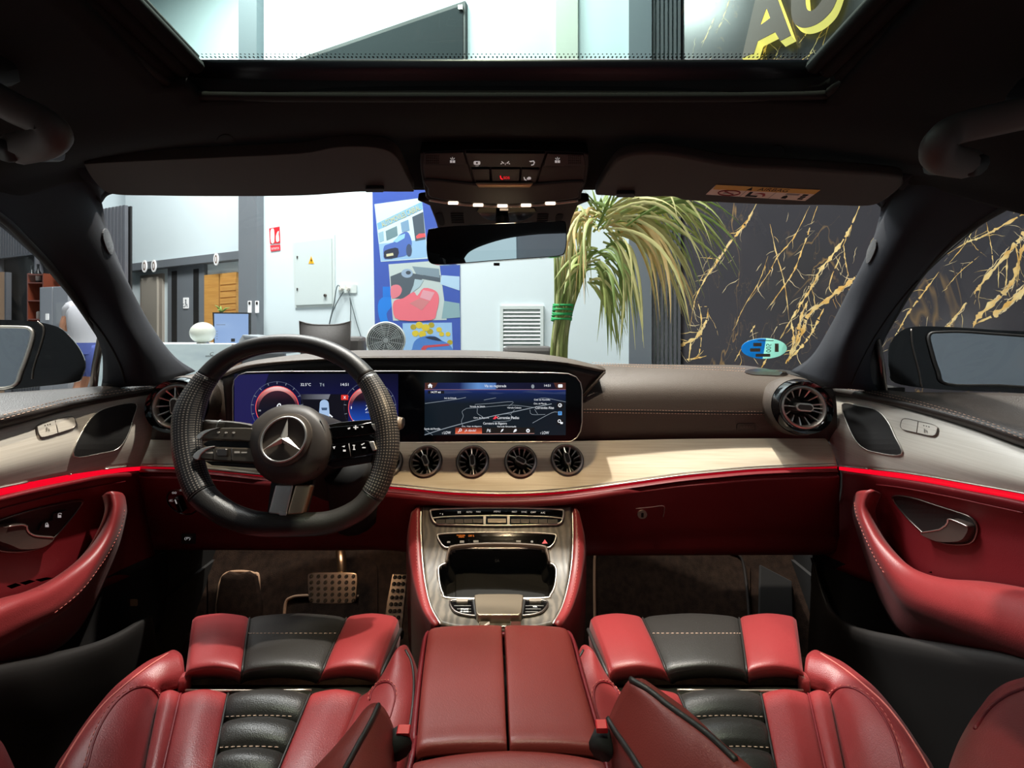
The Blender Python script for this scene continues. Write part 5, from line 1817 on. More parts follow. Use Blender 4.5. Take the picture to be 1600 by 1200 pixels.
kb = box('dial_grip', -.006, .006, -r0 * .52, r0 * .55, .004, .018, M['gloss'], db, LP, .003)
box('dial_mark', -.001, .001, r0 * .2, r0 * .5, .018, .0186, M['white_mark'], db, LP)
txt('0D', 257, 776.5, 6, 4.5, LOWS, .0046, M['white_mark'], db)
for q, s in (((272, 778), '-0C-'), ((289, 762), 'AUTO'), ((277, 766), '00')):
    txt(s, q[0], q[1], 7, 3.2, LOWS, .0075, M['white_mark'], db)
slab('brake_button', rr(287.5, 830, 309.5, 846, 1.5), LOWS, .001, .007, mat('button_grey', (50, 45, 42), .5), db, step=5)
txt('(P)', 298, 838, 9, 5, LOWS, .0085, M['white_mark'], db)

# air vents
black_vent = mat('vent_black', (9, 9, 9), .4)


def vent(S, cx, cy, rpx, parent, ang, big=False, e=8, nrm=None):
    pl = S if isinstance(S, PL) else S.at(cx, cy, e)
    if nrm:
        pl = PL(pl.o, Vector((1, 0, 0)), Vector(nrm))
    r = rpx / 600 * pl.o.y
    if not big:
        pl = PL(pl.o + pl.n * .002, pl.u, pl.v)
    if big:
        v = lathe('air_vent', [(r * 1.34, -.055), (r * 1.36, -.03), (r * 1.32, .0), (r * 1.22, .012), (r * 1.06, .008), (r * 1.0, .004)], pl, M['gloss'], parent, 48)
        lathe('collar', [(r * 1.36, -.055), (r * 1.43, -.04), (r * 1.42, -.02), (r * 1.35, -.005)], pl, M['dash'], v, 48)
    else:
        v = lathe('air_vent', [(r * 1.10, -.006), (r * 1.10, .0015), (r * 1.02, .003), (r * .97, .001)], pl, M['alu_dark'], parent, 48)
    lathe('bezel', [(r * 1.03, .001), (r * 1.01, .0065), (r * .94, .008), (r * .87, .004), (r * .86, -.004)], pl, M['alu'], v, 48)
    lathe('cup', [(r * .87, .0), (r * .84, -.016), (r * .4, -.034), (0, -.034)], pl, black_vent, v, 36)
    nb = 13
    for k in range(nb):
        a = ang + 2 * math.pi * k / nb
        ca, sa = math.cos(a), math.sin(a)
        V = []
        for rr_, h, w in ((r * .87, .003, .0016), (r * .87, -.014, .0012), (r * .46, -.020, .0007), (r * .50, -.006, .0008)):
            for s in (-1, 1):
                V.append(pl.loc(rr_ * ca - s * w * sa, rr_ * sa + s * w * ca, h))
        mk('blade', V, [(0, 1, 7, 6), (0, 6, 4, 2), (1, 3, 5, 7), (2, 4, 5, 3), (0, 2, 3, 1), (6, 7, 5, 4)], M['alu'], v, smooth=False)
    for s in (0, math.pi):
        a = ang + s
        ca, sa = math.cos(a), math.sin(a)
        V = []
        for rr_, h in ((r * .88, .003), (r * .88, -.002), (r * .2, .0), (r * .2, .006)):
            for q in (-1, 1):
                V.append(pl.loc(rr_ * ca - q * .0011 * sa, rr_ * sa + q * .0011 * ca, h))
        mk('cross_bar', V, [(0, 1, 7, 6), (0, 6, 4, 2), (1, 3, 5, 7), (2, 4, 5, 3), (0, 2, 3, 1), (6, 7, 5, 4)], M['alu'], v, smooth=False)
    ku = PL(pl.o, pl.u * math.cos(ang) + pl.v * math.sin(ang), pl.v * math.cos(ang) - pl.u * math.sin(ang))
    oval = lambda a, b, k: [(max(-a, min(a, 0)) + (a if math.cos(2 * math.pi * i / k) > 0 else -a) + b * math.cos(2 * math.pi * i / k), b * math.sin(2 * math.pi * i / k)) for i in range(k)]
    for nm, a, b, h0, h1, m in (('knob', r * .20, r * .20, -.02, .010, M['alu']), ('knob_insert', r * .19, r * .125, .010, .0112, mat('knob_dark', (52, 46, 42), .6))):
        q = oval(a, b, 24)
        n = len(q)
        V = [ku.loc(x, y, h0) for x, y in q] + [ku.loc(x, y, h1) for x, y in q]
        o = mk(nm, V, [tuple(range(n - 1, -1, -1)), tuple(range(n, 2 * n))] + [(i, (i + 1) % n, n + (i + 1) % n, n + i) for i in range(n)], m, v, smooth=False)
        if nm == 'knob':
            bv = o.modifiers.new('bevel', 'BEVEL'); bv.width = .0018; bv.segments = 2; bv.limit_method = 'ANGLE'
    return v


for cx, cy, ang in ((665.5, 721.5, 118), (738.5, 721.5, 98), (813.5, 721.5, 152), (886, 719, 100)):
    vent(TRS, cx, cy, 23.5, db, math.radians(ang))
vent(TRS, 604, 724, 23.5, db, math.radians(100))
VLp = PL(P(277, 634, .822), Vector((1, .10, 0)), Vector((0.0, .12, 1)))
vent(VLp, 277, 634, 33, db, math.radians(98), True)
VRp = PL(P(1253.5, 636, .822), Vector((1, -.10, 0)), Vector((0.0, .12, 1)))
vent(VRp, 1253.5, 636, 32.5, db, math.radians(176), True)

# ------------------------------------------------------------------ wide display
DP = PL(P(637, 637, .80), Vector((1, 0, 0)), Vector((0, .12, 1)))
dsp = thing('cockpit_display', 'wide black glass display with gauges on one side and a navigation map on the other', 'display', DP.pt(637, 690))
dpoly = [(364, 606), (366, 594), (373, 586), (385, 582), (440, 580.5), (640, 580), (860, 582.5), (888, 584), (900, 589), (907, 598), (909.5, 610), (909.5, 660), (907, 674), (901, 684), (892, 690), (640, 691.5), (480, 690), (364, 686)]
slab('glass_front', dpoly, DP, -.012, 0, mat('display_black', (4, 5, 10), .12, spec=.25), dsp)
tube('silver_edge', [DP.pt(x, y, 0) for x, y in dpoly], .0011, M['alu'], dsp, 6, True)


def gradm(name, stops, vertical=True, s=1.0, rngz=(0, 1)):
    """emissive picture on a screen: a colour ramp along local z"""
    m = mat(name, (0, 0, 0), .3)
    nt = m.node_tree
    b = nt.nodes['Principled BSDF']
    tc = nt.nodes.new('ShaderNodeTexCoord')
    sx = nt.nodes.new('ShaderNodeSeparateXYZ')
    nt.links.new(tc.outputs['Generated'], sx.inputs[0])
    rp = nt.nodes.new('ShaderNodeValToRGB')
    while len(rp.color_ramp.elements) < len(stops):
        rp.color_ramp.elements.new(.5)
    for e, (p, c) in zip(rp.color_ramp.elements, stops):
        e.position = p
        e.color = (*lin(c), 1)
    nt.links.new(sx.outputs[2 if vertical else 0], rp.inputs[0])
    nt.links.new(rp.outputs[0], b.inputs['Emission Color'])
    b.inputs['Emission Strength'].default_value = s
    return m


W_ = emis('screen_white', (240, 244, 250), 1.0)
Wd = emis('screen_grey', (150, 160, 170), .8)
ins = slab('gauge_screen', fp(366, 584, 622, 666), DP, 0, .0006, gradm('gauge_back', [(0, (22, 24, 96)), (.35, (16, 16, 66)), (1, (10, 11, 34))]), dsp)
slab('left_edge_tint', [(366, 592), (374, 586), (420, 584), (392, 664), (366, 664)], DP, .0006, .0008, emis('gauge_edge', (34, 32, 92), .7), ins)


def arc(cx, cy, r0, r1, a0, a1, n=28):
    out = [(cx + r1 * math.cos(math.radians(a0 + (a1 - a0) * i / n)), cy - r1 * math.sin(math.radians(a0 + (a1 - a0) * i / n))) for i in range(n + 1)]
    return out + [(cx + r0 * math.cos(math.radians(a1 - (a1 - a0) * i / n)), cy - r0 * math.sin(math.radians(a1 - (a1 - a0) * i / n))) for i in range(n + 1)]


for gx, gy in ((433, 637), (578, 637)):
    slab('dial_glow', circ(gx, gy, 34, n=40), DP, .0008, .0010, gradm('dial_glow_%s' % ('speed' if gx < 500 else 'rev'),
         [(0, (40, 100, 200) if gx > 500 else (18, 14, 40)), (.45, (16, 50, 130) if gx > 500 else (16, 12, 30)), (.62, (90, 40, 56)), (.85, (206, 120, 116)), (1, (255, 225, 222))]), ins)
    slab('dial_face', circ(gx + .5, gy + 3, 29.5, n=40), DP, .0010, .0012, gradm('dial_face_%s' % ('speed' if gx < 500 else 'rev'),
         [(0, (30, 84, 190) if gx > 500 else (12, 12, 36)), (.5, (18, 44, 120) if gx > 500 else (10, 10, 28)), (.75, (24, 14, 26)), (1, (60, 30, 44))]), ins)
    slab('dial_ring', arc(gx, gy, 33, 34, -40, 220), DP, .0010, .0012, emis('ring_red', (255, 90, 90), .9), ins)
    slab('tick_ring', arc(gx, gy, 40.3, 41, -30, 225), DP, .0008, .0010, emis('ring_grey', (96, 104, 130), .7), ins)
    for k in range(13):
        a = math.radians(215 - 20.8 * k)
        c, s = math.cos(a), math.sin(a)
        slab('tick', [(gx + 37 * c - .35 * s, gy - 37 * s - .35 * c), (gx + 41 * c - .35 * s, gy - 41 * s - .35 * c), (gx + 41 * c + .35 * s, gy - 41 * s + .35 * c), (gx + 37 * c + .35 * s, gy - 37 * s + .35 * c)], DP, .0008, .0011, Wd, ins)
txt('0', 435.5, 635.5, 7.5, 11, DP, .0014, W_, ins, shear=.25, bold=.015)
txt('20', 405.5, 641.5, 4, 2.2, DP, .0013, W_, ins)
txt('750', 580, 637, 19, 8, DP, .0014, W_, ins, shear=.25, bold=.015)
txt('x1/min', 576, 644, 10, 2.4, DP, .0014, W_, ins)
txt('0', 552.5, 658.5, 3, 4, DP, .0014, W_, ins)
txt('1', 549, 637, 1.2, 4, DP, .0014, W_, ins)
txt('32.5°C', 477.7, 600.8, 16, 4.4, DP, .0012, W_, ins)
txt('14:51', 538.5, 600.8, 12, 4.2, DP, .0012, W_, ins)
for q in ([(499, 598.5), (503, 598.5), (502, 600), (500, 600)], [(501, 600), (502, 600), (501.5, 603.5), (500.5, 603.5)], [(504, 600), (506, 599), (506.5, 603.5), (505, 603.5)]):
    slab('icon', q, DP, .0008, .0012, Wd, ins)
slab('car_window', fp(470, 616, 544, 662), DP, .0008, .0010, emis('win_dark', (9, 9, 24), .8), ins)
slab('top_bar', [(470, 616), (516, 616), (513, 624), (470, 624)], DP, .0010, .0012, gradm('bar_grad', [(0, (26, 26, 40)), (1, (120, 122, 132))], False), ins)
slab('warning_box', rr(533, 617, 544, 625, .8), DP, .0010, .0013, emis('warn_red', (226, 52, 44), .9), ins)
txt('x', 538.5, 621, 4, 4, DP, .0015, W_, ins, bold=.02)
carb = slab('car_picture', sp([(501, 627), (506.5, 624.5), (512, 627), (513.8, 634), (514, 660), (499.5, 660), (499.5, 634)], 3), DP, .0010, .0013, emis('car_blue', (176, 206, 244), .85), ins)
slab('car_glass', [(502, 637), (511.5, 637), (510.5, 641), (503, 641)], DP, .0013, .0015, emis('car_glass_dark', (70, 96, 130), .8), ins)
slab('open_door', [(514, 646), (520, 651), (519, 652.5), (513.5, 648.5)], DP, .0010, .0013, W_, ins)

nav = slab('navigation_screen', fp(663.5, 598, 884, 680), DP, 0, .0006, gradm('nav_back', [(0, (13, 26, 34)), (.6, (10, 22, 32)), (.78, (12, 30, 70)), (.88, (24, 44, 112)), (1, (12, 18, 52))]), dsp)
slab('title_bar', fp(663.5, 598, 884, 608.5), DP, .0006, .0008, gradm('title_grad', [(0, (16, 22, 60)), (.25, (22, 34, 84)), (.38, (96, 140, 200)), (.5, (80, 116, 176)), (.51, (14, 18, 48)), (1, (10, 12, 32))], False), nav)
slab('title_line', fp(663.5, 608.3, 884, 609.1), DP, .0006, .0010, emis('line_rose', (168, 120, 130), .7), nav)
for q in ([(664, 598), (684, 598), (680, 605), (674, 608), (664, 608)], [(884, 598), (865, 598), (868, 605), (873, 608), (884, 608)]):
    slab('corner_tab', q, DP, .0008, .0010, emis('tab_brown', (92, 50, 44), .6), nav)
slab('home_icon', [(672, 599), (676, 602.5), (675, 602.5), (675, 606), (673, 606), (673, 604), (671, 604), (671, 606), (669.3, 606), (669.3, 602.5), (668.3, 602.5)], DP, .0010, .0013, W_, nav)
slab('message_icon', rr(872, 600.5, 879, 605.5, 1), DP, .0010, .0013, W_, nav)
slab('dot_icon', circ(832.5, 603.8, 2.4, 3.2, 14), DP, .0010, .0012, Wd, nav)
txt('Vía no registrada', 774, 603.6, 34, 5.4, DP, .0012, W_, nav)
txt('14:51', 855.2, 602.4, 9.5, 3.6, DP, .0012, W_, nav)
slab('status_box', fp(668.5, 610.5, 694, 615), DP, .0008, .0009, emis('box_dark', (8, 10, 22), .7), nav)
txt('14.77 mi', 681, 612.7, 15, 3.2, DP, .0012, W_, nav, bold=.02)
hills = [[(665, 612), (690, 610.5), (705, 611.5), (722, 609.5), (740, 613), (700, 615)], [(760, 614), (772, 612.5), (790, 614.5), (772, 616)], [(815, 612), (832, 609.5), (850, 612), (866, 613.5), (884, 611.5), (884, 616), (840, 615)]]
for q in hills:
    slab('cloud', q, DP, .0006, .0008, emis('cloud_blue', (52, 72, 124), .55), nav)
for pts, r in (([(663.5, 679.5), (700, 668), (757, 653), (800, 644), (837, 636), (862, 631)], .0008), ([(664, 630.5), (690, 627), (715, 623.5), (728, 621)], .0005),
               ([(742, 632), (770, 630), (801, 627.5), (797, 633), (795, 635)], .0004), ([(729, 638), (722, 643), (724, 650), (721, 658), (723, 665)], .0004), ([(729, 638), (746, 637), (775, 634.5), (800, 633), (834, 636.5)], .0004),
               ([(746, 638), (746, 646), (754, 651)], .0004), ([(828, 640), (831, 647.5), (852, 647.5)], .0004), ([(835, 639), (840, 647)], .0004), ([(832, 661), (862, 645), (872, 644)], .0005),
               ([(778, 648), (797, 647), (797, 657), (770, 659)], .0004), ([(804, 640), (798, 647)], .0004), ([(838, 624), (852, 622), (884, 628)], .0004), ([(664, 671), (676, 680)], .0004), ([(756, 625), (775, 621.5)], .0004)):
    line('road', pts, DP, r, Wd, nav, .0009, 3, 4)
slab('position_arrow', [(770, 654.5), (774.5, 649.5), (779, 654), (776, 653), (773.5, 655)], DP, .0012, .0014, emis('arrow_red', (240, 60, 76), 1.0), nav)
for s, x, y, w, h in (('Avd. de Orihuela', 703.5, 622, 19, 2.6), ('Vereda de Salada', 746, 635, 24, 2.6), ('Vereda Cabezo', 803.5, 637, 22, 2.6), ('Ctra. de Bigastro', 752, 653, 24, 3.0), ('Correntías Medias', 794, 652.6, 34, 4.2),
                      ('Correntías Altas', 851, 637, 29, 4.0), ('Ctra. de Hurchillo', 847, 624.5, 25, 2.6), ('Ctra. de Murcia', 844, 630.5, 20, 2.6), ('Carretera de Bigastro', 773.5, 662, 37, 4.6),
                      ('Senda del Portillo', 675.5, 670, 25, 2.8), ('Cno. Viejo de Bigastro', 737, 666.4, 31, 2.6), ('Vereda Encantada', 791.5, 666.4, 30, 2.4)):
    txt(s, x, y, w, h, DP, .0013, W_, nav)
slab('search_box', fp(711.5, 668, 753, 677.8), DP, .0008, .0012, gradm('orange_box', [(0, (232, 110, 72)), (.5, (176, 70, 48)), (1, (92, 40, 32))]), nav)
slab('menu_bar', fp(753.5, 668, 835, 677.5), DP, .0008, .0010, emis('menu_dark', (14, 15, 20), .8), nav)
line('menu_edge', [(711, 677.8), (770, 677.8), (835, 677.3)], DP, .0004, emis('edge_rose', (230, 170, 160), .8), nav, .0012, 2, 4)
txt('¿A dónde?', 735, 673, 18, 4.6, DP, .0014, W_, nav)
slab('search_icon', arc(719.5, 671.8, 1.3, 2.2, 0, 360, 14), DP, .0012, .0014, W_, nav)
slab('search_icon', [(718.5, 673), (716, 675.5), (715.4, 674.8), (718, 672.5)], DP, .0012, .0014, W_, nav)
txt('P6', 763.5, 672.8, 6, 5, DP, .0013, W_, nav, shear=.2)
slab('menu_icon', [(782, 675.5), (784, 671), (787, 670), (785.5, 673.5)], DP, .001, .0013, W_, nav)
slab('menu_icon', sp([(802, 675.5), (804, 671), (807, 670.5), (807, 673.5), (804, 675)], 2), DP, .001, .0013, W_, nav)
slab('menu_icon', arc(825, 673, 1.2, 2.9, 0, 360, 16), DP, .001, .0013, W_, nav)
txt('‹ LOW', 697.5, 676, 13.5, 4.4, DP, .0012, W_, nav)
txt('‹ LOW', 851, 676.2, 13.5, 4.4, DP, .0012, W_, nav)
for y in (633.3, 645.8, 659):
    slab('side_button', rr(870, y - 4.5, 880.5, y + 4.5, 1), DP, .0008, .0011, emis('menu_dark2', (14, 15, 20), .7), nav)
slab('side_icon', arc(875, 633.3, 2, 3, 0, 360, 16), DP, .0011, .0013, W_, nav)
slab('side_icon', [(873.8, 634.6), (876.6, 631.6), (875.6, 634.4)], DP, .0011, .0013, W_, nav)
slab('parking_icon', rr(872, 642.8, 878, 648.8, .6), DP, .0011, .0013, emis('park_blue', (90, 160, 232), .9), nav)
txt('P', 875, 645.8, 2.4, 4, DP, .0015, M['void'], nav)
slab('side_icon', arc(874, 658, 1.6, 2.6, 0, 360, 16), DP, .0011, .0013, W_, nav)
slab('side_icon', rr(875.5, 659.5, 879.5, 662.5, .6), DP, .0011, .0014, W_, nav)

# ================================================================== STEERING WHEEL AND COLUMN
SWP = PL(P(450, 684, .640), Vector((1, 0.03, 0)), Vector((0, math.sin(math.radians(22)), math.cos(math.radians(22)))))
sw = thing('steering_wheel', 'flat bottomed black leather steering wheel with perforated grips and silver star emblem', 'steering wheel', SWP.o)
rimpx = [(447, 536), (497, 542), (543, 563), (577, 597), (598, 643), (605, 690), (600, 730), (585, 768), (560, 796), (522, 814), (485, 819), (415, 819), (378, 812), (345, 797), (316, 772), (299, 732), (292, 685), (297, 640), (317, 599), (350, 564), (395, 543)]
rr0 = [.0165, .0165, .0168, .0178, .0212, .0195, .0185, .018, .0172, .0168, .017, .017, .0168, .0172, .018, .0185, .0195, .0212, .0178, .0168, .0165]
ring = curve([SWP.pt(x, y) for x, y in rimpx], 8, True)
rad = [v.x for v in curve([(q, 0, 0) for q in rr0], 8, True)]
ncur = len(ring)


def nearest(px, py):
    q = SWP.pt(px, py)
    return min(range(ncur), key=lambda i: (ring[i] - q).length)


iR0, iR1, iL0, iL1 = nearest(572, 590), nearest(583, 772), nearest(316, 772), nearest(324, 590)


def seg(i0, i1):
    i1 = i1 if i1 > i0 else i1 + ncur
    return [(ring[i % ncur], rad[i % ncur]) for i in range(i0, i1 + 1)]


for nm, (a, b), m, k in (('rim_top', (iL1, iR0), M['black'], 1.0), ('grip', (iR0, iR1), M['perf'], 1.03), ('rim_bottom', (iR1, iL0), M['black'], 1.0), ('grip', (iL0, iL1), M['perf'], 1.03)):
    s = seg(a, b)
    tube(nm, [p for p, r in s], [r * k for p, r in s], m, sw, 22)
for i in (iR0, iR1, iL0, iL1):
    tube('grip_seam', [ring[(i - 1) % ncur].lerp(ring[i], .85), ring[(i + 1) % ncur].lerp(ring[i], .85)], rad[i] * 1.045, M['pipe'], sw, 22)
# inner rim stitching at the top
ins_ = []
for i in range(-14, 15):
    p = ring[i % ncur]
    c = (SWP.o - p).normalized()
    ins_.append(p + c * (rad[i % ncur] * .98) + SWP.n * .004)
acc = []
for i in range(len(ins_) - 1):
    for t in (.15, .65):
        a = ins_[i].lerp(ins_[i + 1], t)
        b = ins_[i].lerp(ins_[i + 1], t + .22)
        v, f, _ = tube_data([a, b], .0006, 4)
        acc.append((v, f))
merge('stitching', acc, M['thread'], sw, kind='stuff')
hubpoly = sp([(455, 633), (483, 637), (504, 652), (516, 672), (519, 695), (513, 722), (500, 740), (478, 753), (451, 758), (425, 752), (404, 736), (392, 712), (389, 688), (395, 665), (411, 648), (431, 637)], 4)
HUBP = PL(SWP.loc(0, 0, .0), SWP.u, SWP.v)
dome('airbag_cover', hubpoly, HUBP, [(1.02, -.035), (1.02, .0), (1.0, .012), (.94, .021), (.82, .027), (.6, .030), (.3, .032)], M['hub'], sw)
EM = PL(HUBP.pt(446, 686.5, .0315), SWP.u, SWP.v)
re_ = 33.5 / 600 * EM.o.y
lathe('emblem_base', [(re_ * 1.22, -.006), (re_ * 1.2, .002), (re_ * 1.0, .004), (re_ * .98, .003), (0, .003)], EM, mat('emblem_disc', (92, 82, 72), .5, .2, bump=('noise', 1500, .3, .0004)), sw, 48)
tube('emblem_ring', [EM.loc(re_ * math.cos(t * .1496), re_ * math.sin(t * .1496), .005) for t in range(42)], .0018, M['alu'], sw, 8, True)
V, Fc = [], []
for k in range(3):
    a = math.radians(90 + 120 * k)
    u = Vector((math.cos(a), math.sin(a)))
    w = Vector((-u.y, u.x))
    t = u * re_ * .97
    l = u * re_ * .13 + w * re_ * .16
    r = u * re_ * .13 - w * re_ * .16
    b = len(V)
    V += [EM.loc(0, 0, .0115), EM.loc(t.x, t.y, .0055), EM.loc(l.x, l.y, .0055), EM.loc(r.x, r.y, .0055)]
    Fc += [(b, b + 1, b + 2), (b, b + 3, b + 1)]
    k2 = (u * .5 + Vector((math.cos(a + 2.094), math.sin(a + 2.094))) * .5)
    V.append(EM.loc(k2.x * re_ * .17, k2.y * re_ * .17, .0055))
    Fc += [(b, b + 2, b + 4)]
    V.append(EM.loc((u * .5 + Vector((math.cos(a - 2.094), math.sin(a - 2.094))) * .5).x * re_ * .17, (u * .5 + Vector((math.cos(a - 2.094), math.sin(a - 2.094))) * .5).y * re_ * .17, .0055))
    Fc += [(b, b + 5, b + 3)]
so2 = mk('star_emblem', V, Fc, mat('star_silver', (225, 220, 210), .45, .9), sw, smooth=False, face_cam=True)
line('cover_seam', [(500, 655), (509, 680), (507, 708), (496, 735)], PL(HUBP.loc(0, 0, .024), SWP.u, SWP.v), .0007, M['pipe'], sw)

# horizontal spokes with buttons
pod = mat('pod_gloss', (104, 94, 82), .28, .7)
for poly, h1, m in (([(309, 683), (318, 674), (336, 669), (372, 668), (402, 671), (402, 690), (372, 689), (325, 687)], .016, pod), ([(302, 713), (312, 702), (330, 698), (370, 699), (400, 702), (402, 722), (372, 723), (320, 719)], .016, pod),
                   ([(506, 670), (560, 664), (583, 661), (588, 673), (583, 678), (515, 686), (506, 686)], .014, M['gloss']), ([(508, 697), (548, 692), (577, 689), (588, 704), (583, 708), (516, 719), (502, 716)], .014, M['gloss'])):
    slab('button_pod', sp(poly, 3), SWP, .002, h1, m, sw, .004, 3, smooth=True)
for poly in ([(306, 683), (314, 675), (325, 671), (344, 668), (330, 672), (318, 679), (312, 686)], [(300, 714), (308, 704), (322, 698), (336, 697), (322, 703), (313, 711), (309, 719)]):
    slab('chrome_tip', sp(poly, 2), SWP, .006, .018, M['alu'], sw, .002)
for poly in ([(579, 662), (587, 662), (592, 671), (587, 674), (583, 670)], [(576, 690), (584, 689), (589, 703), (582, 705)]):
    slab('chrome_tip', poly, SWP, .006, .017, M['alu'], sw, .0015)
slab('spoke_base', sp([(325, 688), (400, 686), (402, 705), (325, 700)], 2), SWP, -.006, .002, M['plastic'], sw, .002)
slab('spoke_base', sp([(500, 688), (575, 678), (578, 692), (500, 700)], 2), SWP, -.006, .002, M['plastic'], sw, .002)
slab('spoke_base', [(318, 720), (402, 724), (402, 732), (330, 727)], SWP, -.006, .004, M['plastic'], sw, .002)
slab('spoke_base', [(505, 722), (583, 710), (580, 722), (520, 732)], SWP, -.006, .004, M['plastic'], sw, .002)
HM = mat('button_print', (205, 198, 186), .5)
for x, y in ((341, 675.5), (353, 676), (365, 676)):
    slab('button_icon', circ(x, y, 2.2, 1.5, 8), SWP, .0162, .0168, HM, sw)
for q in (fp(321, 706, 332, 708.5), fp(338, 704, 350, 706.5), fp(341, 708, 351, 711), fp(366, 705, 374, 708), fp(377, 706, 386, 708)):
    slab('button_icon', q, SWP, .0162, .0168, HM, sw)
slab('roller', rr(338, 701, 354, 713, 2), SWP, .012, .021, M['alu_dark'], sw, .002)
line('pod_gap', [(334, 699), (333, 719)], SWP, .0006, M['void'], sw, .016, 2, 4)
line('pod_gap', [(362, 700), (362, 721)], SWP, .0006, M['void'], sw, .016, 2, 4)
for q in ([(543, 669), (547, 667.5), (547, 670), (544, 671)], fp(554.5, 664.5, 556.5, 671), fp(552, 667, 559.5, 668.6), [(564, 666), (568, 666.5), (566, 668.5)],
          [(520, 698), (524, 697), (522, 702)], [(534, 697.5), (539, 696), (538, 699)], fp(536, 702.5, 540, 705.5), fp(551, 695, 554.5, 696.5), fp(552.3, 696.5, 553.7, 701.5), fp(551.5, 701.5, 555, 703), [(564, 694.5), (569, 692), (569.5, 693.2), (565, 695.8)], fp(566, 698.5, 571, 700.3)):
    slab('button_icon', q, SWP, .0142, .0148, M['white_mark'], sw)
line('pod_gap', [(545, 693), (548, 713)], SWP, .0005, M['grey_mark'], sw, .0142, 2, 4)
# bottom spoke: two polished bars
slab('lower_spoke', [(430, 757), (458, 757), (447, 806), (418, 803)], SWP, -.004, .010, M['alu'], sw, .003, 3, smooth=True)
slab('lower_spoke', [(461, 757), (486, 757), (473, 803), (447, 806)], SWP, -.004, .010, mat('bronze_chrome', (214, 188, 156), .34, 1.0), sw, .003, 3, smooth=True)
slab('spoke_badge', rr(435, 799, 448, 806, 3), SWP, .010, .012, M['alu'], sw, .001)
slab('lower_web', [(424, 750), (490, 750), (478, 800), (418, 800)], SWP, -.014, -.005, M['plastic'], sw)
# gear paddles behind the spokes
pl_ = PL(SWP.loc(0, 0, -.03), SWP.u, SWP.v)
slab('shift_paddle', sp([(505, 665), (590, 655), (600, 664), (590, 680), (510, 690)], 3), pl_, 0, .004, M['plastic'], sw, .001)

scl = thing('steering_column', 'black steering column shroud with a grey stalk on each side of the wheel', 'steering column', P(470, 760, .76))
cpts = [SWP.loc(0, 0, -.03), SWP.loc(0.0, -.005, -.08), SWP.loc(.005, -.02, -.16), SWP.loc(.008, -.03, -.24)]
tube('shroud', cpts, [.052, .06, .072, .08], M['plastic'], scl, 24, n=4)
tube('column_skirt', [P(540, 728, .72), P(552, 760, .76), P(556, 800, .82)], [.04, .046, .05], M['void'], scl, 16, n=4)
st = mat('stalk_grey', (128, 116, 104), .45)
STP = PL(P(345, 665, .665), Vector((1, .15, 0)), Vector((0, .2, 1)))
slab('stalk', sp([(321, 659), (336, 658), (362, 659), (395, 665), (402, 676), (395, 680), (355, 675), (326, 672)], 3), STP, -.010, .004, st, scl, .004, 3, smooth=True)
tube('stalk_knob', [STP.pt(320, 665, -.003), STP.pt(354, 667, -.003)], [.010, .0105], st, scl, 14)
tube('stalk_ring', [STP.pt(343, 666, -.003), STP.pt(344.5, 666, -.003)], .0112, M['alu'], scl, 14)
slab('stalk', sp([(560, 664), (600, 656), (624, 652), (630, 656), (629, 667), (622, 672), (600, 672), (560, 680)], 3), PL(P(600, 664, .665), (1, 0, 0), (0, .2, 1)), -.010, .004, M['alu_dark'], scl, .004, 3, smooth=True)
tube('stalk_cap', [P(620, 662, .660), P(627, 661.5, .660)], [.0125, .010], st, scl, 14)

# ================================================================== CENTRE CONSOLE
ccn = thing('center_console', 'centre console with dark ash wood panel, climate keys and open storage tray', 'console', (-.02, .6, Hc(-.8)))
CUB = sp([(690, 905), (696, 884), (712, 880), (700, 878), (703, 866), (715, 859), (776, 856), (838, 859), (850, 866), (857, 880), (866, 884), (869, 905), (866, 925), (857, 936), (820, 937), (740, 937), (702, 935), (693, 925)], 4)
CUB = sp([(685, 890), (690, 883), (698, 879), (702, 866), (712, 858), (776, 855), (846, 858), (854, 866), (858, 879), (865, 883), (869, 892), (867, 915), (860, 930), (850, 935), (776, 936), (702, 935), (692, 928), (687, 912)], 4)
fas = [
    [P(660, 792, .792), P(700, 793, .792), P(776, 793, .792), P(852, 793, .792), P(892, 792, .792)],
    [P(659, 820, .776), P(700, 820, .775), P(776, 820, .775), P(852, 820, .775), P(893, 820, .776)],
    [P(660, 850, .748), P(700, 850, .747), P(776, 850, .747), P(852, 850, .747), P(893, 850, .748)],
    [P(663, 885, .712), P(702, 886, .711), P(776, 886, .711), P(850, 886, .711), P(890, 885, .712)],
    [P(668, 920, .668), P(704, 922, .667), P(776, 922, .667), P(848, 922, .667), P(884, 920, .668)],
    [P(676, 948, .628), P(710, 952, .626), P(776, 953, .625), P(842, 952, .626), P(875, 948, .628)],
    [P(690, 972, .595), P(718, 978, .590), P(776, 982, .588), P(834, 978, .590), P(862, 972, .595)]]
_, FS = loft('wood_panel', fas, M['ash'], ccn, 10, 12, .008, cut=[CUB])
# open tray
def pushd(poly, S, h, sc, c):
    return [S.pt(c[0] + (x - c[0]) * sc, c[1] + (y - c[1]) * sc, h) for x, y in poly]


cc_ = (776, 898)
r_a = pushd(CUB, FS, 0, 1.0, cc_)
ax = Vector((0, .5, -1)).normalized()
r_b = [v + ax * .03 for v in r_a]
r_c = [v + ax * .055 for v in pushd(CUB, FS, 0, .9, cc_)]
n = len(CUB)
mk('storage_tray', r_a + r_b + r_c, [(i, (i + 1) % n, n + (i + 1) % n, n + i) for i in range(n)] + [(n + i, n + (i + 1) % n, 2 * n + (i + 1) % n, 2 * n + i) for i in range(n)] + [tuple(2 * n + i for i in range(n))], M['void'], ccn, smooth=False)
tube('tray_rim', [FS.pt(x, y, .0005) for x, y in CUB], .0017, M['alu'], ccn, 6, True)
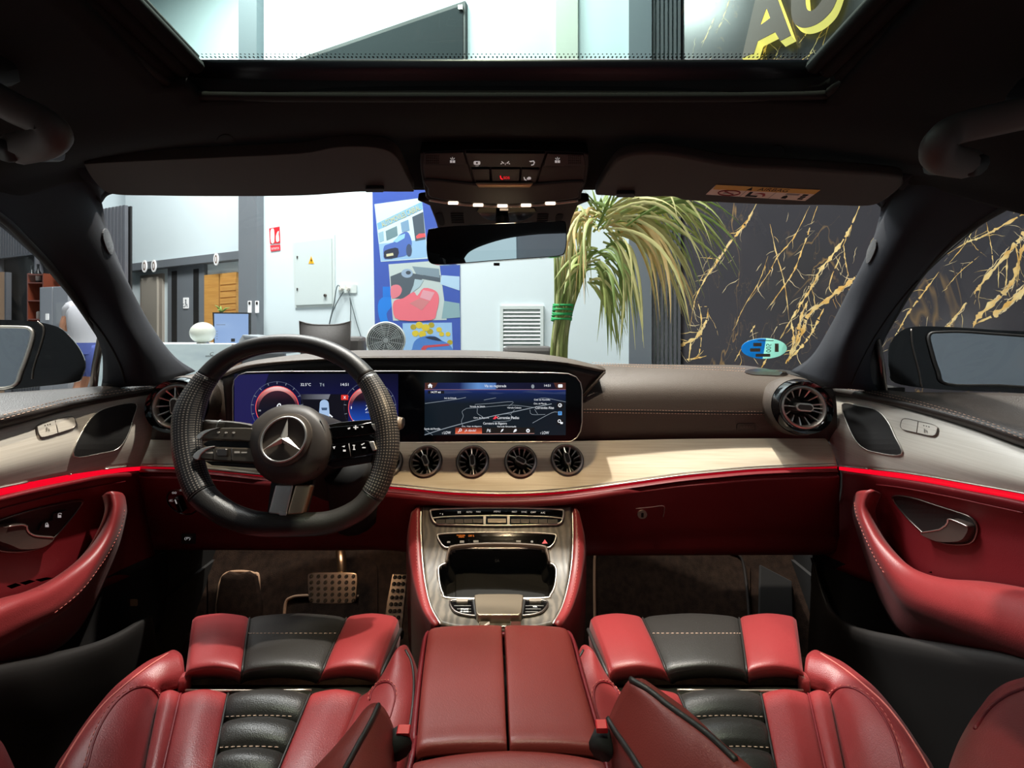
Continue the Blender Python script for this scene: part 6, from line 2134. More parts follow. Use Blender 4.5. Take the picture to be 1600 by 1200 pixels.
# raised roller cover arch over the tray
cov = [[FS.pt(x, y, .004) for x, y in so([(700, 882), (703, 868), (714, 860), (776, 857), (842, 860), (852, 868), (856, 882)], 5)],
       [FS.pt(x, y, .010) for x, y in so([(698, 882), (701, 865), (712, 856), (776, 852.5), (845, 856), (854, 865), (858, 882)], 5)],
       [FS.pt(x, y, .003) for x, y in so([(696, 880), (699, 862), (710, 852), (776, 848.5), (846, 852), (857, 862), (860, 880)], 5)]]
loft('tray_cover_edge', cov, mat('cover_bronze', (98, 84, 74), .4), ccn, 3, 1, .002)
txt('0A', 777, 876, 7, 5, PL(P(777, 880, .735), (1, 0, 0), (0, .3, 1)), 0, mat('faint_print', (56, 56, 58), .6), ccn)
# climate panel
CLI = sp([(673, 800), (676, 796.5), (700, 795), (740, 793.8), (776, 793.5), (812, 793.8), (852, 795), (876, 796.5), (880, 800), (878, 813), (872, 819), (855, 820.5), (776, 822), (700, 820.5), (684, 819), (677, 813)], 3)
slab('climate_panel', CLI, FS, .0, .004, M['gloss'], ccn, step=6)
tube('climate_rim', [FS.pt(x, y, .004) for x, y in CLI], .0019, M['alu'], ccn, 6, True)
line('climate_rim', [(675, 810), (700, 807.5), (757, 806), (776, 805.6), (796, 806), (852, 807.5), (878, 810)], FS, .0014, M['alu'], ccn, .0042)
keyx = [682, 697, 711, 725, 739, 755, 762, 791, 798, 813, 827, 841, 855, 871]
for i, (x0, x1) in enumerate(zip(keyx[:-1], keyx[1:])):
    if (x0, x1) in ((755, 762), (791, 798)):
        continue
    kx = fp(x0 + .5, 811 - abs(i - 6) * -.0, x1 - .5, 818)
    dy = 1.6 * abs((x0 + x1) / 2 - 776) / 100
    q = [(x, y + dy) for x, y in kx]
    slab('climate_key', q, FS, .004, .0085, M['alu_dark'] if i != 6 else M['steel'], ccn, step=6)
for x in (757.5, 794.5):
    slab('key_frame', fp(x - 2, 807, x + 2, 820.5), FS, .004, .0065, M['alu'], ccn, step=6)
for s, x, y, w in (('°1', 690, 803.5, 5), ('==', 718, 800.6, 5), ('AUTO', 733.5, 800.2, 9), ('MAX', 748, 799.8, 7), ('MENU', 777, 799.4, 10), ('REST', 804, 799.8, 8), ('SYNC', 819, 800.2, 8.5), ('OFF', 833, 800.6, 8), ('A/C', 848, 801.3, 7)):
    txt(s, x, y, w, 2.6, FS, .0048, M['white_mark'], ccn)
# lower switch panel
SWI = sp([(684, 839), (688, 835.5), (720, 833.6), (776, 832.8), (830, 833.6), (864, 835.5), (868.5, 839), (866, 848), (860, 855), (850, 857), (776, 858), (706, 857), (694, 855), (688, 848)], 3)
slab('switch_panel', SWI, FS, .0, .003, M['gloss'], ccn, step=6)
tube('switch_rim', [FS.pt(x, y, .003) for x, y in SWI], .0016, M['alu'], ccn, 6, True)
for q in ([(693, 846), (709, 845), (711, 853), (697, 854)], [(711, 845), (730, 844), (732, 852.5), (713, 853)], [(732, 844), (751, 843.5), (755, 852), (734, 852.5)],
          [(803, 844), (821, 844), (819, 852.5), (800, 852)], [(823, 844.5), (841, 845), (838, 853), (821, 853)], [(843, 845), (862, 846), (857, 854), (840, 853)]):
    slab('switch', q, FS, .003, .0055, M['gloss'], ccn, step=6)
slab('hazard_mark', [(851, 845), (855.3, 851.5), (846.7, 851.5)], FS, .0056, .0062, mat('hazard_red', (222, 84, 96), .5, emit=((220, 70, 84), .3)), ccn, step=6)
for q in (fp(699, 848, 704, 850.5), fp(719, 847, 725.5, 850.5), fp(740, 846.5, 748, 850), fp(806.5, 846.5, 813.5, 849.8)):
    slab('switch_icon', q, FS, .0056, .0062, M['grey_mark'], ccn, step=6)
txt('*', 831, 848.5, 4, 4, FS, .006, M['white_mark'], ccn)
amb = emis('amber_lettering', (255, 130, 30), .9)
txt('PASSENGER', 720.5, 837.8, 13, 2.0, FS, .0036, amb, ccn)
txt('AIRBAG', 721, 840.3, 9, 2.0, FS, .0036, amb, ccn)
txt('OFF %', 736.5, 838.5, 9, 3, FS, .0036, amb, ccn)
# touch pad and its side keys
PADF = sp([(703, 945), (707, 941), (738, 939.5), (776, 939.5), (816, 939.5), (848, 941), (856, 945), (852, 954), (842, 961), (818, 965), (776, 966.5), (738, 965), (716, 961), (707, 954)], 3)
slab('control_panel', PADF, FS, .0, .003, M['gloss'], ccn, step=6)
tube('control_rim', [FS.pt(x, y, .003) for x, y in PADF], .0018, M['alu_dark'], ccn, 6, True)
TP = FS.at(779, 948)
slab('touch_pad', [(741, 929), (748, 927.5), (779, 927), (811, 927.5), (818, 929), (815, 957), (810, 961), (748, 961), (744, 957)], TP, -.004, .014, mat('pad_bronze', (150, 136, 118), .3, .85), ccn, .002, 3, smooth=True)
slab('pad_base', [(737, 935), (822, 935), (817, 963), (742, 963)], TP, -.004, .006, M['plastic'], ccn, .002)
for x0, x1, y, k in ((713, 731, 944, 1), (827, 846, 943.5, -1)):
    slab('roller_switch', rr(x0, y - 2, x1, y + 2.5, 1.2), FS, .003, .0075, M['steel'], ccn, step=5)
for y in (949.5, 954.5, 959):
    line('key_gap', [(709 + (y - 949) * .9, y), (736, y)], FS, .0005, M['grey_mark'], ccn, .0032, 2, 4)
    line('key_gap', [(821, y), (850 - (y - 949) * .9, y)], FS, .0005, M['grey_mark'], ccn, .0032, 2, 4)
for s, x, y, w in (('DYNAMIC', 726, 955, 12), ('P', 721, 958.8, 2.5), ('SOUND', 728, 958.8, 8), ('VOL', 836, 951, 7)):
    txt(s, x, y, w, 2.4, FS, .0036, M['white_mark'], ccn)
# silver edges and red flanks
el = [(658, 793), (657.5, 820), (658.5, 850), (661, 885), (666, 920), (674, 950), (688, 975)]
er = [(894, 793), (895, 820), (895, 850), (892.5, 885), (886.5, 920), (877.5, 950), (864, 975)]
dl = [.80, .776, .748, .712, .668, .628, .592]
for e in (el, er):
    tube('silver_edge', [P(x, y, d - .002) for (x, y), d in zip(e, dl)], .0016, M['alu'], ccn, 6, n=4)
for s in (-1, 1):
    e = el if s < 0 else er
    o1 = [10, 10, 12, 13, 13, 12, 10] if s < 0 else [8, 10, 13, 14, 14, 13, 10]
    o2 = [17, 21, 22, 20, 17, 14, 12] if s < 0 else [12, 18, 20, 19, 17, 15, 13]
    rows_ = []
    for i, ((x, y), d) in enumerate(zip(e, dl)):
        rows_.append([P(x, y, d), P(x + s * 3, y - 2, d - .008), P(x + s * o1[i], y + 3, d - .012), P(x + s * o2[i], y + 14, d - .004), P(x + s * (o2[i] + 1), y + 60, d + .03), P(x + s * (o2[i] - 1), y + 140, d + .06)])
    _, FL = loft('side_cushion', rows_, M['red'], ccn, 4, 5, .004)
    q = [(x + s * (o1[i] - 4), y + 1) for i, (x, y) in enumerate(e)]
    stitches('stitching', q[:-1], FL, M['thread_r'], ccn)
box('console_core', -.13, .09, .50, .85, Hc(-.84), Hc(-.50), M['void'], ccn)
# small loops at the front edge of the arm rest
for x in (757, 806):
    slab('lid_hinge', rr(x - 8, 977, x + 8, 981.5, 1), FS, .002, .006, M['steel'], ccn, step=5)

# arm rest with two lids
ar_ = thing('armrest_box', 'wide red leather armrest box with two butterfly lids between the seats', 'armrest', (-.01, .45, Hc(-.8)))


def arm_rows(xs_f, half):
    pass


ys_ = [979, 984, 1000, 1040, 1090, 1140, 1168]
ds_ = [.572, .560, .532, .482, .434, .396, .378]
lx = [672, 668, 665, 660, 655, 651, 649]
mx = [786, 786.5, 787, 789, 791, 793, 794.5]
rx = [884, 890, 896, 906, 920, 934, 941]


def lid(side):
    rows_ = []
    for y, d, l, m_, r in zip(ys_, ds_, lx, mx, rx):
        first = y == 979
        z = -.012 if first else 0.0
        if side < 0:
            xs = [l + 1, l + 6, l + (m_ - l) * .35, l + (m_ - l) * .7, m_ - 7, m_ - 2.5, m_ - 1.5]
        else:
            xs = [m_ + 1.5, m_ + 2.5, m_ + 7, m_ + (r - m_) * .3, m_ + (r - m_) * .65, r - 6, r - 1]
        hh = [-.012, .001, .0055, .0065, .006, .002, -.008] if side < 0 else [-.008, .002, .006, .0065, .0055, .001, -.012]
        rows_.append([P(x, y + (3 if i in (0, 6) else 0), d) + Vector((0, 0, h + z)) for i, (x, h) in enumerate(zip(xs, hh))])
    last = [v + Vector((0, -.003, -.010)) for v in rows_[-1]]
    rows_.append(last)
    loft('lid', rows_, M['redbrown'], ar_, 5, 5, .006)


lid(-1)
lid(1)
rb = []
for k, (dy, z) in enumerate(((2, -.010), (5, 0), (26, .003), (60, .0), (160, -.01))):
    y = 1168 + dy
    d = .378 - dy * .00055
    xs = [646 - dy * .1, 655, 715, 795, 875, 936, 943 + dy * .25]
    arc_ = [22, 17, 6, 0, 5, 16, 22]
    rb.append([P(x, y + a * (1 if k < 4 else .6), d - a * .0006) + Vector((0, 0, z)) for x, a in zip(xs, arc_)])
loft('rear_pad', rb, M['redbrown'], ar_, 4, 5, .006)
for s in (-1, 1):
    e = lx if s < 0 else rx
    rows_ = [[P(x, y + 2, d) + Vector((0, 0, -.006)), P(x, y + 8, d) + Vector((s * .004, 0, -.02)), P(x, y + 8, d) + Vector((s * .003, 0, -.12)), P(x, y + 8, d) + Vector((0, 0, -.36))] for x, y, d in zip(e, ys_, ds_)]
    rows_.append([v + Vector((0, -.2, 0)) for v in rows_[-1]])
    loft('side_wall', rows_, M['red_dark'], ar_, 4, 4, .004)
loft('front_wall', [[P(670, 983, .568) + Vector((0, 0, -.01)), P(776, 981, .572) + Vector((0, 0, -.01)), P(888, 983, .568) + Vector((0, 0, -.01))],
                    [P(670, 983, .575) + Vector((0, 0, -.04)), P(776, 981, .58) + Vector((0, 0, -.04)), P(888, 983, .575) + Vector((0, 0, -.04))]], M['red_dark'], ar_, 2, 4, .004)
slab('lid_latch', fp(783, 978, 792, 983), PL(P(787, 980, .566), (1, 0, 0), (0, .3, 1)), -.004, .002, M['steel'], ar_, .001)

# ================================================================== SEATS
def seat(mp, lab, who):
    t = thing('car_seat', lab, 'car seat', (P(mp(461), 1000, .5).x, .45, Hc(-.82)))
    lp = lambda a, b, f: a + (b - a) * f

    def Q(x, y, d, dz=0.0):
        return P(mp(x), y, d) + Vector((0, 0, dz))
    # thigh support: three leather panels
    ysd = [(992, .665, 0), (972, .655, 0), (964, .63, 0), (974, .60, .001), (998, .557, .003), (1026, .519, .003), (1046, .497, .001), (1056, .499, 0), (1064, .515, 0), (1066, .54, 0)]

    def edge(top, bot, y):
        return lp(top, bot, (y - 964) / (1056 - 964))
    L = lambda y: edge(302, 290, max(y, 964))
    A = lambda y: edge(390, 377, max(y, 964))
    B = lambda y: edge(541, 500, max(y, 964))
    Rr = lambda y: edge(621, 588, max(y, 964))

    def panel(nm, xa, xb, m, ea=False, eb=False):
        rows_ = []
        for y, d, dz in ysd:
            a, b = xa(y), xb(y)
            r = []
            if ea:
                r.append(Q(a - 3, y + 8, d + .004, -.05 if y > 964 else -.03))
                r.append(Q(a - 2, y + 2, d, -.008))
            r += [Q(a + 1, y, d, dz - .003), Q(lp(a, b, .12), y, d, dz + .002), Q(lp(a, b, .5), y, d, dz + .006), Q(lp(a, b, .88), y, d, dz + .002), Q(b - 1, y, d, dz - .003)]
            if eb:
                r.append(Q(b + 2, y + 2, d, -.008))
                r.append(Q(b + 5, y + 8, d + .004, -.05 if y > 964 else -.03))
            rows_.append(r)
        return loft(nm, rows_, m, t, 4, 4, .006)
    _, s1 = panel('thigh_panel', L, A, M['red'], ea=True)
    _, s2 = panel('thigh_centre', A, B, M['black'])
    _, s3 = panel('thigh_panel', B, Rr, M['red'], eb=True)
    stitches('stitching', [(mp(x), 990) for x in (388, 420, 460, 500, 527)], s2, M['thread'], t)
    tube('piping', [Q(626, 980, .602, -.004), Q(616, 1004, .557, -.004), Q(604, 1028, .52, -.006), Q(594, 1048, .499, -.008)], .0028, M['pipe'], t, 8, n=4)
    # seam welts between the panels
    for e in (A, B):
        tube('seam', [Q(e(y), y, d, dz - .0015) for y, d, dz in ysd[1:8]], .0013, M['pipe'], t, 6, n=3)
    # pull-out strip between support and cushion
    loft('slide_strip', [[Q(x, 1056, .515, -.012) for x in (288, 380, 480, 592)], [Q(x, 1078, .488, -.008) for x in (284, 380, 480, 585)]], mat('strip_grey', (74, 68, 62), .45), t, 2, 3, .004)
    line('strip_edge', [(mp(290), 1078.5), (mp(400), 1079), (mp(487), 1078)], PL(Q(400, 1079, .485, -.004), (1, 0, 0), (0, .3, 1)), .0012, M['steel'], t, .0, 3, 5)
    # cushion
    st_ = [(1092, .498, -.02), (1080, .489, -.006), (1083, .484, 0.), (1092, .476, .003), (1122, .452, .003), (1160, .424, .003), (1200, .399, .003), (1262, .366, .0), (1350, .328, -.004)]
    fx = lambda a, b: (lambda y: a + (b - a) * (max(y, 1080) - 1080) / 120.0)
    s0, s4, c0, c1, r1 = fx(283, 256), fx(250, 226), fx(357, 334), fx(487, 437), fx(566, 520)

    def cpanel(nm, xa, xb, m, puff=.005):
        rows_ = []
        for y, d, dz in st_:
            a, b = xa(y), xb(y)
            rows_.append([Q(a, y, d, dz - .003), Q(lp(a, b, .12), y, d, dz + .001), Q(lp(a, b, .5), y, d, dz + puff), Q(lp(a, b, .88), y, d, dz + .001), Q(b, y, d, dz - .003)])
        return loft(nm, rows_, m, t, 5, 4, .006)
    _, p1 = cpanel('cushion_panel', s0, c0, M['red'])
    cpanel('cushion_border', s4, s0, M['red'], .004)
    _, p3 = cpanel('cushion_panel', c1, r1, M['red'])
    # ribbed black centre: one piece per rib
    cuts = [1080, 1123, 1171, 1226, 1290, 1350]
    dd = lambda y: next(lp(a[1], b[1], (y - a[0]) / (b[0] - a[0])) for a, b in zip(st_[1:], st_[2:]) if a[0] <= y <= b[0] + .01)
    for k, (ya, yb) in enumerate(zip(cuts[:-1], cuts[1:])):
        rows_ = []
        for f, dz in ((0, -.009), (.03, -.003), (.18, .0045), (.5, .008), (.82, .0045), (.97, -.002), (1, -.009)):
            y = lp(ya, yb, f)
            d = dd(y)
            a, b = c0(y), c1(y)
            bow = lambda u: -2.5 * math.sin(math.pi * u)
            rows_.append([Q(lp(a, b, u), y + bow(u) + 1, d, dz + e) for u, e in ((0, -.004), (.1, .0), (.35, .003), (.65, .003), (.9, .0), (1, -.004))])
        _, S_ = loft('centre_rib', rows_, M['black'], t, 4, 4, .005)
        if k < 3:
            stitches('stitching', [(mp(lp(c0(yb), c1(yb), u)), yb - 3 - 2.5 * math.sin(math.pi * u)) for u in (.04, .25, .5, .75, .96)], S_, M['thread'], t)
    for e in (c0, c1, s0):
        tube('seam', [Q(e(y), y, d, dz - .001) for y, d, dz in st_[1:]], .0014, M['pipe'] if e is not s0 else M['red_dark'], t, 6, n=3)
    # outer bolster
    ob = [
        [(290, 1072, .500), (288, 1045, .506), (283, 1022, .519), (265, 1018, .538), (250, 1060, .55)],
        [(266, 1079, .489), (262, 1056, .490), (250, 1030, .503), (224, 1040, .524), (212, 1095, .53)],
        [(254, 1084, .484), (240, 1070, .476), (218, 1050, .484), (196, 1062, .502), (185, 1125, .51)],
        [(246, 1108, .466), (222, 1088, .456), (188, 1074, .460), (166, 1090, .477), (158, 1150, .485)],
        [(238, 1142, .438), (204, 1126, .426), (154, 1116, .424), (131, 1134, .442), (124, 1200, .45)],
        [(230, 1178, .413), (186, 1168, .400), (126, 1160, .394), (104, 1174, .410), (96, 1240, .42)],
        [(224, 1206, .396), (172, 1200, .382), (106, 1196, .374), (82, 1208, .388), (76, 1280, .40)],
        [(212, 1265, .365), (150, 1265, .350), (78, 1265, .342), (52, 1284, .355), (48, 1360, .37)]]
    _, OB = loft('outer_bolster', [[Q(*p) for p in r] for r in ob], M['red'], t, 5, 5, .006)
    line('bolster_seam', [(mp(x), y) for x, y in ((134, 1205), (146, 1160), (162, 1125), (184, 1095), (207, 1078), (228, 1074), (243, 1082), (249, 1100), (246, 1130), (236, 1165), (226, 1198))], OB, .0011, M['red_dark'], t, .0004)
    stitches('stitching', [(mp(x), y) for x, y in ((130, 1200), (142, 1158), (158, 1122), (181, 1092), (206, 1075), (229, 1071))], OB, M['thread_r'], t)
    stitches('stitching', [(mp(x), y) for x, y in ((230, 1071), (247, 1082), (253, 1100), (250, 1130), (240, 1165), (230, 1198))], OB, M['thread_r'], t)
    line('outer_piping', [(mp(x), y) for x, y in ((262, 1022), (226, 1046), (196, 1070), (163, 1100), (134, 1136), (108, 1176), (92, 1205))], OB, .0012, M['thread_r'], t, .0004)
    # inner bolster beside the console
    ib = [
        [(592, 1066, .500), (606, 1038, .506), (622, 1012, .520), (638, 1012, .538), (646, 1060, .55)],
        [(574, 1082, .486), (596, 1062, .486), (622, 1036, .498), (648, 1034, .518), (655, 1085, .53)],
        [(560, 1092, .476), (590, 1082, .468), (622, 1060, .478), (652, 1058, .498), (658, 1110, .51)],
        [(548, 1122, .452), (588, 1112, .444), (622, 1096, .448), (651, 1092, .466), (658, 1140, .48)],
        [(532, 1160, .424), (580, 1150, .415), (616, 1138, .420), (646, 1134, .436), (652, 1180, .45)],
        [(515, 1206, .395), (566, 1200, .385), (606, 1190, .390), (636, 1186, .404), (642, 1230, .42)],
        [(490, 1270, .362), (545, 1264, .352), (590, 1258, .356), (622, 1256, .37), (628, 1300, .385)]]
    _, IB = loft('inner_bolster', [[Q(*p) for p in r] for r in ib], M['red'], t, 5, 5, .006)
    line('bolster_seam', [(mp(x), y) for x, y in ((578, 1094), (582, 1080), (592, 1069), (606, 1066), (615, 1074), (617, 1090), (612, 1112), (604, 1135))], IB, .0010, M['red_dark'], t, .0004)
    stitches('stitching', [(mp(x), y) for x, y in ((575, 1094), (579, 1079), (591, 1066), (606, 1063), (618, 1073), (620, 1090))], IB, M['thread_r'], t)
    line('inner_piping', [(mp(x - 8), y) for x, y in ((641, 1016), (650, 1034), (654, 1060), (653, 1095), (648, 1135), (643, 1158))], IB, .0016, M['pipe'], t, .0004)
    # seat base
    base = [Q(250, 1090, .56, -.06), Q(640, 1090, .56, -.06)]
    xa, xb = min(base[0].x, base[1].x), max(base[0].x, base[1].x)
    box('seat_base', xa - .03, xb + .01, .16, .56, Hc(-.80), Hc(-.53), M['plastic'], t, bev=.03)
    box('seat_rail', xa + .04, xa + .08, .1, .62, Hc(-.835), Hc(-.80), M['steel'], t)
    box('seat_rail', xb - .08, xb - .04, .1, .62, Hc(-.835), Hc(-.80), M['steel'], t)
    return t, Q


seat1, Q1 = seat(lambda x: x, 'red leather car seat with black centre panel behind the steering wheel', 'driver')
seat2, Q2 = seat(lambda x: 1545 - x, 'red leather car seat with black centre panel on the glovebox side', 'passenger')


def lf(name, rows_, m, parent, **k):
    return loft(name, [[P(*p) for p in r] for r in rows_], m, parent, 5, 5, .006, **k)


# back rests: their side bolsters reach into view
b1r = [
    [(545, 1180, .36), (562, 1118, .350), (590, 1098, .346), (612, 1128, .360), (622, 1175, .38)],
    [(515, 1210, .33), (528, 1160, .320), (567, 1150, .313), (606, 1170, .330), (618, 1215, .35)],
    [(470, 1250, .30), (491, 1200, .295), (540, 1200, .286), (600, 1212, .305), (612, 1260, .32)],
    [(380, 1340, .25), (410, 1290, .245), (480, 1285, .238), (560, 1300, .255), (580, 1350, .27)]]
_, BB1 = lf('backrest_bolster', b1r, M['redbrown'], seat1)
line('backrest_piping', [(592, 1099), (581, 1124), (567, 1150), (552, 1178), (540, 1200), (520, 1232)], BB1, .0022, M['pipe'], seat1, .0006)
b2r = [
    [(942, 1190, .385), (945, 1145, .372), (951, 1122, .362), (968, 1085, .358), (986, 1061, .356), (1014, 1066, .366), (1030, 1100, .385)],
    [(960, 1220, .355), (965, 1178, .342), (975, 1160, .335), (1012, 1120, .328), (1046, 1104, .325), (1080, 1114, .336), (1095, 1150, .35)],
    [(985, 1260, .325), (992, 1220, .315), (1001, 1200, .310), (1055, 1165, .300), (1108, 1150, .296), (1142, 1174, .306), (1156, 1210, .32)],
    [(1030, 1330, .285), (1045, 1300, .275), (1060, 1280, .270), (1130, 1240, .262), (1190, 1224, .258), (1225, 1245, .268), (1235, 1290, .28)]]
_, BB2 = lf('backrest_bolster', b2r, M['redbrown'], seat2)
line('backrest_piping', [(985, 1062), (1014, 1080), (1046, 1105), (1078, 1128), (1108, 1151), (1150, 1190)], BB2, .0026, M['pipe'], seat2, .0006)
line('backrest_piping', [(951, 1123), (962, 1142), (975, 1161), (989, 1182), (1001, 1201), (1020, 1226)], BB2, .0026, M['pipe'], seat2, .0006)
b3r = [
    [(1650, 1045, .36), (1600, 1058, .358), (1566, 1070, .358), (1538, 1096, .362), (1520, 1140, .375)],
    [(1660, 1100, .33), (1600, 1105, .325), (1550, 1112, .325), (1510, 1136, .332), (1490, 1190, .35)],
    [(1680, 1160, .30), (1610, 1160, .295), (1540, 1166, .295), (1492, 1184, .304), (1470, 1240, .32)],
    [(1720, 1260, .26), (1640, 1250, .255), (1560, 1250, .255), (1490, 1262, .266), (1450, 1310, .28)]]
_, BB3 = lf('backrest_bolster', b3r, M['red'], seat2)
line('backrest_seam', [(1600, 1076), (1572, 1088), (1545, 1110), (1524, 1140)], BB3, .0012, M['red_dark'], seat2, .0004)
b4r = [
    [(-60, 1120, .36), (-30, 1132, .356), (-8, 1148, .356), (8, 1168, .36), (16, 1200, .37)],
    [(-80, 1180, .33), (-40, 1185, .325), (5, 1192, .325), (28, 1212, .335), (36, 1260, .35)],
    [(-100, 1280, .28), (-40, 1280, .275), (20, 1285, .275), (60, 1300, .285), (80, 1340, .30)]]
lf('backrest_bolster', b4r, M['red'], seat1)
for t, s, cx in ((seat1, -1, -.35), (seat2, 1, .29)):
    tube('belt_buckle', [P(625 if s < 0 else 938, 1172, .352), P(620 if s < 0 else 945, 1150, .362)], [.012, .011], M['void'], t, 10, flat=(Vector((0, 1, 0)), .6))
    slab('release_button', rr(619, 1146, 640, 1154, 2) if s < 0 else rr(932, 1138, 950, 1146, 2), PL(P(628 if s < 0 else 940, 1148, .358), (1, 0, 0), (0, -.5, 1)), -.004, .002, mat('buckle_red_%d' % (s + 1), (206, 40, 46), .45), t)
    rows_ = []
    for y, h in ((.30, -.44), (.12, -.38), (-.10, -.30), (-.30, -.20), (-.44, -.10)):
        rows_.append([Vector((cx + w, y - (.05 if abs(w) < .12 else -.02) - .06, Hc(h))) for w in (-.13, -.11, -.06, 0, .06, .11, .13)])
    loft('backrest', rows_, M['red'], t, 4, 4, .05)

# ================================================================== DOORS
def door(lab, D, loc):
    t = thing('car_door', lab, 'car door', loc)
    sgn = D['s']
    _, BS = loft('belt_pad', D['belt'], M['belt'], t, 5, 6, .008)
    for st__ in D['stitch']:
        stitches('stitching', st__, BS, M['thread'], t)
    _, TS = loft('wood_panel', D['trim'], M['doortrim'], t, 6, 6, .008)
    line('panel_edge', D['edge'], TS, .0014, M['alu'], t, .0005)
    e3 = [TS.pt(x, y - 1.0) for x, y in D['edge']]
    loft('light_strip', [[P(x, y + .5, v.y + .004) for (x, y), v in zip(D['edge'], e3)], [P(x, y + 5 * k, v.y + .003) for (x, y), v, k in zip(D['edge'], e3, D['sk'])],
                         [P(x, y + 12.5 * k, v.y + .002) for (x, y), v, k in zip(D['edge'], e3, D['sk'])]], M['ambient'], t, 2, 4, .003)
    _, LS = loft('lower_panel', D['low'], M['red_dark'], t, 6, 6, .008, cut=None)
    line('lower_crease', D['crease'], LS, .0012, M['red_dark'], t, .001)
    slab('speaker_grille', sp(D['grille'], 4), TS, .0, .0018, mat('grille_black', (22, 21, 21), .7, bump=('noise', 2500, .6, .0006)), t, step=8)
    line('grille_rim', D['grille'], TS, .0011, M['alu'], t, .0015, n=4, closed=True)
    mb = slab('memory_switch', sp(D['mem'], 3), TS, .0, .003, M['doortrim'], t, step=6)
    line('switch_rim', D['mem'], TS, .0009, M['alu_dark'], t, .0025, n=3, closed=True)
    line('switch_gap', D['memgap'], TS, .0006, M['alu_dark'], mb, .0032, 2, 4)
    mx_, my_ = D['memc']
    for dx in (-4, 0, 4):
        slab('mark', circ(mx_ + dx, my_ - 4 + sgn * dx * .25, .9, n=8), TS, .003, .0036, M['alu_dark'], mb, step=5)
    txt('h', mx_ - .5, my_ + 3, 5, 6, TS, .0042, M['alu_dark'], mb)
    # release handle in its dish
    slab('handle_dish', sp(D['dish'], 4), LS, .0005, .0016, mat('dish_dark', (30, 26, 25), .5), t, step=7)
    line('dish_rim', D['dish'], LS, .0016, M['alu_dark'], t, .002, n=4, closed=True)
    hp_ = slab('release_handle', sp(D['lever'], 4), LS, .0016, .014, mat('handle_satin', (104, 88, 82), .35, .6), t, step=6, smooth=True)
    line('handle_edge', D['ledge'], LS, .001, M['alu'], hp_, .014)
    if 'lock' in D:
        for q, s in D['lock']:
            k = slab('lock_button', q, LS, .0016, .005, M['plastic'], t, step=6)
            cx = sum(p[0] for p in q) / 4; cy = sum(p[1] for p in q) / 4
            slab('lock_mark', fp(cx - 2.5, cy - .5, cx + 2.5, cy + 3.5), LS, .005, .0056, M['white_mark'], k, step=5)
            line('lock_shackle', [(cx - 1.8, cy - .5), (cx - 1.6, cy - 3), (cx + 1 + s, cy - 3.2), (cx + 1.6 + s, cy - (.5 if s == 0 else 2))], LS, .0004, M['white_mark'], k, .0052, 3, 4)
    _, AS = loft('pull_handle', D['arm'], M['red'], t, 6, 6, .006)
    stitches('stitching', D['armst'], AS, M['thread_r'], t, h=.0008)
    for q in D['sw']:
        slab('window_switch', q, AS, .002, .009, M['chrome'], t, step=5)
    loft('door_pocket', D['pocket'], M['soft'], t, 5, 5, .006)
    _, PS = loft('pocket_lip', D['lip'], mat('lip_grey_' + ('l' if sgn < 0 else 'r'), (30, 27, 26), .6), t, 5, 6, .006)
    loft('sail_panel', [[P(*p) for p in r] for r in D['sail']], M['plastic'], t, 3, 3, .006)
    tube('window_post', [P(*p) for p in D['post']], .006, M['alu_dark'], t, 8)
    loft('window_glass', D['glass'], M['glass'], t, 3, 4)
    tube('glass_seal', D['seal'], .005, M['rubber'], t, 8, n=4)
    return t, TS, LS, AS


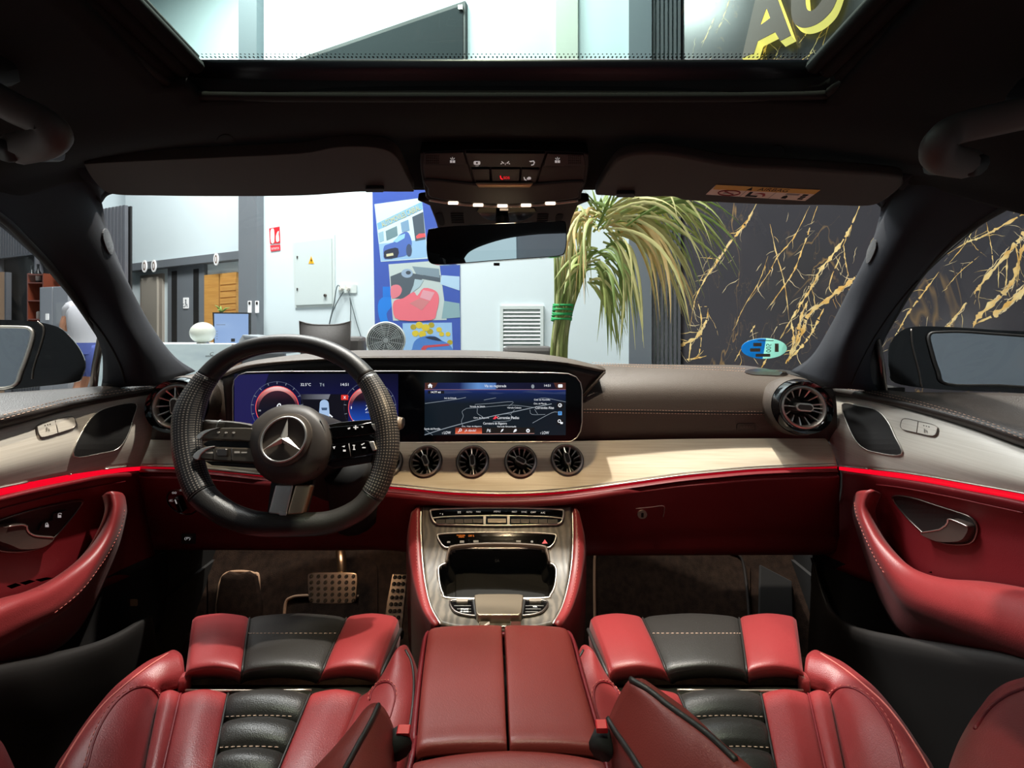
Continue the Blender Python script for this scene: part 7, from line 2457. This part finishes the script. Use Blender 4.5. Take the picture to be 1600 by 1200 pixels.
XL = lambda x, y, X: PX(x, y, X)
left = dict(s=-1,
    belt=[[XL(256, 594, -.835), XL(147, 604, -.845), XL(60, 610, -.85), XL(0, 614, -.85), XL(-160, 626, -.85)],
          [XL(250, 596, -.80), XL(147, 611, -.82), XL(60, 622, -.82), XL(0, 630, -.82), XL(-160, 652, -.82)],
          [XL(246, 602, -.79), XL(147, 622, -.795), XL(60, 638, -.79), XL(0, 650, -.788), XL(-160, 684, -.785)],
          [XL(240, 610, -.785), XL(130, 632, -.795), XL(55, 652, -.79), XL(0, 665, -.788), XL(-160, 706, -.785)],
          [XL(236, 616, -.80), XL(118, 640, -.81), XL(50, 658, -.81), XL(0, 672, -.81), XL(-160, 716, -.81)]],
    stitch=[[(240, 603), (180, 611), (110, 622), (50, 637), (0, 650)], [(240, 606), (180, 615), (110, 627), (50, 642), (0, 656)]],
    trim=[[XL(238, 614, -.80), XL(170, 624, -.803), XL(110, 640, -.803), XL(50, 656, -.803), XL(0, 669, -.803), XL(-160, 712, -.80)],
          [XL(237, 640, -.785), XL(170, 652, -.79), XL(110, 668, -.79), XL(50, 684, -.79), XL(0, 697, -.79), XL(-160, 740, -.79)],
          [XL(236, 684, -.775), XL(170, 693, -.78), XL(110, 704, -.78), XL(50, 718, -.78), XL(0, 730, -.78), XL(-160, 770, -.78)],
          [XL(219, 728.5, -.785), XL(165, 733, -.785), XL(110, 741, -.785), XL(50, 752, -.785), XL(0, 762.5, -.785), XL(-160, 800, -.785)]],
    edge=[(219, 728), (190, 730), (165, 733), (110, 741), (50, 752), (0, 762), (-60, 775), (-156, 798)], sk=[.55, .62, .68, .8, .92, 1.0, 1.1, 1.2],
    low=[[XL(214, 737, -.778), XL(165, 741, -.778), XL(110, 751, -.778), XL(50, 763, -.778), XL(0, 775, -.778), XL(-160, 812, -.775)],
         [XL(217, 743, -.772), XL(165, 747, -.768), XL(110, 758, -.768), XL(50, 771, -.768), XL(0, 783, -.768), XL(-160, 822, -.765)],
         [XL(222, 775, -.785), XL(165, 785, -.79), XL(110, 797, -.79), XL(50, 808, -.79), XL(0, 818, -.79), XL(-160, 850, -.785)],
         [XL(232, 820, -.785), XL(165, 840, -.79), XL(110, 850, -.79), XL(50, 860, -.79), XL(0, 870, -.79), XL(-160, 900, -.785)],
         [XL(246, 880, -.78), XL(170, 915, -.785), XL(110, 935, -.785), XL(50, 950, -.785), XL(0, 960, -.785), XL(-160, 1000, -.78)]],
    crease=[(195, 752), (165, 757), (110, 768), (50, 782), (0, 795)],
    grille=[(211, 631), (207, 655), (198, 681), (183, 701), (158, 708), (114, 713), (126, 677), (147, 648), (172, 636)],
    mem=[(56, 670), (60, 664), (84, 657), (110, 652), (116, 660), (113, 669), (90, 677), (66, 684), (59, 681)], memgap=[(84, 658), (88, 677)], memc=(72, 669),
    dish=[(-30, 830), (0, 812), (55, 795), (95, 786), (127, 782), (120, 796), (106, 814), (85, 838), (64, 855), (33, 862), (0, 861), (-25, 850)],
    lever=[(-25, 826), (0, 818), (28, 816), (32, 828), (42, 836), (72, 840), (56, 855), (22, 859), (0, 852), (-25, 842)], ledge=[(0, 820), (26, 818), (31, 830), (42, 838), (70, 841)],
    lock=[([(80, 801), (100, 796), (96, 808), (78, 813)], 1.5), ([(62, 817), (82, 811), (74, 824), (56, 829)], 0)],
    arm=[[XL(158, 776, -.778), XL(168, 769, -.755), XL(180, 768, -.745), XL(190, 770, -.75), XL(195, 775, -.765), XL(197, 782, -.785)],
         [XL(163, 800, -.778), XL(172, 797, -.742), XL(182, 796, -.73), XL(191, 796, -.735), XL(196, 798, -.752), XL(199, 804, -.78)],
         [XL(148, 838, -.778), XL(160, 833, -.735), XL(172, 833, -.72), XL(181, 835, -.725), XL(184, 840, -.742), XL(187, 852, -.775)],
         [XL(124, 872, -.778), XL(138, 866, -.725), XL(152, 870, -.708), XL(160, 876, -.712), XL(162, 884, -.732), XL(166, 905, -.77)],
         [XL(84, 903, -.778), XL(104, 896, -.715), XL(124, 908, -.698), XL(136, 915, -.702), XL(137, 924, -.725), XL(142, 955, -.765)],
         [XL(40, 924, -.778), XL(66, 920, -.705), XL(86, 940, -.69), XL(102, 952, -.695), XL(100, 966, -.72), XL(108, 1000, -.765)],
         [XL(-10, 938, -.778), XL(12, 940, -.70), XL(26, 968, -.685), XL(38, 988, -.69), XL(36, 1004, -.715), XL(40, 1045, -.765)],
         [XL(-150, 985, -.778), XL(-110, 990, -.70), XL(-100, 1030, -.685), XL(-90, 1060, -.69), XL(-90, 1080, -.715), XL(-90, 1120, -.765)]],
    armst=[(194, 797), (190, 820), (181, 842), (168, 866), (152, 890), (134, 914), (112, 936), (84, 958)],
    sw=[[(10, 916), (24, 911), (34, 914), (18, 920)], [(30, 911), (46, 906), (56, 908), (40, 914)], [(54, 906), (72, 902), (84, 903), (64, 909)]],
    pocket=[[XL(262, 862, -.77), XL(180, 895, -.785), XL(90, 945, -.785), XL(0, 985, -.785), XL(-160, 1030, -.785)],
            [XL(262, 920, -.77), XL(180, 960, -.79), XL(90, 1000, -.79), XL(0, 1030, -.79), XL(-160, 1080, -.79)],
            [XL(250, 985, -.765), XL(180, 1030, -.78), XL(90, 1070, -.78), XL(0, 1100, -.78), XL(-160, 1160, -.78)]],
    lip=[[XL(232, 961, -.735), XL(212, 972, -.728), XL(180, 990, -.72), XL(140, 1006, -.715), (XL(70, 1022, -.715)), XL(0, 1034, -.71), XL(-160, 1065, -.71)],
         [XL(237, 962, -.72), XL(218, 976, -.705), XL(186, 996, -.695), XL(142, 1014, -.69), XL(70, 1034, -.688), XL(0, 1048, -.685), XL(-160, 1082, -.685)],
         [XL(240, 975, -.725), XL(222, 1010, -.71), XL(190, 1040, -.70), XL(146, 1065, -.695), XL(72, 1090, -.69), XL(0, 1108, -.69), XL(-160, 1150, -.69)],
         [XL(250, 1040, -.74), XL(225, 1080, -.73), XL(195, 1120, -.72), XL(150, 1150, -.715), XL(75, 1190, -.71), XL(0, 1215, -.71), XL(-160, 1270, -.71)],
         [XL(255, 1100, -.76), XL(235, 1180, -.75), XL(200, 1220, -.74), XL(150, 1260, -.735), XL(75, 1300, -.73), XL(0, 1330, -.73), XL(-160, 1400, -.73)]],
    sail=[[(255, 600, .85), (205, 600, .80), (158, 604, .795)], [(222, 578, .84), (190, 572, .80), (163, 570, .795)], [(180, 545, .80), (170, 540, .79), (162, 538, .785)]],
    post=[(146, 606, .80), (150, 570, .80), (158, 528, .79)],
    glass=[[XL(160, 610, -.86), XL(80, 616, -.86), XL(0, 622, -.86), XL(-200, 640, -.86)], [XL(165, 535, -.83), XL(80, 425, -.77), XL(0, 345, -.71), XL(-200, 240, -.68)]],
    seal=[XL(166, 540, -.825), XL(128, 482, -.79), XL(85, 424, -.76), XL(40, 376, -.72), XL(0, 339, -.685), XL(-100, 275, -.65)])
dl_, _, LL, AL = door('driver side car door with pale wood band and red leather pull handle', left, (-.78, .55, Hc(-.7)))
slab('trunk_button', rr(199, 936, 211, 947, 2), SF(BVHTree.FromPolygons([XL(262, 862, -.77), XL(90, 945, -.785), XL(90, 1070, -.78), XL(250, 985, -.765)], [(0, 1, 2, 3)])), .0, .006, M['steel'], dl_, step=5)

right = dict(s=1,
    belt=[[XL(1280, 597, .76), XL(1400, 611, .775), XL(1500, 613, .78), XL(1600, 615, .78), XL(1780, 630, .78)],
          [XL(1285, 599, .745), XL(1400, 617, .75), XL(1500, 632, .75), XL(1600, 650, .75), XL(1780, 684, .75)],
          [XL(1289, 603, .735), XL(1400, 624, .728), XL(1500, 648, .725), XL(1600, 678, .722), XL(1780, 730, .72)],
          [XL(1294, 611, .73), XL(1400, 632, .726), XL(1500, 658, .723), XL(1600, 692, .72), XL(1780, 750, .72)],
          [XL(1297, 617, .74), XL(1400, 637, .74), XL(1500, 666, .74), XL(1600, 701, .74), XL(1780, 764, .74)]],
    stitch=[[(1296, 602), (1350, 609), (1410, 621), (1470, 637), (1535, 657), (1600, 681)], [(1300, 605), (1350, 612), (1410, 625), (1470, 641), (1535, 661), (1600, 686)]],
    trim=[[XL(1296, 616, .738), XL(1360, 627, .735), XL(1443, 647, .735), XL(1517, 670, .735), XL(1600, 700, .735), XL(1780, 762, .735)],
          [XL(1294, 645, .725), XL(1360, 658, .722), XL(1443, 676, .722), XL(1517, 697, .722), XL(1600, 722, .722), XL(1780, 780, .722)],
          [XL(1295, 686, .715), XL(1360, 697, .712), XL(1443, 712, .712), XL(1517, 730, .712), XL(1600, 750, .712), XL(1780, 800, .712)],
          [XL(1311, 729, .72), XL(1360, 733, .718), XL(1443, 743.5, .718), XL(1517, 756.5, .718), XL(1600, 771.5, .718), XL(1780, 812, .718)]],
    edge=[(1311, 728), (1340, 731), (1360, 733), (1407, 738), (1460, 746), (1517, 756), (1600, 771), (1680, 788), (1776, 810)], sk=[.5, .6, .65, .75, .82, .88, .95, 1.0, 1.1],
    low=[[XL(1314, 736, .715), XL(1360, 741, .712), XL(1443, 753, .712), XL(1517, 767, .712), XL(1600, 783, .712), XL(1780, 826, .712)],
         [XL(1316, 742, .708), XL(1360, 747, .703), XL(1443, 760, .703), XL(1517, 774, .703), XL(1600, 791, .703), XL(1780, 836, .703)],
         [XL(1314, 775, .718), XL(1360, 785, .722), XL(1443, 800, .722), XL(1517, 812, .722), XL(1600, 828, .722), XL(1780, 868, .722)],
         [XL(1300, 825, .718), XL(1360, 842, .722), XL(1443, 852, .722), XL(1517, 862, .722), XL(1600, 878, .722), XL(1780, 915, .722)],
         [XL(1282, 880, .712), XL(1360, 910, .72), XL(1443, 935, .72), XL(1517, 945, .72), XL(1600, 955, .72), XL(1780, 990, .72)]],
    crease=[(1370, 757), (1410, 762), (1480, 775), (1540, 788), (1600, 801)],
    grille=[(1316.5, 633), (1345, 635), (1370, 641), (1387, 657), (1399, 681), (1410, 710), (1370, 707), (1346, 697), (1330, 674)],
    mem=[(1410, 661), (1416, 655), (1440, 660), (1463, 666), (1466, 674), (1460, 682), (1435, 677), (1412, 671)], memgap=[(1437, 660), (1435, 677)], memc=(1450, 671),
    dish=[(1396, 776), (1425, 777), (1470, 791), (1510, 804), (1525, 814), (1528, 831), (1517, 849), (1482, 850), (1454, 840), (1430, 820), (1410, 798)],
    lever=[(1451, 834), (1480, 829), (1491, 820), (1496, 810), (1512, 814), (1524, 820), (1525, 832), (1513, 846), (1482, 847), (1464, 842)], ledge=[(1452, 833), (1480, 828), (1492, 818), (1496, 809), (1522, 819), (1524, 822)],
    arm=[[XL(1378, 772, .712), XL(1366, 767, .69), XL(1352, 766, .68), XL(1340, 768, .684), XL(1335, 774, .70), XL(1333, 780, .715)],
         [XL(1368, 800, .712), XL(1358, 797, .682), XL(1346, 796, .668), XL(1337, 797, .672), XL(1334, 800, .69), XL(1332, 806, .712)],
         [XL(1382, 838, .712), XL(1372, 832, .672), XL(1359, 832, .656), XL(1350, 834, .66), XL(1348, 840, .68), XL(1345, 852, .71)],
         [XL(1404, 868, .712), XL(1394, 862, .664), XL(1378, 868, .646), XL(1368, 874, .65), XL(1366, 882, .672), XL(1362, 905, .708)],
         [XL(1434, 893, .712), XL(1424, 888, .658), XL(1404, 902, .638), XL(1390, 912, .642), XL(1387, 922, .664), XL(1382, 952, .704)],
         [XL(1478, 904, .712), XL(1464, 904, .652), XL(1440, 926, .630), XL(1418, 944, .634), XL(1414, 958, .658), XL(1408, 990, .70)],
         [XL(1535, 908, .712), XL(1520, 914, .648), XL(1494, 946, .624), XL(1470, 968, .628), XL(1462, 984, .654), XL(1460, 1020, .70)],
         [XL(1600, 918, .712), XL(1590, 930, .646), XL(1566, 970, .620), XL(1540, 996, .625), XL(1530, 1014, .652), XL(1530, 1050, .70)],
         [XL(1680, 938, .712), XL(1675, 952, .646), XL(1650, 1000, .618), XL(1625, 1028, .622), XL(1618, 1048, .65), XL(1620, 1090, .70)],
         [XL(1820, 985, .712), XL(1815, 1000, .646), XL(1790, 1060, .618), XL(1770, 1090, .622), XL(1765, 1110, .65), XL(1770, 1160, .70)]],
    armst=[(1335, 785), (1340, 808), (1348, 830), (1358, 852), (1370, 876), (1384, 898)],
    sw=[[(1450, 894), (1464, 891), (1486, 895), (1468, 899)]],
    pocket=[[XL(1270, 862, .705), XL(1340, 890, .72), XL(1430, 945, .72), XL(1520, 975, .72), XL(1780, 1050, .72)],
            [XL(1268, 920, .705), XL(1340, 960, .725), XL(1430, 1000, .725), XL(1520, 1030, .725), XL(1780, 1100, .725)],
            [XL(1290, 985, .70), XL(1340, 1030, .715), XL(1430, 1070, .715), XL(1520, 1090, .715), XL(1780, 1170, .715)]],
    lip=[[XL(1272, 872, .69), XL(1290, 925, .685), XL(1305, 957, .675), XL(1340, 979, .665), XL(1400, 993, .66), XL(1500, 1008, .66), XL(1600, 1020, .66), XL(1780, 1060, .66)],
         [XL(1270, 874, .68), XL(1284, 930, .668), XL(1299, 962, .652), XL(1334, 986, .64), XL(1396, 1002, .634), XL(1500, 1020, .63), XL(1600, 1034, .63), XL(1780, 1076, .63)],
         [XL(1268, 900, .682), XL(1276, 960, .675), XL(1294, 1010, .66), XL(1330, 1040, .65), XL(1394, 1062, .64), XL(1500, 1085, .635), XL(1600, 1100, .635), XL(1780, 1150, .635)],
         [XL(1264, 980, .69), XL(1268, 1040, .685), XL(1288, 1110, .675), XL(1325, 1150, .665), XL(1390, 1180, .655), XL(1500, 1210, .65), XL(1600, 1230, .65), XL(1780, 1280, .65)],
         [XL(1260, 1060, .70), XL(1264, 1150, .695), XL(1284, 1230, .69), XL(1322, 1280, .68), XL(1390, 1310, .67), XL(1500, 1350, .665), XL(1600, 1370, .665), XL(1780, 1420, .665)]],
    sail=[[(1285, 606, .85), (1330, 606, .81), (1380, 610, .80)], [(1318, 582, .83), (1345, 576, .805), (1376, 574, .80)], [(1362, 542, .81), (1368, 536, .80), (1372, 534, .795)]],
    post=[(1381, 612, .80), (1377, 570, .80), (1370, 530, .79)],
    glass=[[XL(1378, 612, .79), XL(1440, 616, .79), XL(1520, 618, .79), XL(1600, 620, .79), XL(1800, 640, .79)], [XL(1372, 538, .79), XL(1440, 424, .73), XL(1520, 356, .705), XL(1600, 306, .68), XL(1800, 215, .65)]],
    seal=[XL(1368, 546, .79), XL(1402, 486, .77), XL(1440, 428, .735), XL(1500, 368, .70), XL(1600, 308, .665), XL(1700, 262, .63)])
dr_, _, LR, AR = door('passenger side car door with pale wood band and red leather pull handle', right, (.72, .55, Hc(-.7)))

# ================================================================== OUTSIDE MIRRORS
def omirror(lab, MP, shell, glass, extra, gm, dep):
    t = thing('side_mirror', lab, 'mirror', MP.o)
    dome('shell', sp(shell, 4), MP, [(.96, .0), (1.0, -.01), (1.0, -.05), (.93, -dep * .6), (.75, -dep * .9), (.4, -dep)], M['carpaint'], t)
    slab('face', sp(shell, 4), MP, -.004, 0, M['gloss'], t)
    slab('mirror_glass', glass, MP, .001, .004, M['mirror'], t)
    tube('glass_rim', [MP.pt(x, y, .003) for x, y in glass], .003, gm, t, 8, True)
    for q in extra:
        line('shell_seam', q, MP, .0016, M['alu_dark'], t, .001)
    return t


MLP = PL(P(60, 560, .80), Vector((1, .55, 0)), Vector((0, .12, 1)))
omirror('glossy black outside mirror by the driver window', MLP, [(-140, 506), (-40, 500), (40, 501), (85, 509), (105, 522), (124, 545), (133, 568), (128, 588), (118, 597), (60, 604), (-20, 612), (-140, 618)],
        sp([(-130, 514), (-40, 511), (30, 511), (46, 514), (50, 524), (44, 548), (32, 580), (18, 604), (-40, 608), (-130, 612)], 4), [[(58, 502), (68, 512), (66, 530), (52, 575), (50, 592)]], M['alu'], .10)
MRP = PL(P(1500, 560, .80), Vector((1, -.5, 0)), Vector((0, .12, 1)))
omirror('glossy black outside mirror by the passenger window', MRP, [(1388, 560), (1390, 540), (1402, 522), (1420, 512), (1460, 510), (1560, 516), (1700, 530), (1700, 612), (1560, 612), (1460, 608), (1398, 598), (1390, 580)],
        sp([(1452, 524), (1470, 519), (1540, 521), (1690, 540), (1690, 604), (1560, 602), (1480, 600), (1466, 580), (1455, 545)], 4), [[(1424, 514), (1426, 540), (1436, 580), (1440, 604)]], M['plastic'], .09)

# ================================================================== FOOTWELL
flo = mk('cabin_carpet', [Vector((x, y, Hc(z))) for x, y, z in ((-.86, -1.2, -.835), (.83, -1.2, -.835), (.83, .98, -.835), (-.86, .98, -.835), (-.86, 1.13, -.62), (.83, 1.13, -.62), (-.86, 1.18, -.3), (.83, 1.18, -.3))],
         [(0, 1, 2, 3), (3, 2, 5, 4), (4, 5, 7, 6)], M['carpet'], body, smooth=False)
TB = PL(P(440, 930, 1.06), (1, 0, 0), (0, .5, 1))
TB = PL(Vector((0, .98, Hc(-.835))), (1, 0, 0), (0, .15, .215))
mt = thing('floor_mat', 'dark brown driver floor mat with tan piped footrest outlines', 'floor mat', TB.pt(460, 960))
slab('mat_panel', rr(325, 872, 590, 1010, 20), TB, .001, .006, M['carpet'], mt)
tube('piping', [TB.pt(x, y, .008) for x, y in so([(336, 985), (341, 930), (345, 908), (354, 896), (375, 893), (396, 896), (404, 906), (404, 985)], 5)], .004, M['matpipe'], mt, 8)
tube('piping', [TB.pt(x, y, .008) for x, y in so([(443, 985), (446, 944), (455, 934), (475, 931), (520, 931), (560, 932)], 5)], .004, M['matpipe'], mt, 8)
slab('foot_rest', sp([(344, 900), (372, 896), (400, 900), (402, 990), (340, 990)], 2), TB, .004, .022, M['carpet'], mt, .006)
mt2 = thing('floor_mat', 'dark brown passenger floor mat with a tan piped edge', 'floor mat', TB.pt(1040, 960))
slab('mat_panel', rr(930, 862, 1172, 1010, 24), TB, .001, .006, M['carpet'], mt2)
tube('piping', [TB.pt(x, y, .007) for x, y in so([(930, 990), (929, 930), (929, 880), (930, 866)], 5)], .004, M['matpipe'], mt2, 8)
tube('piping', [TB.pt(x, y, .007) for x, y in so([(1140, 862), (1154, 868), (1162, 884), (1168, 930), (1172, 990)], 5)], .004, M['pipe'], mt2, 8)
slab('access_cover', [(1188, 882), (1238, 908), (1240, 975), (1186, 975)], TB, .001, .010, mat('cover_dark', (12, 11, 10), .9), body, .003)
# pedals
BP = PL(P(518, 918, .95), Vector((1, .04, 0)), Vector((0, .42, .9)))
bp_ = thing('brake_pedal', 'wide steel brake pedal with rows of black rubber studs', 'pedal', BP.o)
slab('pad', sp([(480, 902), (484, 896), (496, 894), (540, 894), (553, 895), (558, 900), (557, 925), (555, 938), (548, 943), (518, 944), (488, 943), (482, 938)], 3), BP, -.008, 0, M['steel'], bp_, .002)
for r_ in range(5):
    for c_ in range(7):
        x, y = 487 + c_ * 10.9 + (r_ - 2) * .0, 900.5 + r_ * 9.4
        pl = BP.at(x, y)
        pl.n = BP.n
        lathe('stud', [(.0042, 0), (.0042, .003), (.003, .0045), (0, .0045)], pl, M['rubber'], bp_, 10)
tube('arm', [BP.pt(535, 896, -.012), P(532, 862, .99), P(525, 820, 1.06)], [.010, .012, .012], M['steel'], bp_, 10, n=4)
APp = PL(P(620, 935, .93), Vector((1, .02, 0)), Vector((0, .55, .8)))
ap = thing('accelerator_pedal', 'tall narrow steel accelerator pedal with black rubber studs', 'pedal', APp.pt(612, 975))
slab('pad', [(613, 896), (637, 897), (634, 930), (628, 990), (598, 990), (604, 940)], APp, -.008, 0, M['steel'], ap, .003)
for r_ in range(8):
    for c_ in range(3):
        y = 902 + r_ * 10.5
        x = 617 + c_ * 7.2 - (y - 902) * .14
        pl = APp.at(x, y)
        pl.n = APp.n
        lathe('stud', [(.0042, 0), (.0042, .003), (.003, .0045), (0, .0045)], pl, M['rubber'], ap, 10)
tube('hinge', [APp.pt(600, 992, -.004), APp.pt(630, 992, -.004)], .008, M['plastic'], ap, 8)

flush_text()
bpy.context.view_layer.update()
